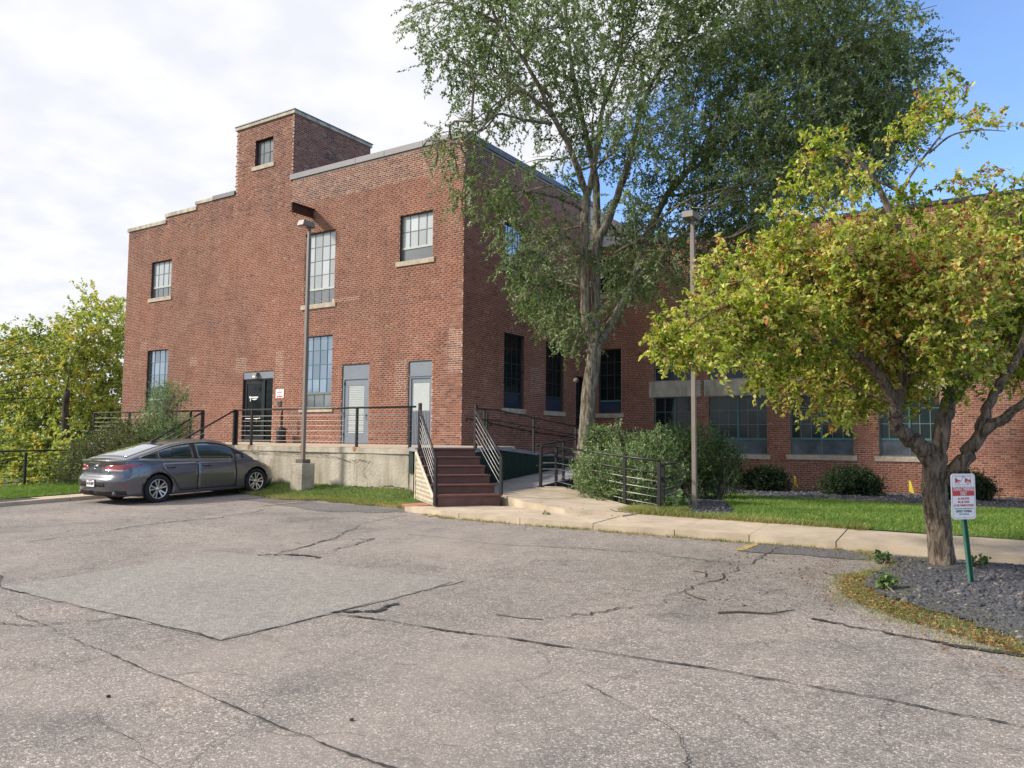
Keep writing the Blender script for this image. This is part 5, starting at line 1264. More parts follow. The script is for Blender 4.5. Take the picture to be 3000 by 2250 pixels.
for sg_ in (1, -1):
    # rear door follows the wheel arch, front door is plain
    def rl(z): return itp(z, [.27, .40, .52, .62, .72, .80, .95], [.56, .475, .40, .30, .185, .12, .09])
    def fr(z): return itp(z, [.27, .5, .93], [2.16, 2.18, 2.14])
    zz_ = [.265 + k * (.93 - .265) / 10 for k in range(11)]
    rd = rows_patch([(rl(z), 1.035 + .02 * (z - .3), z) for z in zz_], c_side, .0025, M_PAINT, 'door', body, sg_)
    fd = rows_patch([(1.050 + .02 * (z - .3), fr(z), z) for z in zz_[:-1] + [.915]], c_side, .0025, M_PAINT, 'door', body, sg_)
    for d, s0 in ((rd, .22), (fd, 1.20)):
        rows_patch([(s0 + .0, s0 + .20, .800), (s0 - .01, s0 + .21, .83), (s0, s0 + .20, .855)], c_side, .0062, M_BLKPL, 'handle_cup', d, sg_, 4, thick=.001)
        p = [c_side(s0 + t, .835, o_) for t, o_ in ((-.01, .012), (.03, .036), (.17, .036), (.22, .012))]
        cmb(MB().tube([(a * sg_, b, c) for a, b, c in p], .013, 6), 'handle', M_PAINT, d, True)
    # dark shut line beneath the door edges
    def line(pts, r=.0045, mat=M_BLKPL, name='shut_line'):
        P = []
        for a, b in zip(pts[:-1], pts[1:]):
            for k in range(6): t = k / 6; P.append((a[0] + (b[0] - a[0]) * t, a[1] + (b[1] - a[1]) * t))
        P.append(pts[-1]); q = [c_side(s, z, .002) for s, z in P]
        cmb(MB().tube([(a * sg_, b, c) for a, b, c in q], r, 5), name, mat, body, True)
    line([(rl(z) - .006, z) for z in zz_]); line([(1.042 + .02 * (z - .3), z) for z in zz_[::3]]); line([(fr(z) + .007, z) for z in zz_[:-1:3]] + [(2.16, .915)]); line([(.56, .258), (1.4, .256), (2.16, .258)])
    line([(2.28, .93), (2.62, .905), (3.05, .85)], .004)
    # taillight wraps the corner
    def us_(u0, u1, n): return [u0 + (u1 - u0) * k / n for k in range(n + 1)]
    def uz_patch(name, u0, u1, ztop, zbot, off, mat, n=16, mrow=4, par=None, thick=.006):
        V = []; F = []
        for j in range(mrow + 1):
            for k in range(n + 1):
                u = u0 + (u1 - u0) * k / n; z = zbot(u) + (ztop(u) - zbot(u)) * j / mrow
                p = c_P(u, z, off); V.append((p[0] * sg_, p[1], p[2]))
        for j in range(mrow):
            for k in range(n):
                q = (j * (n + 1) + k, j * (n + 1) + k + 1, (j + 1) * (n + 1) + k + 1, (j + 1) * (n + 1) + k)
                F.append(q if sg_ > 0 else q[::-1])
        o = cpart(name, npmesh(name, V, F, mat, True), par or body)
        so = o.modifiers.new('thickness', 'SOLIDIFY'); so.thickness = thick; so.offset = -1
        return o
    tl_top = lambda u: itp(u, [.025, .06, .20, .27], [.865, .915, .94, .935]); tl_bot = lambda u: itp(u, [.025, .05, .15, .22, .27], [.858, .80, .775, .85, .925])
    tail = uz_patch('taillight', .028, .272, tl_top, tl_bot, .010, M_TAIL, par=body)
    uz_patch('reversing_lens', .05, .165, lambda u: tl_bot(u) + .035, lambda u: tl_bot(u) + .008, .0125, M_TAILW, par=tail)
    q = [c_P(u, tl_bot(u) - .004, .012) for u in us_(.026, .2, 12)]; cmb(MB().tube([(a * sg_, b, c) for a, b, c in q], .005, 5), 'trim', M_CHROME, tail, True)
    uz_patch('bumper_reflector', .165, .215, lambda u: itp(u, [.165, .215], [.57, .40]), lambda u: itp(u, [.165, .215], [.545, .355]), .008, M_TAIL)
    uz_patch('headlight', .80, .955, lambda u: itp(u, [.80, .88, .955], [.745, .72, .66]), lambda u: itp(u, [.80, .86, .955], [.735, .655, .60]), .008, M_HEAD)
    uz_patch('indicator_lens', .805, .855, lambda u: itp(u, [.805, .855], [.742, .725]), lambda u: itp(u, [.805, .855], [.732, .685]), .011, M_AMBER)
    # lower black apron and exhaust
    uz_patch('diffuser', 0.0, .205, lambda u: itp(u, [0, .1, .205], [.34, .35, .335]), lambda u: .245, .006, M_BLKPL)
    p = c_P(.115, .29, .0); cmb(MB().tube([(p[0] * sg_, p[1] - .025, .288), (p[0] * sg_, p[1] + .1, .288)], .045, 10), 'exhaust_tip', M_COPING, None, True).scale = (1, 1, 1)
    uz_patch('plate_recess', 0.0, .062, lambda u: itp(u, [0, .045, .062], [.585, .58, .50]), lambda u: .435, .003, M_BLKPL, 6, 3, thick=.002)
    uz_patch('bumper_skirt', .82, 1.0, lambda u: .22, lambda u: .175, .02, M_BLKPL, 10, 1)
# trunk shut line, plate, emblem, letters
q = [c_P(abs(u), z, .001) for u, z in [(.075, .80), (.068, .72), (.052, .665), (.02, .655), (0, .655)]]
cmb(MB().tube([(a, b, c) for a, b, c in q] + [(-a, b, c) for a, b, c in q[::-1][1:]], .005, 5), 'boot_shut_line', M_BLKPL, body, True)
pb = c_rear(.50) - .008
npl = cmb(MB().box(-.152, .152, pb - .012, pb - .006, .432, .586), 'number_plate', M_WHITE, body)
cmb(MB().box(-.165, .165, pb - .006, pb + .004, .42, .60), 'plate_frame', M_BLKPL, npl)
def car_text(s, size, x, y, z, mat, par, w=None, dep=.004):
    me = text_mesh(s, size, mat=mat, w=w, depth=dep); o = cpart('lettering', me, par); o.location = (x, y, z); o.rotation_euler = (rad(90), 0, 0)
car_text('ACN·2687', .085, 0, pb - .0145, .502, M_INK, npl, w=.27); car_text('WISCONSIN', .026, 0, pb - .0145, .566, M_RED, npl)
for k, ch in enumerate('SONATA'): car_text(ch, .038, -.27 + k * .108, c_rear(.76) - .004, .755, M_CHROME, body)
y_e = c_rear(.87) - .004
E_ = []
for k in range(28):
    a = 2 * math.pi * k / 28; E_.append((.078 * math.cos(a), y_e - .006, .870 + .042 * math.sin(a)))
cmb(MB().tube(E_ + [E_[0]], .0075, 6, cap=False), 'emblem', M_CHROME, body, True)
cmb(MB().bar((-.035, y_e - .006, .848), (-.018, y_e - .006, .892), .014).bar((.018, y_e - .006, .848), (.035, y_e - .006, .892), .014).bar((-.028, y_e - .006, .862), (.028, y_e - .006, .876), .010), 'emblem', M_CHROME, body)
# greenhouse
def g_zr(s): return sitp(s, [-.80, -.55, -.2, .15, .5, .9, 1.25, 1.6, 1.95, 2.3, 2.72], [1.055, 1.135, 1.235, 1.33, 1.41, 1.46, 1.475, 1.465, 1.395, 1.235, 1.0])
def g_wr(s): return sitp(s, [-.80, -.3, .3, 1.0, 1.6, 2.2, 2.72], [.74, .70, .63, .60, .605, .66, .74])
def g_wb(s): return c_w(s) * c_f(c_zs(s)) - .012
def g_sec(s, n1=6, n2=8):
    zb = c_zs(s) - .03; zr = g_zr(s); zt = max(zb + .012, zr - .075); wb = g_wb(s); wr = g_wr(s); k = min(1, max(.0, (zt - zb) / .36))
    wt = wb + (wr + .055 - wb) * k; P = [(wb, zb)]
    for j in range(1, n1 + 1): t = j / n1; P.append((wb + (wt - wb) * t + .025 * math.sin(math.pi * t) * k, zb + (zt - zb) * t))
    for j in range(1, 4): t = j / 4 * math.pi / 2; P.append((wr - .06 + (wt - wr + .06) * math.cos(t), zt + (zr - .022 - zt) * math.sin(t)))
    for j in range(n2 + 1): t = j / n2; y = (wr - .06) * (1 - t); P.append((y, zr - .022 * (y / (wr - .06)) ** 2))
    return P
ss = frange(-.80, 2.72, .08); V = []; F = []; secs = []
for s in ss:
    P = g_sec(s); full = [(y, s, z) for y, z in P] + [(-y, s, z) for y, z in P[::-1][1:]]; secs.append(full); V += full
n = len(secs[0])
for i in range(len(ss) - 1):
    for j in range(n - 1): F.append((i * n + j, i * n + j + 1, (i + 1) * n + j + 1, (i + 1) * n + j)[::-1])
cab = cpart('cabin', npmesh('cabin', V, F, M_PAINT, True))
def g_side(s, z, off=0):
    zb = c_zs(s) - .03; zr = g_zr(s); zt = max(zb + .012, zr - .075); wb = g_wb(s); wr = g_wr(s); k = min(1, max(.0, (zt - zb) / .36)); wt = wb + (wr + .055 - wb) * k
    t = min(1, max(0, (z - zb) / (zt - zb))); return (wb + (wt - wb) * t + .025 * math.sin(math.pi * t) * k + off, s, z + off * .3)
def g_top(s): return min(g_zr(s) - .088, 2)
def glass_strip(name, s0, s1, sg_, mat, zlo=.022, lim=None):
    m = 16; k = 5; V = []; F = []
    for i in range(m + 1):
        s = s0 + (s1 - s0) * i / m; a = c_zs(s) + zlo; b = max(a + .004, g_top(s) if not lim else min(g_top(s), lim(s)))
        for j in range(k + 1):
            p = g_side(s, a + (b - a) * j / k, .005); V.append((p[0] * sg_, p[1], p[2]))
    for i in range(m):
        for j in range(k):
            q = (i * (k + 1) + j, (i + 1) * (k + 1) + j, (i + 1) * (k + 1) + j + 1, i * (k + 1) + j + 1); F.append(q if sg_ > 0 else q[::-1])
    o = cpart(name, npmesh(name, V, F, mat, True), cab); so = o.modifiers.new('thickness', 'SOLIDIFY'); so.thickness = .004; so.offset = -1
    return o
for sg_ in (1, -1):
    sq0 = -.44
    glass_strip('quarter_glass', sq0, .0, sg_, M_CGLASS); glass_strip('door_glass', .02, .965, sg_, M_CGLASS); glass_strip('pillar_trim', .966, 1.075, sg_, M_BLKPL); glass_strip('door_glass', 1.076, 2.14, sg_, M_CGLASS); glass_strip('pillar_trim', 0.0, .02, sg_, M_BLKPL); glass_strip('mirror_sail', 2.141, 2.42, sg_, M_BLKPL)
    top = [g_side(s, max(g_top(s), c_zs(s) + .026) + .006, .007) for s in frange(sq0 - .03, 2.42, .09)]; bot = [g_side(s, c_zs(s) + .018, .007) for s in frange(sq0 - .03, 2.42, .2)]
    cmb(MB().tube([(a * sg_, b, c) for a, b, c in top], .008, 5), 'chrome_trim', M_CHROME, cab, True); cmb(MB().tube([(a * sg_, b, c) for a, b, c in bot], .007, 5), 'chrome_trim', M_CHROME, cab, True)
    # mirror
    m = MB(); x0 = (g_wb(2.1) + .02) * sg_; x1 = (g_wb(2.1) + .20) * sg_
    m.hexa([(x0 + .03 * sg_, 2.10, .955), (x1, 2.10, .965), (x1 - .02 * sg_, 2.20, .98), (x0 + .05 * sg_, 2.22, .97), (x0 + .03 * sg_, 2.10, 1.075), (x1 - .01 * sg_, 2.10, 1.065), (x1 - .04 * sg_, 2.19, 1.05), (x0 + .05 * sg_, 2.21, 1.06)])
    mr_ = cmb(m, 'mirror', M_PAINT, None, False, .015); m = MB().box(min(x0 + .045 * sg_, x1 - .015 * sg_), max(x0 + .045 * sg_, x1 - .015 * sg_), 2.094, 2.099, .975, 1.058); cmb(m, 'mirror_glass', M_CHROME, mr_)
    cmb(MB().bar((x0 - .02 * sg_, 2.16, .96), (x0 + .06 * sg_, 2.16, .985), .03), 'mirror_arm', M_BLKPL, mr_)
def top_patch(name, s0, s1, w0, w1, mat, off=.005, n=12, m=12, par=None):
    V = []; F = []
    for i in range(m + 1):
        t = i / m; s = s0 + (s1 - s0) * t; w = w0 + (w1 - w0) * t; zr = g_zr(s); wr = g_wr(s) - .06
        for j in range(n + 1):
            y = w * (2 * j / n - 1); V.append((y, s, zr - .022 * (y / wr) ** 2 + off))
    for i in range(m):
        for j in range(n): F.append((i * (n + 1) + j, i * (n + 1) + j + 1, (i + 1) * (n + 1) + j + 1, (i + 1) * (n + 1) + j))
    o = cpart(name, npmesh(name, V, F, mat, True), par or cab); so = o.modifiers.new('thickness', 'SOLIDIFY'); so.thickness = .004; so.offset = -1
    return o
top_patch('glass_border', -.66, .33, .655, .565, M_BLKPL, .004); top_patch('rear_glass', -.62, .29, .635, .550, M_RGLASS, .0085)
top_patch('glass_border', 1.74, 2.66, .54, .66, M_BLKPL, .004); top_patch('windscreen', 1.78, 2.62, .52, .64, M_CGLASS, .0085)
top_patch('sunroof_seam', .62, .63, .50, .50, M_BLKPL, .003, m=1)
cmb(MB().hexa([(-.035, .36, 1.385), (.035, .36, 1.385), (.02, .56, 1.425), (-.02, .56, 1.425), (-.004, .36, 1.44), (.004, .36, 1.44), (.004, .5, 1.44), (-.004, .5, 1.44)]), 'antenna_fin', M_BLKPL, cab, False, .004)
# wheels
def wheel():
    W = cpart('wheel', MB().lathe([(.232, -.10), (.232, .0), (.225, .075), (.212, .078), (.205, .06), (.19, -.06), (.06, -.05), (0, -.05)], (0, 0, 0), 36, M_BLKPL, 'x').mesh('wheel', None, True))
    prof = [(.225, -.11), (.30, -.11), (.325, -.09), (.334, -.06), (.336, 0), (.334, .06), (.322, .092), (.29, .105), (.250, .098), (.228, .075)]
    cmb(MB().lathe(prof, (0, 0, 0), 44, None, 'x'), 'tyre', M_RUBBER, W, True)
    cmb(MB().lathe([(.232, .070), (.230, .086), (.216, .086), (.208, .074), (.206, .03)], (0, 0, 0), 40, None, 'x'), 'rim', M_RIM, W, True)
    for k in range(10):
        a = 2 * math.pi * (k + (.13 if k % 2 else -.13)) / 10; c, s = math.cos(a), math.sin(a)
        t = lambda r, x, w: [(x, r * c - w * s, r * s + w * c), (x, r * c + w * s, r * s - w * c)]
        A = t(.045, .055, .014) + t(.045, .030, .014)[::-1]; B = t(.214, .076, .017) + t(.214, .045, .017)[::-1]
        cmb(MB().hexa(A + B), 'spoke', M_RIM, W)
    cmb(MB().lathe([(.055, .03), (.052, .062), (.03, .070), (0, .071)], (0, 0, 0), 16, None, 'x'), 'hub_cap', M_RIM, W, True)
    cmb(MB().lathe([(.15, -.01), (.15, .005), (0, .005)], (0, 0, 0), 24, None, 'x'), 'brake_disc', M_BLKPL, W)
    return W
w0 = wheel(); first = True
for s, steer in ((0, 0), (2.805, 0)):
    for sg_ in (1, -1):
        o = w0 if first else copy_tree(w0, CAR); first = False
        o.location = (sg_ * .815, s, .336); o.rotation_euler = (random.uniform(0, 1), 0, 0 if sg_ > 0 else math.pi)
cmb(MB().box(-.75, .75, -.85, 3.4, .20, .30), 'underbody', M_BLKPL)
# ------------------------------------------------------------------ vegetation
def quad_leaves(C, D, Nn, L, W, rng, fold=.25):
    """kite shaped leaves: base point, direction, normal; 4 verts, one quad each"""
    D = D / np.linalg.norm(D, axis=1, keepdims=True)
    S = np.cross(D, Nn); S /= np.linalg.norm(S, axis=1, keepdims=True) + 1e-9
    U = np.cross(S, D)
    L = L[:, None]; W = W[:, None]
    P0 = C; P2 = C + D * L - U * L * .12
    m = C + D * L * .48
    P1 = m + S * W * .5 + U * W * fold; P3 = m - S * W * .5 + U * W * fold
    V = np.stack([P0, P1, P2, P3], 1).reshape(-1, 3); F = np.arange(len(C) * 4).reshape(-1, 4)
    return V, F
def crown(blobs, per, leaves, L, W, rng, droop=.5, twig_len=.45, shell=.55, up=0.0):
    """twigs scattered in each clump, leaves strung along each twig"""
    TC = []; TD = []; TR_ = []; BT_ = []
    for b in blobs:
        x, y, z, r = b[:4]; n = max(3, int(per * r * r * (b[4] if len(b) > 4 else 1)))
        v = rng.normal(size=(n, 3)); v /= np.linalg.norm(v, axis=1, keepdims=True)
        q = rng.uniform(shell ** 3, 1, n) ** (1 / 3.); p = np.array([x, y, z]) + v * (q * r)[:, None] * np.array([1, 1, .85])
        d = v * .7 + rng.normal(size=(n, 3)) * .55; d[:, 2] += up - droop * rng.uniform(.2, 1, n)
        d /= np.linalg.norm(d, axis=1, keepdims=True)
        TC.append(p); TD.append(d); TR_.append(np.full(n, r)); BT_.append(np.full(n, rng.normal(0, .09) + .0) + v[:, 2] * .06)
    TC = np.concatenate(TC); TD = np.concatenate(TD); n = len(TC)
    tl = rng.uniform(.5, 1.2, n) * twig_len
    k = leaves; t = (np.arange(k) + rng.uniform(0, 1, (n, k))) / k
    base = TC[:, None] + TD[:, None] * (t * tl[:, None])[..., None]
    base[..., 2] -= droop * .25 * (t ** 2) * tl[:, None]
    ld = TD[:, None] * .6 + rng.normal(size=(n, k, 3)) * .75; ld[..., 2] -= .25 * droop
    nn = rng.normal(size=(n, k, 3)) * .65; nn[..., 2] += .8
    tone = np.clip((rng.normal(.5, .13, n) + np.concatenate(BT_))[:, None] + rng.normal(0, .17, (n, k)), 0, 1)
    c = base.reshape(-1, 3); l = rng.uniform(.7, 1.25, n * k) * L; w = l * W
    V, F = quad_leaves(c, ld.reshape(-1, 3), nn.reshape(-1, 3), l, w, rng)
    return V, F, tone.ravel(), (TC, TD, tl)
def twig_mesh(T, rad0, name, mat):
    TC, TD, tl = T; n = len(TC); e = TC + TD * tl[:, None] - np.array([0, 0, .06]) * tl[:, None]; s = TC - TD * .06
    a = np.cross(TD, np.array([.3, .5, .8])); a /= np.linalg.norm(a, axis=1, keepdims=True); b = np.cross(TD, a)
    V = []
    for k in range(3):
        th = 2 * math.pi * k / 3; V.append(s + (a * math.cos(th) + b * math.sin(th)) * rad0)
    V.append(e); V = np.stack(V, 1).reshape(-1, 3); B = (np.arange(n) * 4)[:, None]
    F = np.concatenate([B + np.array([[0, 1, 3]]), B + np.array([[1, 2, 3]]), B + np.array([[2, 0, 3]])], 0)
    return npmesh(name, V, F, mat)
def wobble(pts, r0, r1, seg, amp, rng, flare=0):
    P = [Vector(p) for p in pts]; out = []; rr = []; n = (len(P) - 1) * seg
    for i in range(len(P) - 1):
        p0 = P[max(i - 1, 0)]; p1 = P[i]; p2 = P[i + 1]; p3 = P[min(i + 2, len(P) - 1)]
        for k in range(seg):
            t = k / seg
            q = .5 * ((2 * p1) + (p2 - p0) * t + (2 * p0 - 5 * p1 + 4 * p2 - p3) * t * t + (3 * p1 - p0 - 3 * p2 + p3) * t ** 3)
            j = (i * seg + k) / n; r = r0 + (r1 - r0) * j + (flare * math.exp(-j * 9) if flare else 0)
            if i or k: q = q + Vector(rng.normal(size=3)) * amp * r
            out.append(q); rr.append(r * (1 + .015 * rng.normal() * (1 if amp else 0)))
    out.append(P[-1]); rr.append(r1); return out, rr
def bark_tube(mb, pts, rr, n, rough, rng):
    """tube whose side is cut by slowly wandering vertical furrows"""
    b0 = len(mb.v); ref = None; ph = rng.uniform(0, 6, 4); fur = rng.normal(0, .5, n)
    for i, p in enumerate(pts):
        d = (pts[min(i + 1, len(pts) - 1)] - pts[max(i - 1, 0)]).normalized()
        if ref is None: ref = Vector((0, 1, 0)) if abs(d.y) < .9 else Vector((1, 0, 0))
        x = d.cross(ref).normalized(); y = x.cross(d).normalized(); ref = y
        fur = fur * .94 + rng.normal(0, .17, n)
        for j in range(n):
            a = 2 * math.pi * j / n
            w = 1 + rough * (.55 * math.sin(3 * a + ph[0] + i * .06) + .25 * math.sin(2 * a + i * .15 + ph[2]) + .55 * fur[j])
            mb.v.append(tuple(p + (x * math.cos(a) + y * math.sin(a)) * rr[i] * w))
    for i in range(len(pts) - 1):
        for j in range(n):
            j2 = (j + 1) % n; mb.f.append((b0 + i * n + j, b0 + i * n + j2, b0 + (i + 1) * n + j2, b0 + (i + 1) * n + j)); mb.m.append(0)
    k = len(pts) - 1; tip = pts[-1] + (pts[-1] - pts[-2]).normalized() * rr[-1] * .9; mb.v.append(tuple(tip))
    for j in range(n): mb.f.append((b0 + k * n + j, b0 + k * n + (j + 1) % n, len(mb.v) - 1)); mb.m.append(0)
def connect(limbs, blobs, rng, mb, r0=.03, amp=.5, frac=1.0, seg=3):
    """a bough from the nearest limb point out to each foliage clump"""
    nodes = [Vector(p) for L in limbs.values() for p in L[1:]]
    for b in blobs:
        if rng.uniform() > frac or b[3] < .24: continue
        c = Vector(b[:3]); cand = sorted(nodes, key=lambda q: (q - c).length + max(0, q.z - c.z) * .6)[:3]
        s = cand[int(rng.integers(0, 2))]
        if (s - c).length > 4.5: s = cand[0]
        m = s.lerp(c, .5) + Vector(rng.normal(size=3)) * .12 * (s - c).length; m.z += .12 * (s - c).length
        P, R = wobble([s, m, c, c + (c - m) * .5 + Vector((0, 0, -.1))], r0, r0 * .2, seg, .5, rng)
        mb.tube(P, R, 5)
        for _ in range(2):
            e = c + Vector(rng.normal(size=3)) * b[3] * .7; mm = m.lerp(e, .5) + Vector(rng.normal(size=3)) * .1
            P, R = wobble([m, mm, e], r0 * .5, r0 * .12, seg, .5, rng); mb.tube(P, R, 4)
M_BARK1 = bark_mat('elm_bark', (.075, .062, .045), (.27, .235, .185), 16, 1.0)
M_BARK2 = bark_mat('crabapple_bark', (.055, .042, .032), (.23, .185, .145), 22, 1.0)
M_BARKD = bark_mat('dark_bark', (.02, .017, .013), (.08, .065, .05), 12, .6)
M_TWIG = simple('twig_bark', (.20, .165, .125), .9, var=.3)
M_ELM = leaf_mat('elm_leaves', [(0, (.045, .085, .022)), (.35, (.115, .175, .055)), (.6, (.185, .25, .095)), (.85, (.32, .38, .20)), (1, (.50, .54, .38))], .36)
M_CRAB = leaf_mat('crabapple_leaves', [(0, (.06, .11, .015)), (.18, (.15, .22, .03)), (.40, (.30, .38, .06)), (.62, (.50, .54, .12)), (.79, (.70, .65, .24)), (.87, (.60, .40, .16)), (.94, (.50, .18, .06)), (1, (.30, .08, .04))], .40)
M_BERRY = glass_mat('red_crabapples', (.20, .006, .012), .25, coat=.5)
M_YELM = leaf_mat('autumn_maple_leaves', [(0, (.09, .13, .03)), (.4, (.27, .34, .085)), (.7, (.44, .47, .13)), (.9, (.60, .53, .15)), (1, (.65, .42, .08))], .42)
M_BUSH = leaf_mat('bush_leaves', [(0, (.05, .10, .03)), (.4, (.15, .235, .08)), (.75, (.27, .36, .16)), (1, (.48, .58, .36))], .32)
M_BUSHD = leaf_mat('dark_bush_leaves', [(0, (.012, .036, .012)), (.5, (.045, .10, .025)), (1, (.11, .19, .06))], .25)
M_BUSHO = leaf_mat('olive_bush_leaves', [(0, (.03, .045, .014)), (.4, (.08, .11, .03)), (.75, (.17, .19, .06)), (.92, (.30, .24, .10)), (1, (.24, .09, .05))], .3)
M_YEW = leaf_mat('yew_needles', [(0, (.006, .016, .006)), (.5, (.015, .038, .012)), (1, (.045, .085, .025))], .12, .6)
M_GRASS = leaf_mat('grass_blades', [(0, (.075, .145, .025)), (.5, (.155, .25, .048)), (.85, (.25, .34, .08)), (1, (.42, .40, .15))], .30, .7)
M_DRYGR = leaf_mat('dry_grass_blades', [(0, (.10, .16, .035)), (.4, (.22, .25, .07)), (.7, (.40, .34, .15)), (1, (.56, .42, .22))], .30, .7)
def leaf_obj(name, V, F, tone, mat, parent=None, kind='stuff'):
    o = bpy.data.objects.new(name, npmesh(name, V, F, mat, attr=tone)); COL.objects.link(o)
    if kind: o['kind'] = kind
    if parent is not None: adopt(o, parent)
    return o
rv = np.random.default_rng(21)
# big elm beside the ramp
ELM = {"trunk": [[-8.97, 17.16, 1.19], [-8.86, 17.14, 2.24], [-8.81, 17.12, 2.83], [-8.71, 17.13, 3.5], [-8.67, 17.12, 3.92]], "L1": [[-8.7, 17.11, 3.84], [-8.84, 17.02, 4.52], [-8.87, 16.99, 5.34], [-8.86, 16.93, 6.88], [-8.81, 16.96, 7.67]], "L1a": [[-8.81, 16.96, 7.67], [-8.87, 16.62, 8.21], [-8.96, 16.26, 8.78], [-9.13, 15.84, 9.34], [-9.26, 15.46, 9.89], [-9.45, 15.03, 10.47], [-9.84, 14.46, 11.27], [-9.9, 14.12, 11.77]], "L1b": [[-8.79, 16.97, 7.67], [-8.73, 17.12, 8.23], [-8.63, 17.26, 9.31], [-8.52, 17.41, 10.26], [-8.24, 17.66, 11.27], [-8.16, 17.74, 12.92], [-8.17, 17.82, 13.8]], "R1": [[-8.63, 17.16, 3.84], [-8.7, 17.24, 4.85], [-8.72, 17.31, 6.43], [-8.55, 17.58, 7.1], [-8.39, 17.84, 7.84], [-8.21, 18.1, 8.69], [-8.03, 18.34, 9.83], [-7.94, 18.55, 10.55], [-7.82, 18.8, 11.07], [-7.44, 19.19, 11.93], [-6.98, 19.66, 12.47]], "R1b": [[-8.78, 17.44, 6.46], [-8.92, 17.68, 8.15], [-9.19, 17.91, 9.04], [-9.68, 17.89, 11.17], [-10.01, 18.01, 13.04], [-10.25, 18.21, 14.4]], "R2": [[-8.61, 17.16, 3.92], [-8.58, 17.46, 4.18], [-8.32, 17.86, 4.94], [-8.18, 18.2, 5.47], [-7.9, 18.58, 6.8], [-7.52, 19.02, 8.01], [-7.22, 19.46, 8.59], [-6.97, 19.87, 9.23], [-6.57, 20.39, 9.72], [-5.63, 21.22, 10.63], [-4.47, 22.21, 11.42]], "R2b": [[-6.99, 19.92, 9.25], [-5.87, 21.03, 9.41], [-4.75, 22.12, 9.78], [-3.76, 23.12, 10.21]], "R2c": [[-7.5, 18.97, 7.99], [-6.55, 20.16, 8.28], [-5.69, 21.33, 8.17]], "La": [[-9.11, 15.79, 9.32], [-9.54, 15.17, 9.8], [-9.78, 14.74, 9.59], [-10.01, 14.32, 9.14], [-10.2, 13.94, 8.8]], "Lb": [[-9.2, 15.86, 9.21], [-9.55, 15.19, 9.15], [-9.91, 14.51, 9.09], [-10.07, 14.01, 8.55], [-10.17, 13.53, 8.13]], "Lc": [[-8.84, 16.73, 7.25], [-9.08, 15.97, 7.39], [-9.48, 15.11, 7.38], [-9.73, 14.37, 7.21]], "Ld": [[-8.81, 16.85, 6.08], [-9.02, 16.28, 6.5], [-9.37, 15.7, 5.92], [-9.31, 15.42, 5.12]], "Re": [[-8.17, 17.26, 6.19], [-7.57, 17.15, 6.35], [-6.8, 17.19, 6.15]]}
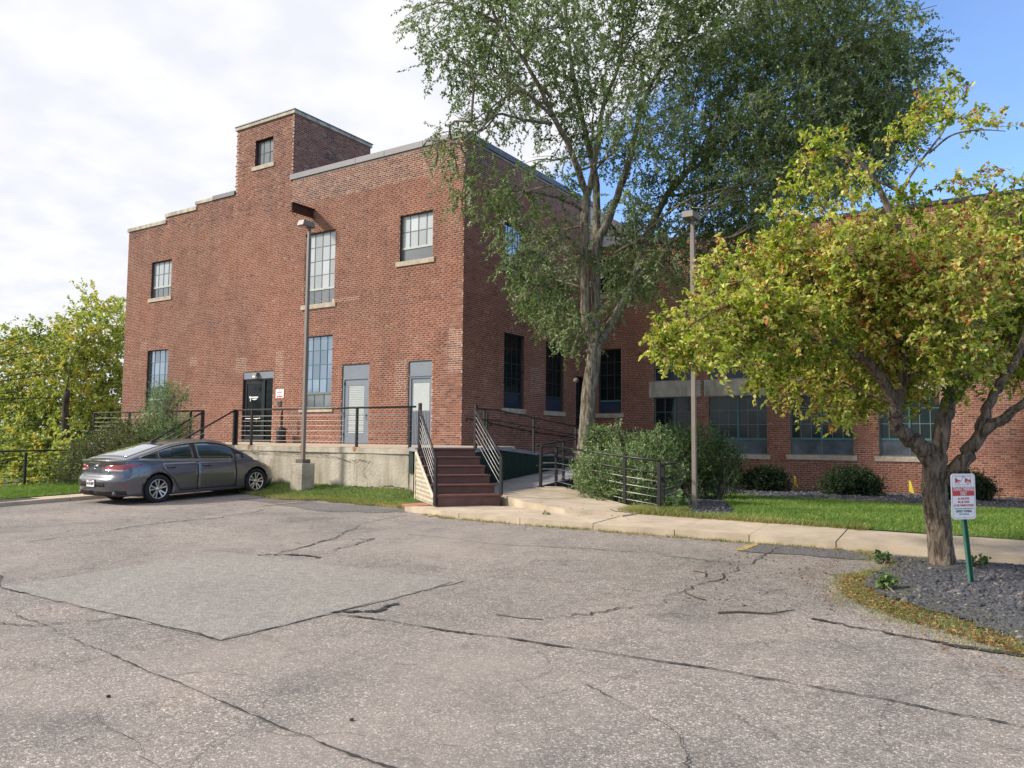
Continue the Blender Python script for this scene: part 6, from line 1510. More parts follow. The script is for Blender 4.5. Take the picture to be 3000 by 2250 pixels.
ELMB = [[-12.22, 14.43, 12.3, 0.46], [-12.96, 16.19, 12.99, 0.76], [-10.75, 13.62, 10.25, 0.53], [-12.33, 16.63, 12.48, 0.89], [-10.41, 14.59, 11.83, 0.89], [-10.94, 14.98, 10.06, 0.68], [-11.53, 16.6, 11.47, 0.75], [-10.15, 15.43, 9.81, 0.68], [-10.62, 15.69, 11.94, 0.82], [-8.76, 14.23, 11.05, 0.83], [-10.52, 16.86, 11.57, 0.86], [-9.68, 16.41, 9.95, 0.82], [-10.55, 14.83, 8.99, 0.5], [-12.47, 15.94, 9.72, 0.43], [-11.38, 14.2, 8.33, 0.31], [-11.41, 14.97, 8.46, 0.46], [-10.45, 13.99, 7.37, 0.37], [-10.68, 15.25, 7.54, 0.51], [-9.64, 14.88, 7.48, 0.49], [-9.98, 15.02, 6.8, 0.55], [-10.65, 17.14, 6.93, 0.67], [-9.78, 15.33, 5.84, 0.38], [-9.65, 16.39, 7.09, 0.52], [-10.66, 18.38, 6.56, 0.64], [-10.76, 18.3, 5.52, 0.64], [-9.94, 17.64, 4.84, 0.49], [-9.17, 17.22, 4.31, 0.41], [-9.52, 15.54, 5.18, 0.33], [-8.64, 15.31, 7.43, 0.37], [-10.87, 17.96, 9.29, 0.26], [-9.06, 17.01, 6.09, 0.29], [-8.26, 15.02, 10.95, 0.84], [-9.23, 17.05, 11.06, 0.95], [-9.17, 17.97, 10.28, 0.98], [-8.57, 17.32, 12.35, 0.95], [-8.87, 18.77, 11.81, 1.01], [-7.12, 15.54, 8.82, 0.73], [-7.44, 17.64, 11.93, 1.05], [-7.17, 17.56, 10.62, 0.92], [-6.55, 16.04, 8.66, 0.73], [-7.94, 18.18, 8.73, 0.72], [-9.14, 18.46, 9.43, 0.62], [-9.23, 17.06, 9.11, 0.53], [-6.17, 17.11, 11.31, 0.98], [-6.96, 19.64, 11.29, 1.0], [-6.42, 18.41, 9.46, 0.93], [-6.74, 18.29, 8.42, 0.81], [-6.29, 19.82, 8.93, 0.73], [-7.38, 16.09, 7.0, 0.53], [-7.86, 19.22, 8.03, 0.74], [-8.58, 18.15, 6.75, 0.6], [-8.15, 18.96, 6.87, 0.74], [-6.67, 16.84, 6.32, 0.54], [-8.62, 18.81, 6.02, 0.62], [-6.96, 16.72, 5.46, 0.54], [-6.41, 16.48, 5.67, 0.42], [-7.31, 19.81, 7.58, 0.62], [-6.78, 20.15, 7.97, 0.75], [-6.02, 20.32, 12.76, 1.13], [-5.46, 18.74, 10.55, 1.03], [-5.06, 18.09, 8.95, 0.88], [-4.95, 16.9, 7.25, 0.62], [-6.51, 19.3, 6.61, 0.6], [-7.15, 19.34, 5.84, 0.43], [-6.45, 20.27, 7.44, 0.62], [-7.87, 16.65, 4.87, 0.33], [-4.84, 18.02, 7.77, 0.65], [-5.16, 20.05, 7.69, 0.42], [-4.9, 20.69, 12.6, 1.11], [-4.99, 21.53, 11.7, 1.15], [-4.01, 18.12, 9.06, 0.96], [-4.56, 19.53, 8.75, 0.81], [-4.04, 21.7, 12.82, 1.13], [-3.48, 19.76, 10.59, 1.14], [-3.45, 20.72, 9.87, 1.06], [-3.39, 17.94, 8.01, 0.72], [-2.94, 21.29, 12.31, 0.96], [-2.92, 22.64, 11.75, 1.14], [-2.8, 22.34, 10.44, 0.99], [-3.18, 22.48, 9.55, 0.75], [-2.25, 21.73, 11.57, 0.66], [-1.98, 19.87, 9.8, 0.54], [-2.37, 22.36, 9.85, 0.49], [-2.1, 19.48, 11.45, 0.54], [-3.37, 22.13, 8.83, 0.56], [-3.7, 17.98, 7.55, 0.52], [-6.02, 20.52, 7.19, 0.5], [-4.55, 17.56, 12.38, 1.07], [-6.2, 17.56, 12.92, 1.12], [-7.51, 16.41, 12.76, 1.11], [-9.7, 16.88, 13.73, 1.09], [-9.97, 14.13, 12.36, 0.86], [-3.39, 19.48, 13.01, 1.13], [-3.92, 17.59, 6.95, 0.31], [-5.34, 18.15, 5.43, 0.27]]
elm = thing('elm_tree', 'large grey green elm with forked furrowed trunk rising behind the leafy bush', 'tree', (-8.95, 17.15, .1))
ELM['trunk'] = [[-8.97, 17.13, -.1], [-8.97, 17.13, .6]] + ELM['trunk'][0:]
mb = MB()
P, R = wobble(ELM['trunk'], .185, .165, 14, .015, rv, .10); bark_tube(mb, P, R, 40, .10, rv)
for key, r0, r1 in (('L1', .11, .10), ('L1a', .09, .025), ('L1b', .085, .02), ('R1', .13, .03), ('R1b', .10, .03), ('R2', .12, .035)):
    P, R = wobble(ELM[key], r0, r1, 5, .10, rv); bark_tube(mb, P, R, 14, .11, rv)
for key in ('R2b', 'R2c', 'La', 'Lb', 'Lc', 'Ld', 'Re'):
    P, R = wobble(ELM[key], .045, .012, 4, .3, rv); mb.tube(P, R, 7)
# old knots on the trunk
for (x, y, z, r) in ((-9.12, 17.0, 3.05, .07), (-9.0, 16.93, 3.9, .05), (-8.78, 16.95, 3.75, .05)):
    mb.lathe([(0, -r), (r * .8, -r * .5), (r, 0), (r * .7, r * .7), (0, r)], (x, y, z), 10)
mb.build('trunk', M_BARK1, elm, smooth=True)
mb = MB(); connect({k: v for k, v in ELM.items() if k not in ('trunk',)}, ELMB, rv, mb, .032); mb.build('boughs', M_BARK1, elm, smooth=True)['kind'] = 'stuff'
for b in ELMB: b.append(1.0)
for b in ELMB:
    if b[0] < -7.6 and b[2] < 8.2: b[4] = 1.25
    if b[0] < -8.2 and b[2] < 6.3: b[4] = 3.2
    if b[0] > -6.5 and b[2] > 7: b[4] = 1.2       # the right side of the crown is denser
dense = [[b[0] + rv.normal() * .5, b[1] + 1.6 + rv.normal() * .6, b[2] + rv.normal() * .5, b[3] * 1.1, .9] for b in ELMB if b[0] > -6.9 and b[2] > 6.5]
V, F, tone, Tw = crown(ELMB + dense, 112, 22, .086, .50, rv, droop=.75, twig_len=.60, shell=.30)
leaf_obj('crown', V, F, tone, M_ELM, elm); o = bpy.data.objects.new('twigs', twig_mesh(Tw, .006, 'twigs', M_TWIG)); COL.objects.link(o); o['kind'] = 'stuff'; adopt(o, elm)
print('elm leaves', len(F))
# crabapple on the island
CRAB = {"trunk": [[-0.77, 10.79, 0.14], [-0.8, 10.74, 0.51], [-0.83, 10.69, 0.84], [-0.84, 10.66, 1.17], [-0.83, 10.65, 1.45]], "l1": [[-0.84, 10.65, 1.33], [-0.95, 10.5, 1.54], [-1.08, 10.35, 1.64], [-1.21, 10.19, 1.82], [-1.17, 10.14, 2.02], [-1.09, 10.1, 2.33], [-1.05, 10.03, 2.77], [-1.07, 9.92, 3.23], [-1.18, 9.75, 3.69]], "l1a": [[-1.17, 10.14, 2.02], [-1.35, 9.77, 2.44], [-1.67, 9.33, 2.69], [-2.02, 8.88, 2.77], [-2.44, 8.39, 2.78], [-2.79, 7.96, 2.7]], "l1b": [[-1.05, 10.03, 2.77], [-1.57, 9.84, 3.18], [-2.0, 9.72, 3.49], [-2.48, 9.57, 3.64], [-3.06, 9.39, 3.46]], "c1": [[-0.83, 10.65, 1.41], [-0.71, 10.73, 1.87], [-0.64, 10.8, 2.2], [-0.62, 10.83, 2.49], [-0.68, 10.79, 2.99], [-0.91, 10.63, 3.67], [-1.17, 10.45, 4.3], [-1.38, 10.32, 4.86], [-1.66, 10.15, 5.21]], "c2": [[-0.62, 10.7, 2.4], [-0.4, 11.0, 3.04], [-0.31, 11.21, 3.71], [-0.37, 11.32, 4.4], [-0.11, 11.66, 4.93]], "c3": [[-0.67, 10.7, 1.99], [-0.42, 11.07, 2.42], [-0.13, 11.47, 2.65], [-0.02, 11.77, 2.85]], "r1": [[-0.73, 10.74, 1.09], [-0.61, 10.7, 1.28], [-0.43, 10.7, 1.56], [-0.28, 10.67, 1.76], [-0.04, 10.72, 1.92], [0.23, 10.77, 2.22], [0.43, 10.77, 2.56]], "r2": [[-0.36, 10.69, 1.68], [-0.28, 10.76, 1.99], [-0.13, 10.88, 2.31], [0.08, 11.04, 2.68], [0.17, 11.09, 3.22], [0.12, 11.04, 4.05]], "s1": [[-1.17, 10.42, 4.3], [-1.09, 10.47, 4.68], [-0.87, 10.6, 5.07], [-0.65, 10.74, 5.41], [-0.5, 10.83, 5.76], [-0.31, 10.95, 6.07]], "s2": [[-0.79, 10.6, 5.14], [-0.53, 10.63, 5.33], [-0.25, 10.69, 5.35], [0.01, 10.75, 5.3]], "s3": [[-1.19, 9.86, 3.72], [-1.61, 9.75, 3.99], [-1.96, 9.65, 4.6]]}
CRABB = [[-3.25, 8.06, 2.64, 0.16], [-3.2, 8.22, 2.84, 0.16], [-3.61, 9.92, 2.89, 0.31], [-2.72, 7.74, 2.84, 0.24], [-3.33, 9.32, 2.52, 0.14], [-3.14, 9.85, 3.46, 0.33], [-2.53, 8.24, 2.8, 0.35], [-2.37, 7.86, 2.41, 0.21], [-2.68, 8.41, 3.55, 0.21], [-3.21, 9.52, 3.59, 0.18], [-2.54, 9.59, 3.6, 0.4], [-2.16, 8.32, 2.88, 0.39], [-2.46, 9.24, 2.53, 0.27], [-2.42, 10.18, 2.32, 0.24], [-2.09, 9.33, 3.83, 0.33], [-2.17, 10.12, 3.41, 0.52], [-2.37, 11.31, 2.97, 0.52], [-2.24, 10.36, 2.26, 0.3], [-1.81, 9.55, 1.99, 0.21], [-1.38, 8.92, 3.55, 0.4], [-1.48, 9.49, 3.14, 0.48], [-1.58, 10.09, 2.68, 0.45], [-1.81, 11.44, 2.25, 0.32], [-1.86, 10.99, 1.92, 0.13], [-1.01, 9.66, 3.5, 0.47], [-1.26, 11.84, 3.28, 0.57], [-1.1, 10.26, 2.56, 0.39], [-1.3, 11.02, 2.22, 0.21], [-0.53, 9.18, 3.31, 0.43], [-0.5, 9.22, 2.87, 0.43], [-0.58, 9.58, 2.47, 0.3], [-0.16, 12.33, 4.09, 0.5], [-0.11, 11.63, 3.4, 0.47], [-0.03, 12.37, 2.94, 0.44], [0.11, 11.56, 4.38, 0.35], [-0.17, 10.49, 4.21, 0.27], [-0.3, 10.79, 4.59, 0.22], [-0.07, 11.22, 4.79, 0.23], [-0.44, 11.97, 5.13, 0.16], [-0.54, 10.38, 4.08, 0.27], [0.25, 12.66, 3.6, 0.51], [0.34, 11.63, 3.95, 0.46], [0.49, 12.62, 3.06, 0.5], [-0.32, 10.88, 2.52, 0.22], [-1.05, 11.18, 2.16, 0.18], [-2.15, 8.95, 4.13, 0.18], [-2.33, 9.5, 4.58, 0.17], [-1.88, 8.65, 4.17, 0.2], [-1.67, 8.33, 4.35, 0.17], [-1.54, 8.16, 4.56, 0.12], [-1.88, 10.46, 4.77, 0.24], [-1.49, 9.77, 4.74, 0.19], [-1.57, 11.4, 4.84, 0.22], [-1.47, 11.18, 5.46, 0.19], [-1.09, 9.76, 4.83, 0.15], [-1.31, 11.78, 5.76, 0.13], [-1.01, 10.55, 5.41, 0.1], [-0.91, 11.24, 5.87, 0.11], [-0.69, 10.04, 5.53, 0.08], [-0.49, 9.38, 5.36, 0.06], [-0.34, 9.38, 5.38, 0.05], [-0.45, 9.37, 5.09, 0.07], [-0.29, 11.05, 5.58, 0.08], [-0.08, 9.36, 4.91, 0.06], [-1.28, 8.32, 3.75, 0.19], [-1.24, 11.4, 4.54, 0.22], [-0.83, 8.89, 4.07, 0.12], [-2.2, 9.35, 4.02, 0.16], [-1.85, 9.71, 4.11, 0.22], [-0.83, 10.9, 3.88, 0.29]]
crab = thing('crabapple_tree', 'crabapple tree with yellow green leaves and red fruit on the gravel island', 'tree', (-.77, 10.7, .2))
mb = MB(); CRAB['trunk'][0][2] = .0
P, R = wobble(CRAB['trunk'][0:1] + CRAB['trunk'][1:], .128, .132, 16, .006, rv, .06); bark_tube(mb, P, R, 44, .13, rv)
for key, r0, r1 in (('l1', .105, .03), ('c1', .10, .02), ('r1', .10, .03), ('r2', .065, .02), ('c2', .06, .015), ('c3', .055, .02), ('l1a', .065, .012), ('l1b', .05, .012), ('s1', .022, .005), ('s2', .014, .004), ('s3', .03, .008)):
    P, R = wobble(CRAB[key], r0, r1, 5, .16, rv); bark_tube(mb, P, R, 14, .14, rv)
mb.build('trunk', M_BARK2, crab, smooth=True)
mb = MB(); connect({k: v for k, v in CRAB.items() if k != 'trunk'}, CRABB, rv, mb, .016, seg=4); mb.build('boughs', M_BARK2, crab, smooth=True)['kind'] = 'stuff'
for b in CRABB: b.append((.9 if b[2] < 4.0 else .55 if b[2] < 4.8 else .26) if b[3] > .12 else 2.6)
inner = [[b[0] + rv.normal() * .3, b[1] + abs(rv.normal()) * .9, b[2] + rv.normal() * .2, b[3], .8] for b in CRABB if b[3] > .22 and b[2] < 4.3]
V, F, tone, Tw = crown(CRABB + inner, 720, 14, .062, .60, rv, droop=.35, twig_len=.26, shell=.25, up=.25)
print('crab leaves', len(F))
# the 300 leaves nearest the camera become leaves of their own, the rest one mass
cen = V.reshape(-1, 4, 3)[:, 0]; dd = ((cen - np.array([0, 0, 1.6])) ** 2).sum(1); order = np.argsort(dd); near = order[:300]; keep = np.ones(len(F), bool); keep[near] = False
Vq = V.reshape(-1, 4, 3)
leaf_obj('crown', Vq[keep].reshape(-1, 3), np.arange(keep.sum() * 4).reshape(-1, 4), tone[keep], M_CRAB, crab)
variants = []
for k in range(12):
    q = Vq[near[k * 20]] - Vq[near[k * 20]][0]; variants.append(npmesh('leaf', q, [[0, 1, 2, 3]], M_CRAB, attr=[tone[near[k * 20]]]))
for k, i in enumerate(near):
    o = bpy.data.objects.new('leaf', variants[k % 12]); COL.objects.link(o); o.location = Vq[i][0]; o.rotation_euler = (rv.uniform(-.4, .4), rv.uniform(-.4, .4), rv.uniform(-.6, .6)); adopt(o, crab)
o = bpy.data.objects.new('twigs', twig_mesh(Tw, .0035, 'twigs', M_BARK2)); COL.objects.link(o); o['kind'] = 'stuff'; adopt(o, crab)
# fruit in little clusters under the twigs
ico = [(0, 0, 1), (.894, 0, .447), (.276, .851, .447), (-.724, .526, .447), (-.724, -.526, .447), (.276, -.851, .447), (.724, .526, -.447), (-.276, .851, -.447), (-.894, 0, -.447), (-.276, -.851, -.447), (.724, -.526, -.447), (0, 0, -1)]
icf = [(0, 1, 2), (0, 2, 3), (0, 3, 4), (0, 4, 5), (0, 5, 1), (1, 6, 2), (2, 7, 3), (3, 8, 4), (4, 9, 5), (5, 10, 1), (6, 7, 2), (7, 8, 3), (8, 9, 4), (9, 10, 5), (10, 6, 1), (11, 7, 6), (11, 8, 7), (11, 9, 8), (11, 10, 9), (11, 6, 10)]
TC, TD, tl = Tw; nb = 3600; idx = rv.choice(len(TC), nb, replace=False)
bc = (TC[idx] + TD[idx] * tl[idx, None] * .7)[:, None] + rv.normal(size=(nb, 3, 3)) * .02; bc[..., 2] -= .035; bc = bc.reshape(-1, 3)
I = np.array(ico); nbb = len(bc); rr_ = rv.uniform(.008, .0125, nbb)
V = (bc[:, None] + I[None] * rr_[:, None, None]).reshape(-1, 3); F = ((np.arange(nbb) * 12)[:, None, None] + np.array(icf)[None]).reshape(-1, 3)
o = bpy.data.objects.new('fruit', npmesh('fruit', V, F, M_BERRY, True)); COL.objects.link(o); o['kind'] = 'stuff'; adopt(o, crab)
# generic background tree
def bg_tree(name, label, base, h, blobs, mat, per, L, group=None, r=.18, cat='tree', droop=.3, forks=5, tw=.6, leaves=16, shell=.2, bark=None):
    t = thing(name, label, cat, base, 0, group); mb = MB(); b = Vector(base)
    P, R = wobble([b - Vector((0, 0, .3)), b + Vector((.05, 0, h * .3)), b + Vector((-.1, .1, h * .62))], r, r * .55, 6, .1, rv, r * .4); bark_tube(mb, P, R, 10, .1, rv)
    nodes = {'a': [list(b + Vector((0, 0, h * f))) for f in (.25, .35, .45, .55, .62)]}
    for bl in blobs:
        c = Vector(bl[:3]); s = min((Vector(q) for q in nodes['a']), key=lambda q: (q - c).length + max(0, q.z - c.z + .5)); m = s.lerp(c, .5) + Vector(rv.normal(size=3)) * .3
        P, R = wobble([s, m, c], r * .13, .012, 4, .3, rv); mb.tube(P, R, 5)
    mb.build('trunk', bark or M_BARKD, t, smooth=True)
    V, F, tone, Tw = crown(blobs, per, leaves, L, .6, rv, droop=droop, twig_len=tw, shell=shell)
    leaf_obj('crown', V, F, tone, mat, t); return t
BT = [[-47.03, 21.22, 5.16, 1.56], [-45.71, 22.01, 6.21, 1.56], [-44.89, 21.03, 3.29, 1.51], [-42.4, 21.19, 4.23, 1.22], [-40.55, 20.87, 5.82, 1.19], [-41.17, 22.35, 6.99, 1.36], [-40.93, 22.79, 5.28, 1.49], [-39.99, 21.39, 3.46, 1.18], [-38.69, 21.93, 7.26, 1.07], [-43.96, 24.05, 8.98, 0.8], [-41.76, 23.85, 3.62, 1.27], [-43.28, 20.1, 6.87, 0.61], [-43.51, 21.13, 7.13, 0.5], [-42.8, 24.87, 6.33, 1.06], [-48.14, 20.92, 6.76, 0.79], [-47.54, 21.34, 2.57, 1.56], [-43.44, 21.34, 2.04, 1.48], [-42.5, 22.55, 2.06, 1.25], [-41.48, 24.26, 2.6, 1.02]]
BT2 = [[-30.38, 13.69, 1.22, 0.83], [-29.86, 14.1, 0.57, 0.75], [-28.23, 14.06, 1.09, 0.65], [-26.84, 14.12, 1.26, 0.63], [-27.84, 12.74, 0.03, 0.61], [-27.98, 13.84, -0.02, 0.64]]
clusters = {}
def near_tree(bs, bases):
    out = [[] for _ in bases]
    for b in bs: out[min(range(len(bases)), key=lambda i: abs(b[0] - bases[i][0]) + .3 * abs(b[1] - bases[i][1]))].append(b)
    return out
BB = [(-41.5, 15.5, -1.9), (-38.0, 19.5, -1.9), (-36.5, 25.0, -1.9)]
labs = ['yellow green maple at the far left edge of the woods', 'rounded yellow maple between the left edge and the tall tree', 'tallest yellow green maple, just left of the brick block']
for bs, base, lab in zip(near_tree(BT, BB), BB, labs):
    if bs: bg_tree('maple_tree', lab, base, 9, bs, M_YELM, 50, .20, 'maples behind the left lawn', .24, tw=1.3, leaves=22)
BB2 = [(-28.5, 10.5, -1.6), (-26.8, 14.0, -1.6)]
for bs, base, lab in zip(near_tree(BT2, BB2), BB2, ['low spreading young tree right behind the left railing', 'small yellow tree behind the railing near the bushes']):
    if bs: bg_tree('young_tree', lab, base, 5, bs, M_YELM, 90, .14, 'young trees behind the railing', .10, tw=.8, leaves=18)
# distant belt of woods closing the horizon on the left
wb = []
print_ = 0
for k in range(60):
    x = -34 - 26 * rv.uniform() ; y = -12 + 62 * rv.uniform(); wb.append([x - 6, y, .2 + rv.uniform(-.8, 3.6), rv.uniform(1.6, 2.8), 1])
V, F, tone, _ = crown(wb, 8, 14, .42, .7, rv, droop=.2, twig_len=1.5, shell=.3)
tag(leaf_obj('far_woods', V, F, tone, leaf_mat('far_wood_leaves', [(0, (.02, .035, .01)), (.5, (.06, .10, .018)), (1, (.17, .20, .03))], .3)), 'dark green woods closing the view beyond the left lawn', 'woods')
und = [[-24.6 - rv.uniform(0, 3.5), y, -.6 + rv.uniform(-.6, .7), rv.uniform(.5, .9), 1] for y in np.arange(3, 16, .55)]
V, F, tone, _ = crown(und, 42, 12, .12, .5, rv, droop=.3, twig_len=.5, shell=.3)
tag(leaf_obj('undergrowth', V, F, tone, M_BUSHD), 'dark undergrowth on the slope behind the left railing', 'undergrowth')
# shrubs
def shrub(name, label, spots, mat, per, L, W=.6, group=None, droop=.1, tw=.3, up=.5, leaves=12, shell=.4, stems=10, cat='bush', base=None, core=None):
    xs_ = [s[0] for s in spots]; b = base or (sum(xs_) / len(xs_), sum(s[1] for s in spots) / len(spots), T(xs_[0], spots[0][1]))
    t = thing(name, label, cat, b, 0, group); mb = MB()
    for s in spots:
        for _ in range(stems):
            e = Vector(s[:3]) + Vector(rv.normal(size=3)) * s[3] * .5; a = Vector((b[0] + (s[0] - b[0]) * .75 + rv.normal() * .1, b[1] + (s[1] - b[1]) * .75 + rv.normal() * .1, T(s[0], s[1]) - .02 if b[2] > -1 else b[2]))
            m = a.lerp(e, .5) + Vector(rv.normal(size=3)) * .06; mb.tube([a, m, e], [.012, .009, .004], 4)
    mb.build('stems', M_TWIG, t)
    V, F, tone, Tw = crown(spots, per, leaves, L, W, rv, droop=droop, twig_len=tw, shell=shell, up=up)
    leaf_obj('foliage', V, F, tone, mat, t)
    o = bpy.data.objects.new('twigs', twig_mesh(Tw, .004, 'twigs', M_TWIG)); COL.objects.link(o); o['kind'] = 'stuff'; adopt(o, t)
    return t
S_ = [(-8.15, 15.95, .75, .42, 1), (-8.2, 16.1, .95, .45, 1), (-7.7, 15.4, .8, .55, 1), (-7.3, 16.0, 1.0, .55, 1), (-7.0, 15.2, .65, .5, 1), (-6.8, 15.8, .95, .5, 1), (-6.5, 15.3, .6, .45, 1), (-6.45, 16.0, .8, .5, 1), (-8.3, 16.7, .95, .42, 1), (-7.6, 16.7, 1.15, .5, 1), (-6.9, 16.7, 1.05, .5, 1), (-7.4, 15.1, .35, .4, 1), (-6.5, 15.0, .32, .38, 1), (-7.9, 15.7, .40, .38, 1),
      (-8.35, 16.5, 1.5, .18, 2.5), (-8.3, 16.5, 1.75, .13, 3), (-7.75, 16.3, 1.55, .16, 2.5), (-7.7, 16.3, 1.8, .10, 3), (-7.2, 16.4, 1.5, .18, 2.5), (-6.9, 16.2, 1.5, .15, 2.5), (-6.6, 16.2, 1.4, .18, 2.5), (-6.65, 16.3, 1.7, .1, 3), (-8.1, 16.4, 1.45, .2, 2)]
shrub('leafy_bush', 'bright leafy green bush spilling through the front cable railing', [list(s) for s in S_], M_BUSH, 760, .052, .56, up=.7, tw=.26, leaves=13)
S_ = [(-7.5, 19.2, 1.1, .65, 1), (-6.9, 19.4, 1.0, .7, 1), (-6.4, 19.6, .85, .6, 1), (-7.3, 19.6, 1.55, .5, 1), (-6.7, 19.6, 1.45, .5, 1), (-6.15, 19.5, 1.05, .42, 1), (-6.9, 19.0, .6, .5, 1), (-6.2, 19.2, .5, .4, 1)]
shrub('dark_bush', 'big dark green bush directly behind the right lamp post', [list(s) for s in S_], M_BUSHD, 520, .062, .5, up=.7, tw=.35, leaves=13)
def yew(x, y, w, h, label):
    w *= .80; h *= .92
    sp = [[x + dx * w, y + dy * w * .7, -.05 + h * dz, r * w, 1] for dx, dy, dz, r in ((-.55, 0, .32, .42), (0, -.2, .40, .5), (.55, 0, .34, .42), (-.25, .2, .52, .4), (.3, .15, .52, .4), (0, 0, .2, .5), (-.75, -.1, .28, .25), (.8, 0, .3, .24))]
    shrub('yew_shrub', label, sp, M_YEW, 1300, .11, .24, group='yew shrubs along the wing wall', up=.55, tw=.30, leaves=10, shell=.35, stems=4, base=(x, y, -.1))
yew(-6.75, 25.3, .85, 1.0, 'low dark yew shrub left of the first yellow flag'); yew(-4.15, 24.9, 1.0, 1.0, 'low dark yew shrub in the middle between the two yellow flags'); yew(-1.35, 25.0, 1.0, 1.0, 'low dark yew shrub half hidden by the crabapple trunk and sign')
S_ = [(-22.2, 12.0, .6, .8, 1), (-22.0, 12.7, 1.0, .85, 1), (-21.5, 13.3, 1.0, .8, 1), (-22.4, 13.2, 1.35, .7, 1), (-21.6, 12.4, .45, .7, 1), (-22.9, 12.8, .9, .8, 1), (-23.3, 13.6, 1.2, .8, 1), (-21.3, 13.8, 1.5, .6, 1), (-22.5, 12.0, .2, .6, 1), (-22.3, 13.6, 1.75, .45, 1)]
shrub('berry_bush', 'olive green berry bush behind the boot of the parked car', [list(s) for s in S_], M_BUSHO, 380, .062, .5, up=.3, tw=.35, leaves=12)
S_ = [(-21.3, 13.6, 1.9, .55, 1), (-20.9, 13.8, 1.5, .6, 1), (-21.8, 14.0, 2.2, .45, 1), (-21.35, 13.8, 2.5, .35, 1.4), (-20.9, 14.0, 2.75, .25, 1.8), (-21.9, 14.0, 2.85, .22, 1.8), (-21.3, 13.9, 2.95, .16, 2.2), (-20.6, 13.8, 1.8, .45, 1), (-21.1, 13.5, 1.0, .6, 1), (-21.9, 13.8, 1.6, .5, 1)]
shrub('tall_weeds', 'tall wispy green weeds reaching the corner window of the block', [list(s) for s in S_], M_BUSH, 480, .06, .42, up=.5, tw=.35, leaves=12, base=(-21.2, 13.8, .15))
# weeds and small plants
def weed(name, label, x, y, z, r, mat, n=1, L=.06):
    shrub(name, label, [[x, y, z + r * .8, r, 1.0]], mat, 55 / (r * r) * .5, L, .7, up=.8, tw=r * .9, leaves=5, shell=.1, stems=4, cat='weed', base=(x, y, z))
weed('weed', 'small bright green weed at the foot of the right lamp post', -5.75, 15.05, .17, .17, M_BUSH, L=.10); weed('weed', 'leafy weed under the end post of the front railing', -5.75, 14.45, .17, .14, M_BUSH, L=.09)
weed('weed', 'broad leaved weed at the left edge of the island gravel', -1.17, 8.95, .07, .065, M_BUSH, L=.07); weed('weed', 'tiny weed between the crabapple trunk and the sign post', -.42, 10.5, .15, .08, M_BUSHD, L=.045)
weed('weed', 'small weed at the left edge of the island, near the sidewalk', -1.42, 10.7, .08, .07, M_BUSHD, L=.05); weed('weed', 'little weed on the sidewalk joint in front of the apron', -7.2, 12.3, .17, .05, M_BUSH, L=.03)
# ------------------------------------------------------------------ grass, gravel, litter
def scatter(poly, n, rng, holes=()):
    X = [p[0] for p in poly]; Y = [p[1] for p in poly]; out = []
    P = np.array(poly); 
    while len(out) < n:
        xs_ = rng.uniform(min(X), max(X), 4096); ys_ = rng.uniform(min(Y), max(Y), 4096); ins = np.zeros(4096, bool)
        for i in range(len(P)):
            x1, y1 = P[i]; x2, y2 = P[(i + 1) % len(P)]
            c = ((y1 > ys_) != (y2 > ys_)) & (xs_ < (x2 - x1) * (ys_ - y1) / (y2 - y1 + 1e-12) + x1); ins ^= c
        out += list(zip(xs_[ins], ys_[ins]))
    return np.array(out[:n])
def blades(name, poly, n, h, w, mat, zf, label, rng, clump=0, lean=.5, cat='grass'):
    P = scatter(poly, n, rng)
    if clump:
        c = P[::clump]; P = np.repeat(c, clump, 0)[:n] + rng.normal(size=(len(c) * clump, 2))[:n] * .035
    n = len(P); z = np.array([zf(x, y) for x, y in P]); a = rng.uniform(0, 2 * math.pi, n); hh = h * rng.uniform(.5, 1.3, n)
    d = np.stack([np.cos(a), np.sin(a)], 1); ln = rng.normal(size=(n, 2)) * lean * hh[:, None]
    B = np.stack([P[:, 0], P[:, 1], z - .005], 1); V = np.empty((n, 3, 3)); V[:, 0] = B; V[:, 1] = B; V[:, 0, :2] -= d * w / 2; V[:, 1, :2] += d * w / 2
    V[:, 2] = B; V[:, 2, :2] += ln; V[:, 2, 2] += hh
    tone = np.clip(rng.normal(.48, .2, n) + .18 * np.sin(P[:, 0] * 2.1) * np.sin(P[:, 1] * 1.7), 0, 1)
    o = bpy.data.objects.new(name, npmesh(name, V.reshape(-1, 3), np.arange(n * 3).reshape(-1, 3), mat, attr=tone)); COL.objects.link(o); tag(o, label, cat, None, 'stuff'); return o
rg = np.random.default_rng(5)
def wob(poly, seed): return rough_ring(poly, 5, .07, seed)
blades('grass', wob(LAWN, 1), 90000, .060, .016, M_GRASS, lambda x, y: T(x, y) + .11, 'bright green mown lawn between sidewalk and gravel bed', rg, lean=.6)
blades('grass', [(-5.7, 13.5), (-4.2, 13.35), (-2.0, 13.22), (-2.0, 13.05), (-4.5, 13.2), (-5.5, 13.25), (-6.2, 13.25), (-6.4, 14.2), (-5.6, 14.9), (-5.2, 14.2)], 9000, .11, .014, M_DRYGR, lambda x, y: T(x, y) + .09, 'scruffy grass at the foot of the right lamp post', rg, 6, .7)
GV = [(-18.2, 13.35), (-16.2, 13.05), (-15.5, 12.75), (-14.3, 12.45), (-13.6, 12.75), (-12.05, 12.55), (-10.8, 12.5), (-10.1, 12.2), (-10.2, 12.6), (-11.4, 13.7), (-12.25, 14.42), (-18.6, 14.42)]
blades('grass', wob(GV, 2), 13000, .065, .014, M_GRASS, lambda x, y: T(x, y) + .02 + .10 * smooth(12.6, 14.3, y), 'rough grass strip at the foot of the concrete dock', rg, 5, .6)
blades('grass', wob([(x, y - .1) for x, y in GV[:9]] + [(-10.6, 12.9), (-13.6, 13.5), (-16, 13.8)], 2), 14000, .07, .014, M_DRYGR, lambda x, y: T(x, y) + .02, 'dry grass fringe where the dock verge meets the asphalt', rg, 5, .8)
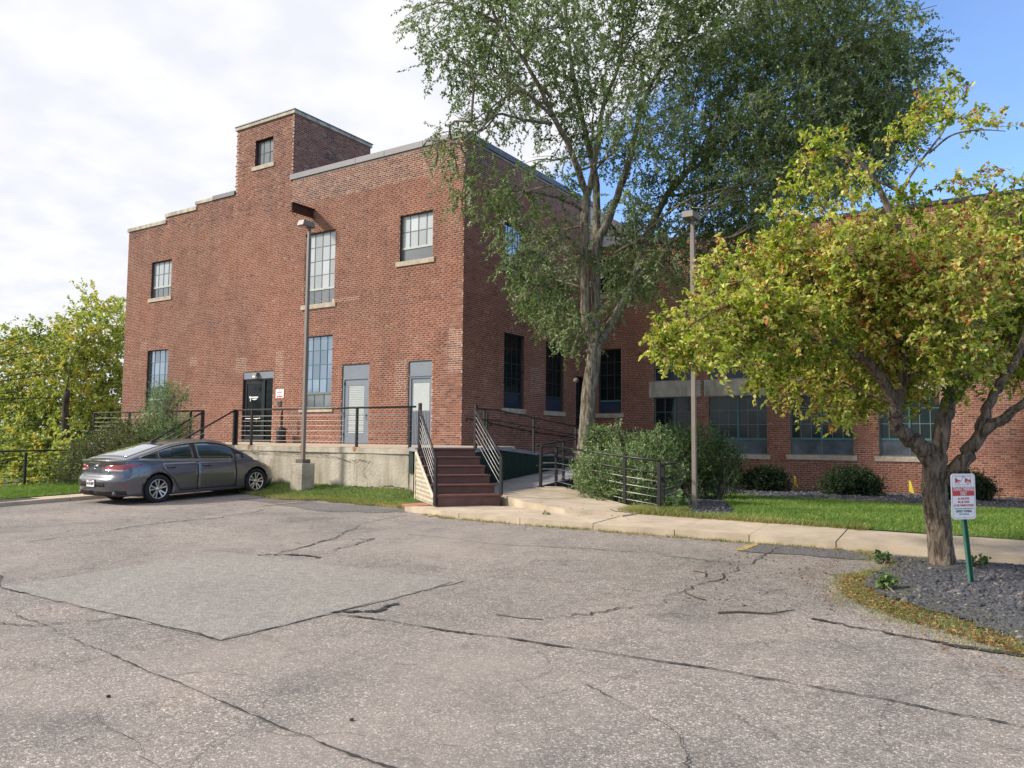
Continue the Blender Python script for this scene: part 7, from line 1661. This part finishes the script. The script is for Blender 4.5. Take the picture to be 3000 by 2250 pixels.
blades('grass', [(-22.95, 2), (-19.23, 2), (-19.26, 13.2), (-19.26, 14.3), (-22.95, 14.3)], 42000, .07, .018, M_GRASS, lambda x, y: T(x, y) + .10, 'left lawn beyond the kerb and the parked car', rg, lean=.6)
blades('grass', wob(ISL[:11] + [(.9, 6.8), (.2, 7.7), (-.5, 8.4), (-.95, 9.0), (-1.15, 9.8), (-1.1, 10.8), (-.9, 11.3)], 3), 9000, .05, .007, M_DRYGR, isl_z, 'yellowing grass around the edge of the gravel island', rg, 9, .9)
KL = [(-10, 11.95), (-8.9, 11.66), (-7.4, 11.6), (-5, 11.58), (-3.3, 11.56), (-1.5, 11.6), (-1.5, 11.5), (-3.3, 11.46), (-5, 11.47), (-7.4, 11.48), (-9, 11.54)]
blades('grass', KL, 2200, .05, .012, M_DRYGR, T, 'thin line of dry weeds where asphalt meets the sidewalk', rg, 12, .8)
def stones(name, poly, n, s0, s1, mat, zf, label, rng, hv=.5):
    P = scatter(poly, n, rng); I = np.array(ico); s = rng.uniform(s0, s1, n) * (1 + .8 * (rng.uniform(size=n) > .93))
    sc3 = np.stack([rng.uniform(.7, 1.4, n), rng.uniform(.6, 1.1, n), rng.uniform(.35, .8, n)], 1) * s[:, None]
    a = rng.uniform(0, math.pi, n); V = I[None] * sc3[:, None] * (1 + rng.uniform(-.22, .22, (n, 12, 1)))
    tl = rng.uniform(-.5, .5, n)
    x = V[..., 0] * np.cos(a)[:, None] - V[..., 1] * np.sin(a)[:, None]; y = V[..., 0] * np.sin(a)[:, None] + V[..., 1] * np.cos(a)[:, None]; zz2 = V[..., 2] + x * tl[:, None]
    z0 = np.array([zf(p, q) for p, q in P]); W = np.stack([x + P[:, :1], y + P[:, 1:], zz2 + z0[:, None] + s[:, None] * .25 * hv], -1)
    F = ((np.arange(n) * 12)[:, None, None] + np.array(icf)[None]).reshape(-1, 3)
    o = bpy.data.objects.new(name, npmesh(name, W.reshape(-1, 3), F, mat, attr=np.repeat(rng.uniform(size=n), 20))); COL.objects.link(o); return tag(o, label, 'gravel', None, 'stuff')
M_STN = leaf_mat('slate_chips', [(0, (.03, .031, .036)), (.5, (.065, .066, .076)), (.90, (.11, .11, .12)), (.97, (.17, .15, .14)), (1, (.30, .25, .20))], 0, .8, .3)
stones('gravel', GRV, 27000, .010, .024, M_STN, lambda x, y: isl_z(x, y) + .018, 'dark slate chips covering the island round the crabapple', rg)
stones('gravel', [(-9.6, 21.2), (-6.8, 21.8), (-5.7, 21.0), (-3.8, 21.2), (-1.8, 20.9), (1.2, 20.9), (1.2, 27.6), (-9.6, 27.6)], 15000, .025, .05, M_STN, lambda x, y: T(x, y) + .10, 'dark gravel bed along the foot of the wing wall', rg)
stones('gravel', [(-6.3, 14.9), (-5.3, 14.0), (-4.5, 14.5), (-4.9, 15.8), (-6.0, 18.8), (-6.6, 18.6)], 3500, .018, .035, M_STN, lambda x, y: T(x, y) + .10, 'patch of gravel around the base of the right lamp post', rg)
blades('grass', wob([(x - .10, y - .12) for x, y in ISL[:11]] + [(.9, 6.1), (.1, 7.0), (-.6, 7.8), (-1.2, 8.3), (-1.6, 9.2), (-1.4, 10), (-1.6, 11)], 13), 2600, .04, .007, M_DRYGR, T, 'stray dry grass tufts creeping out onto the asphalt by the island', rg, 5, .9)
M_DEADL = leaf_mat('fallen_leaves', [(0, (.12, .06, .03)), (.4, (.26, .13, .06)), (.7, (.46, .25, .11)), (1, (.55, .40, .20))], .2)
def litter(poly, n, zf, s, label, rng, tonebias=0):
    P = scatter(poly, n, rng); z = np.array([zf(x, y) for x, y in P]) + .012; C = np.stack([P[:, 0], P[:, 1], z], 1)
    a = rng.uniform(0, 2 * math.pi, n); D = np.stack([np.cos(a), np.sin(a), rng.uniform(-.05, .35, n)], 1); Nn = rng.normal(size=(n, 3)) * .25; Nn[:, 2] += 1
    V, F = quad_leaves(C, D, Nn, rng.uniform(.6, 1.3, n) * s, rng.uniform(.5, 1, n) * s * .6, rng)
    o = leaf_obj('fallen_leaves', V, F, np.clip(rng.uniform(size=n) + tonebias, 0, 1), M_DEADL); tag(o, label, 'leaves')
litter(ISL[2:11] + [(1.2, 6.3), (.2, 7.6), (-.5, 8.4), (-1.0, 9.1)], 2600, isl_z, .045, 'orange brown fallen leaves in the island verge', rg)
litter(GRV, 350, isl_z, .045, 'brown fallen leaves scattered on the island gravel', rg)
litter([(-.95, 10.4), (-.5, 10.3), (-.4, 10.6), (-.6, 10.9), (-1.0, 10.8)], 90, isl_z, .05, 'pile of orange leaves at the crabapple trunk', rg)
litter(LAWN[:2] + [(2, 13.1), (2, 15.0), (-4, 15)], 140, lambda x, y: T(x, y) + .14, .05, 'yellow leaves lying on the lawn edge', rg, .4)
litter([(-9, 11.2), (-1.6, 11.2), (-1.6, 11.58), (-9, 11.58)], 260, T, .035, 'leaf litter along the sidewalk edge', rg, -.2)
litter([(-1.9, 11.3), (-1.75, 8.7), (-1.3, 7.9), (-.5, 7.2), (.3, 6.3), (.0, 6.2), (-.9, 7.2), (-1.7, 8.2), (-2.3, 9.5)], 420, T, .028, 'leaf and straw litter washed up along the island edge', rg, -.1)
litter([(-9.2, 12.2), (-5.5, 12.2), (-5.5, 13.2), (-8.6, 13.1)], 60, lambda x, y: max(T(x, y) + .11, apron_z(x, y) if in_poly(x, y, AR) else 0), .035, 'small leaf scraps on the concrete apron', rg, -.3)
litter([(-2.6, 7.0), (-1.6, 8.0), (-1.8, 11.2), (-3.4, 11.2), (-3.2, 8)], 160, T, .03, 'scattered leaf bits on the asphalt left of the island', rg, -.2)
stones('grit', [(-2.9, 7.2), (-1.4, 7.6), (-1.7, 10.5), (-2.4, 11.5), (-3.3, 11.4), (-3.2, 8.6)], 500, .004, .010, simple('crumbled_tar', (.06, .055, .05), .9, var=.4, scale=30), T, 'crumbs of asphalt and gravel beside the island', rg)
M_STICK = simple('dead_stick', (.085, .06, .045), .9, var=.3, scale=20)
for k, (pts, r, lab) in enumerate(([[(-2.35, 7.15), (-2.2, 7.28), (-1.95, 7.35), (-1.78, 7.62)], .011, 'long crooked dead stick lying on the asphalt'], [[(-2.9, 7.8), (-2.75, 7.66), (-2.62, 7.6)], .008, 'short dark twig just left of the long stick'],
                                   [[(-3.25, 9.0), (-3.08, 8.95), (-3.02, 8.75)], .008, 'small bent twig halfway to the sidewalk'], [[(-4.0, 5.95), (-3.75, 5.95), (-3.55, 6.02)], .005, 'thin pale twig near the long tar crack'],
                                   [[(-6.4, 13.3), (-6.2, 13.1), (-5.95, 13.15), (-5.8, 13.0)], .007, 'thin twig on the concrete apron'])):
    zf = (lambda x, y: apron_z(x, y)) if k == 4 else T
    P = [Vector((x, y, zf(x, y) + r * 1.2)) for x, y in pts]
    m = MB().tube(P, [r, r * .9, r * .7, r * .4][:len(P)], 6)
    if k == 0: m.tube([P[2], P[2] + Vector((.12, .10, .01))], [r * .6, r * .2], 5)
    tag(m.build('stick', M_STICK, None, smooth=True), lab, 'stick')
for k, (x, y, lab) in enumerate(((-1.95, 2.95, 'dark clump of debris on the asphalt at the bottom right'), (-1.13, 3.28, 'black pebble on the asphalt at the lower right'), (-3.2, 3.3, 'black crumb of tar in the lower middle'), (-4.7, 2.75, 'dark pebble at the lower left'))):
    m = MB(); n = 26 if k == 0 else 1
    for _ in range(n):
        s = .012 if k == 0 else .016; dx, dy = (rg.normal() * .045, rg.normal() * .03) if k == 0 else (0, 0)
        V0 = len(m.v); m.v += [(x + dx + a * s * rg.uniform(.6, 1.3), y + dy + b * s * rg.uniform(.6, 1.3), .008 + c * s * .6) for a, b, c in ico]; m.f += [tuple(V0 + i for i in f) for f in icf]; m.m += [0] * 20
    tag(m.build('debris', M_CRACK, None), lab, 'debris')
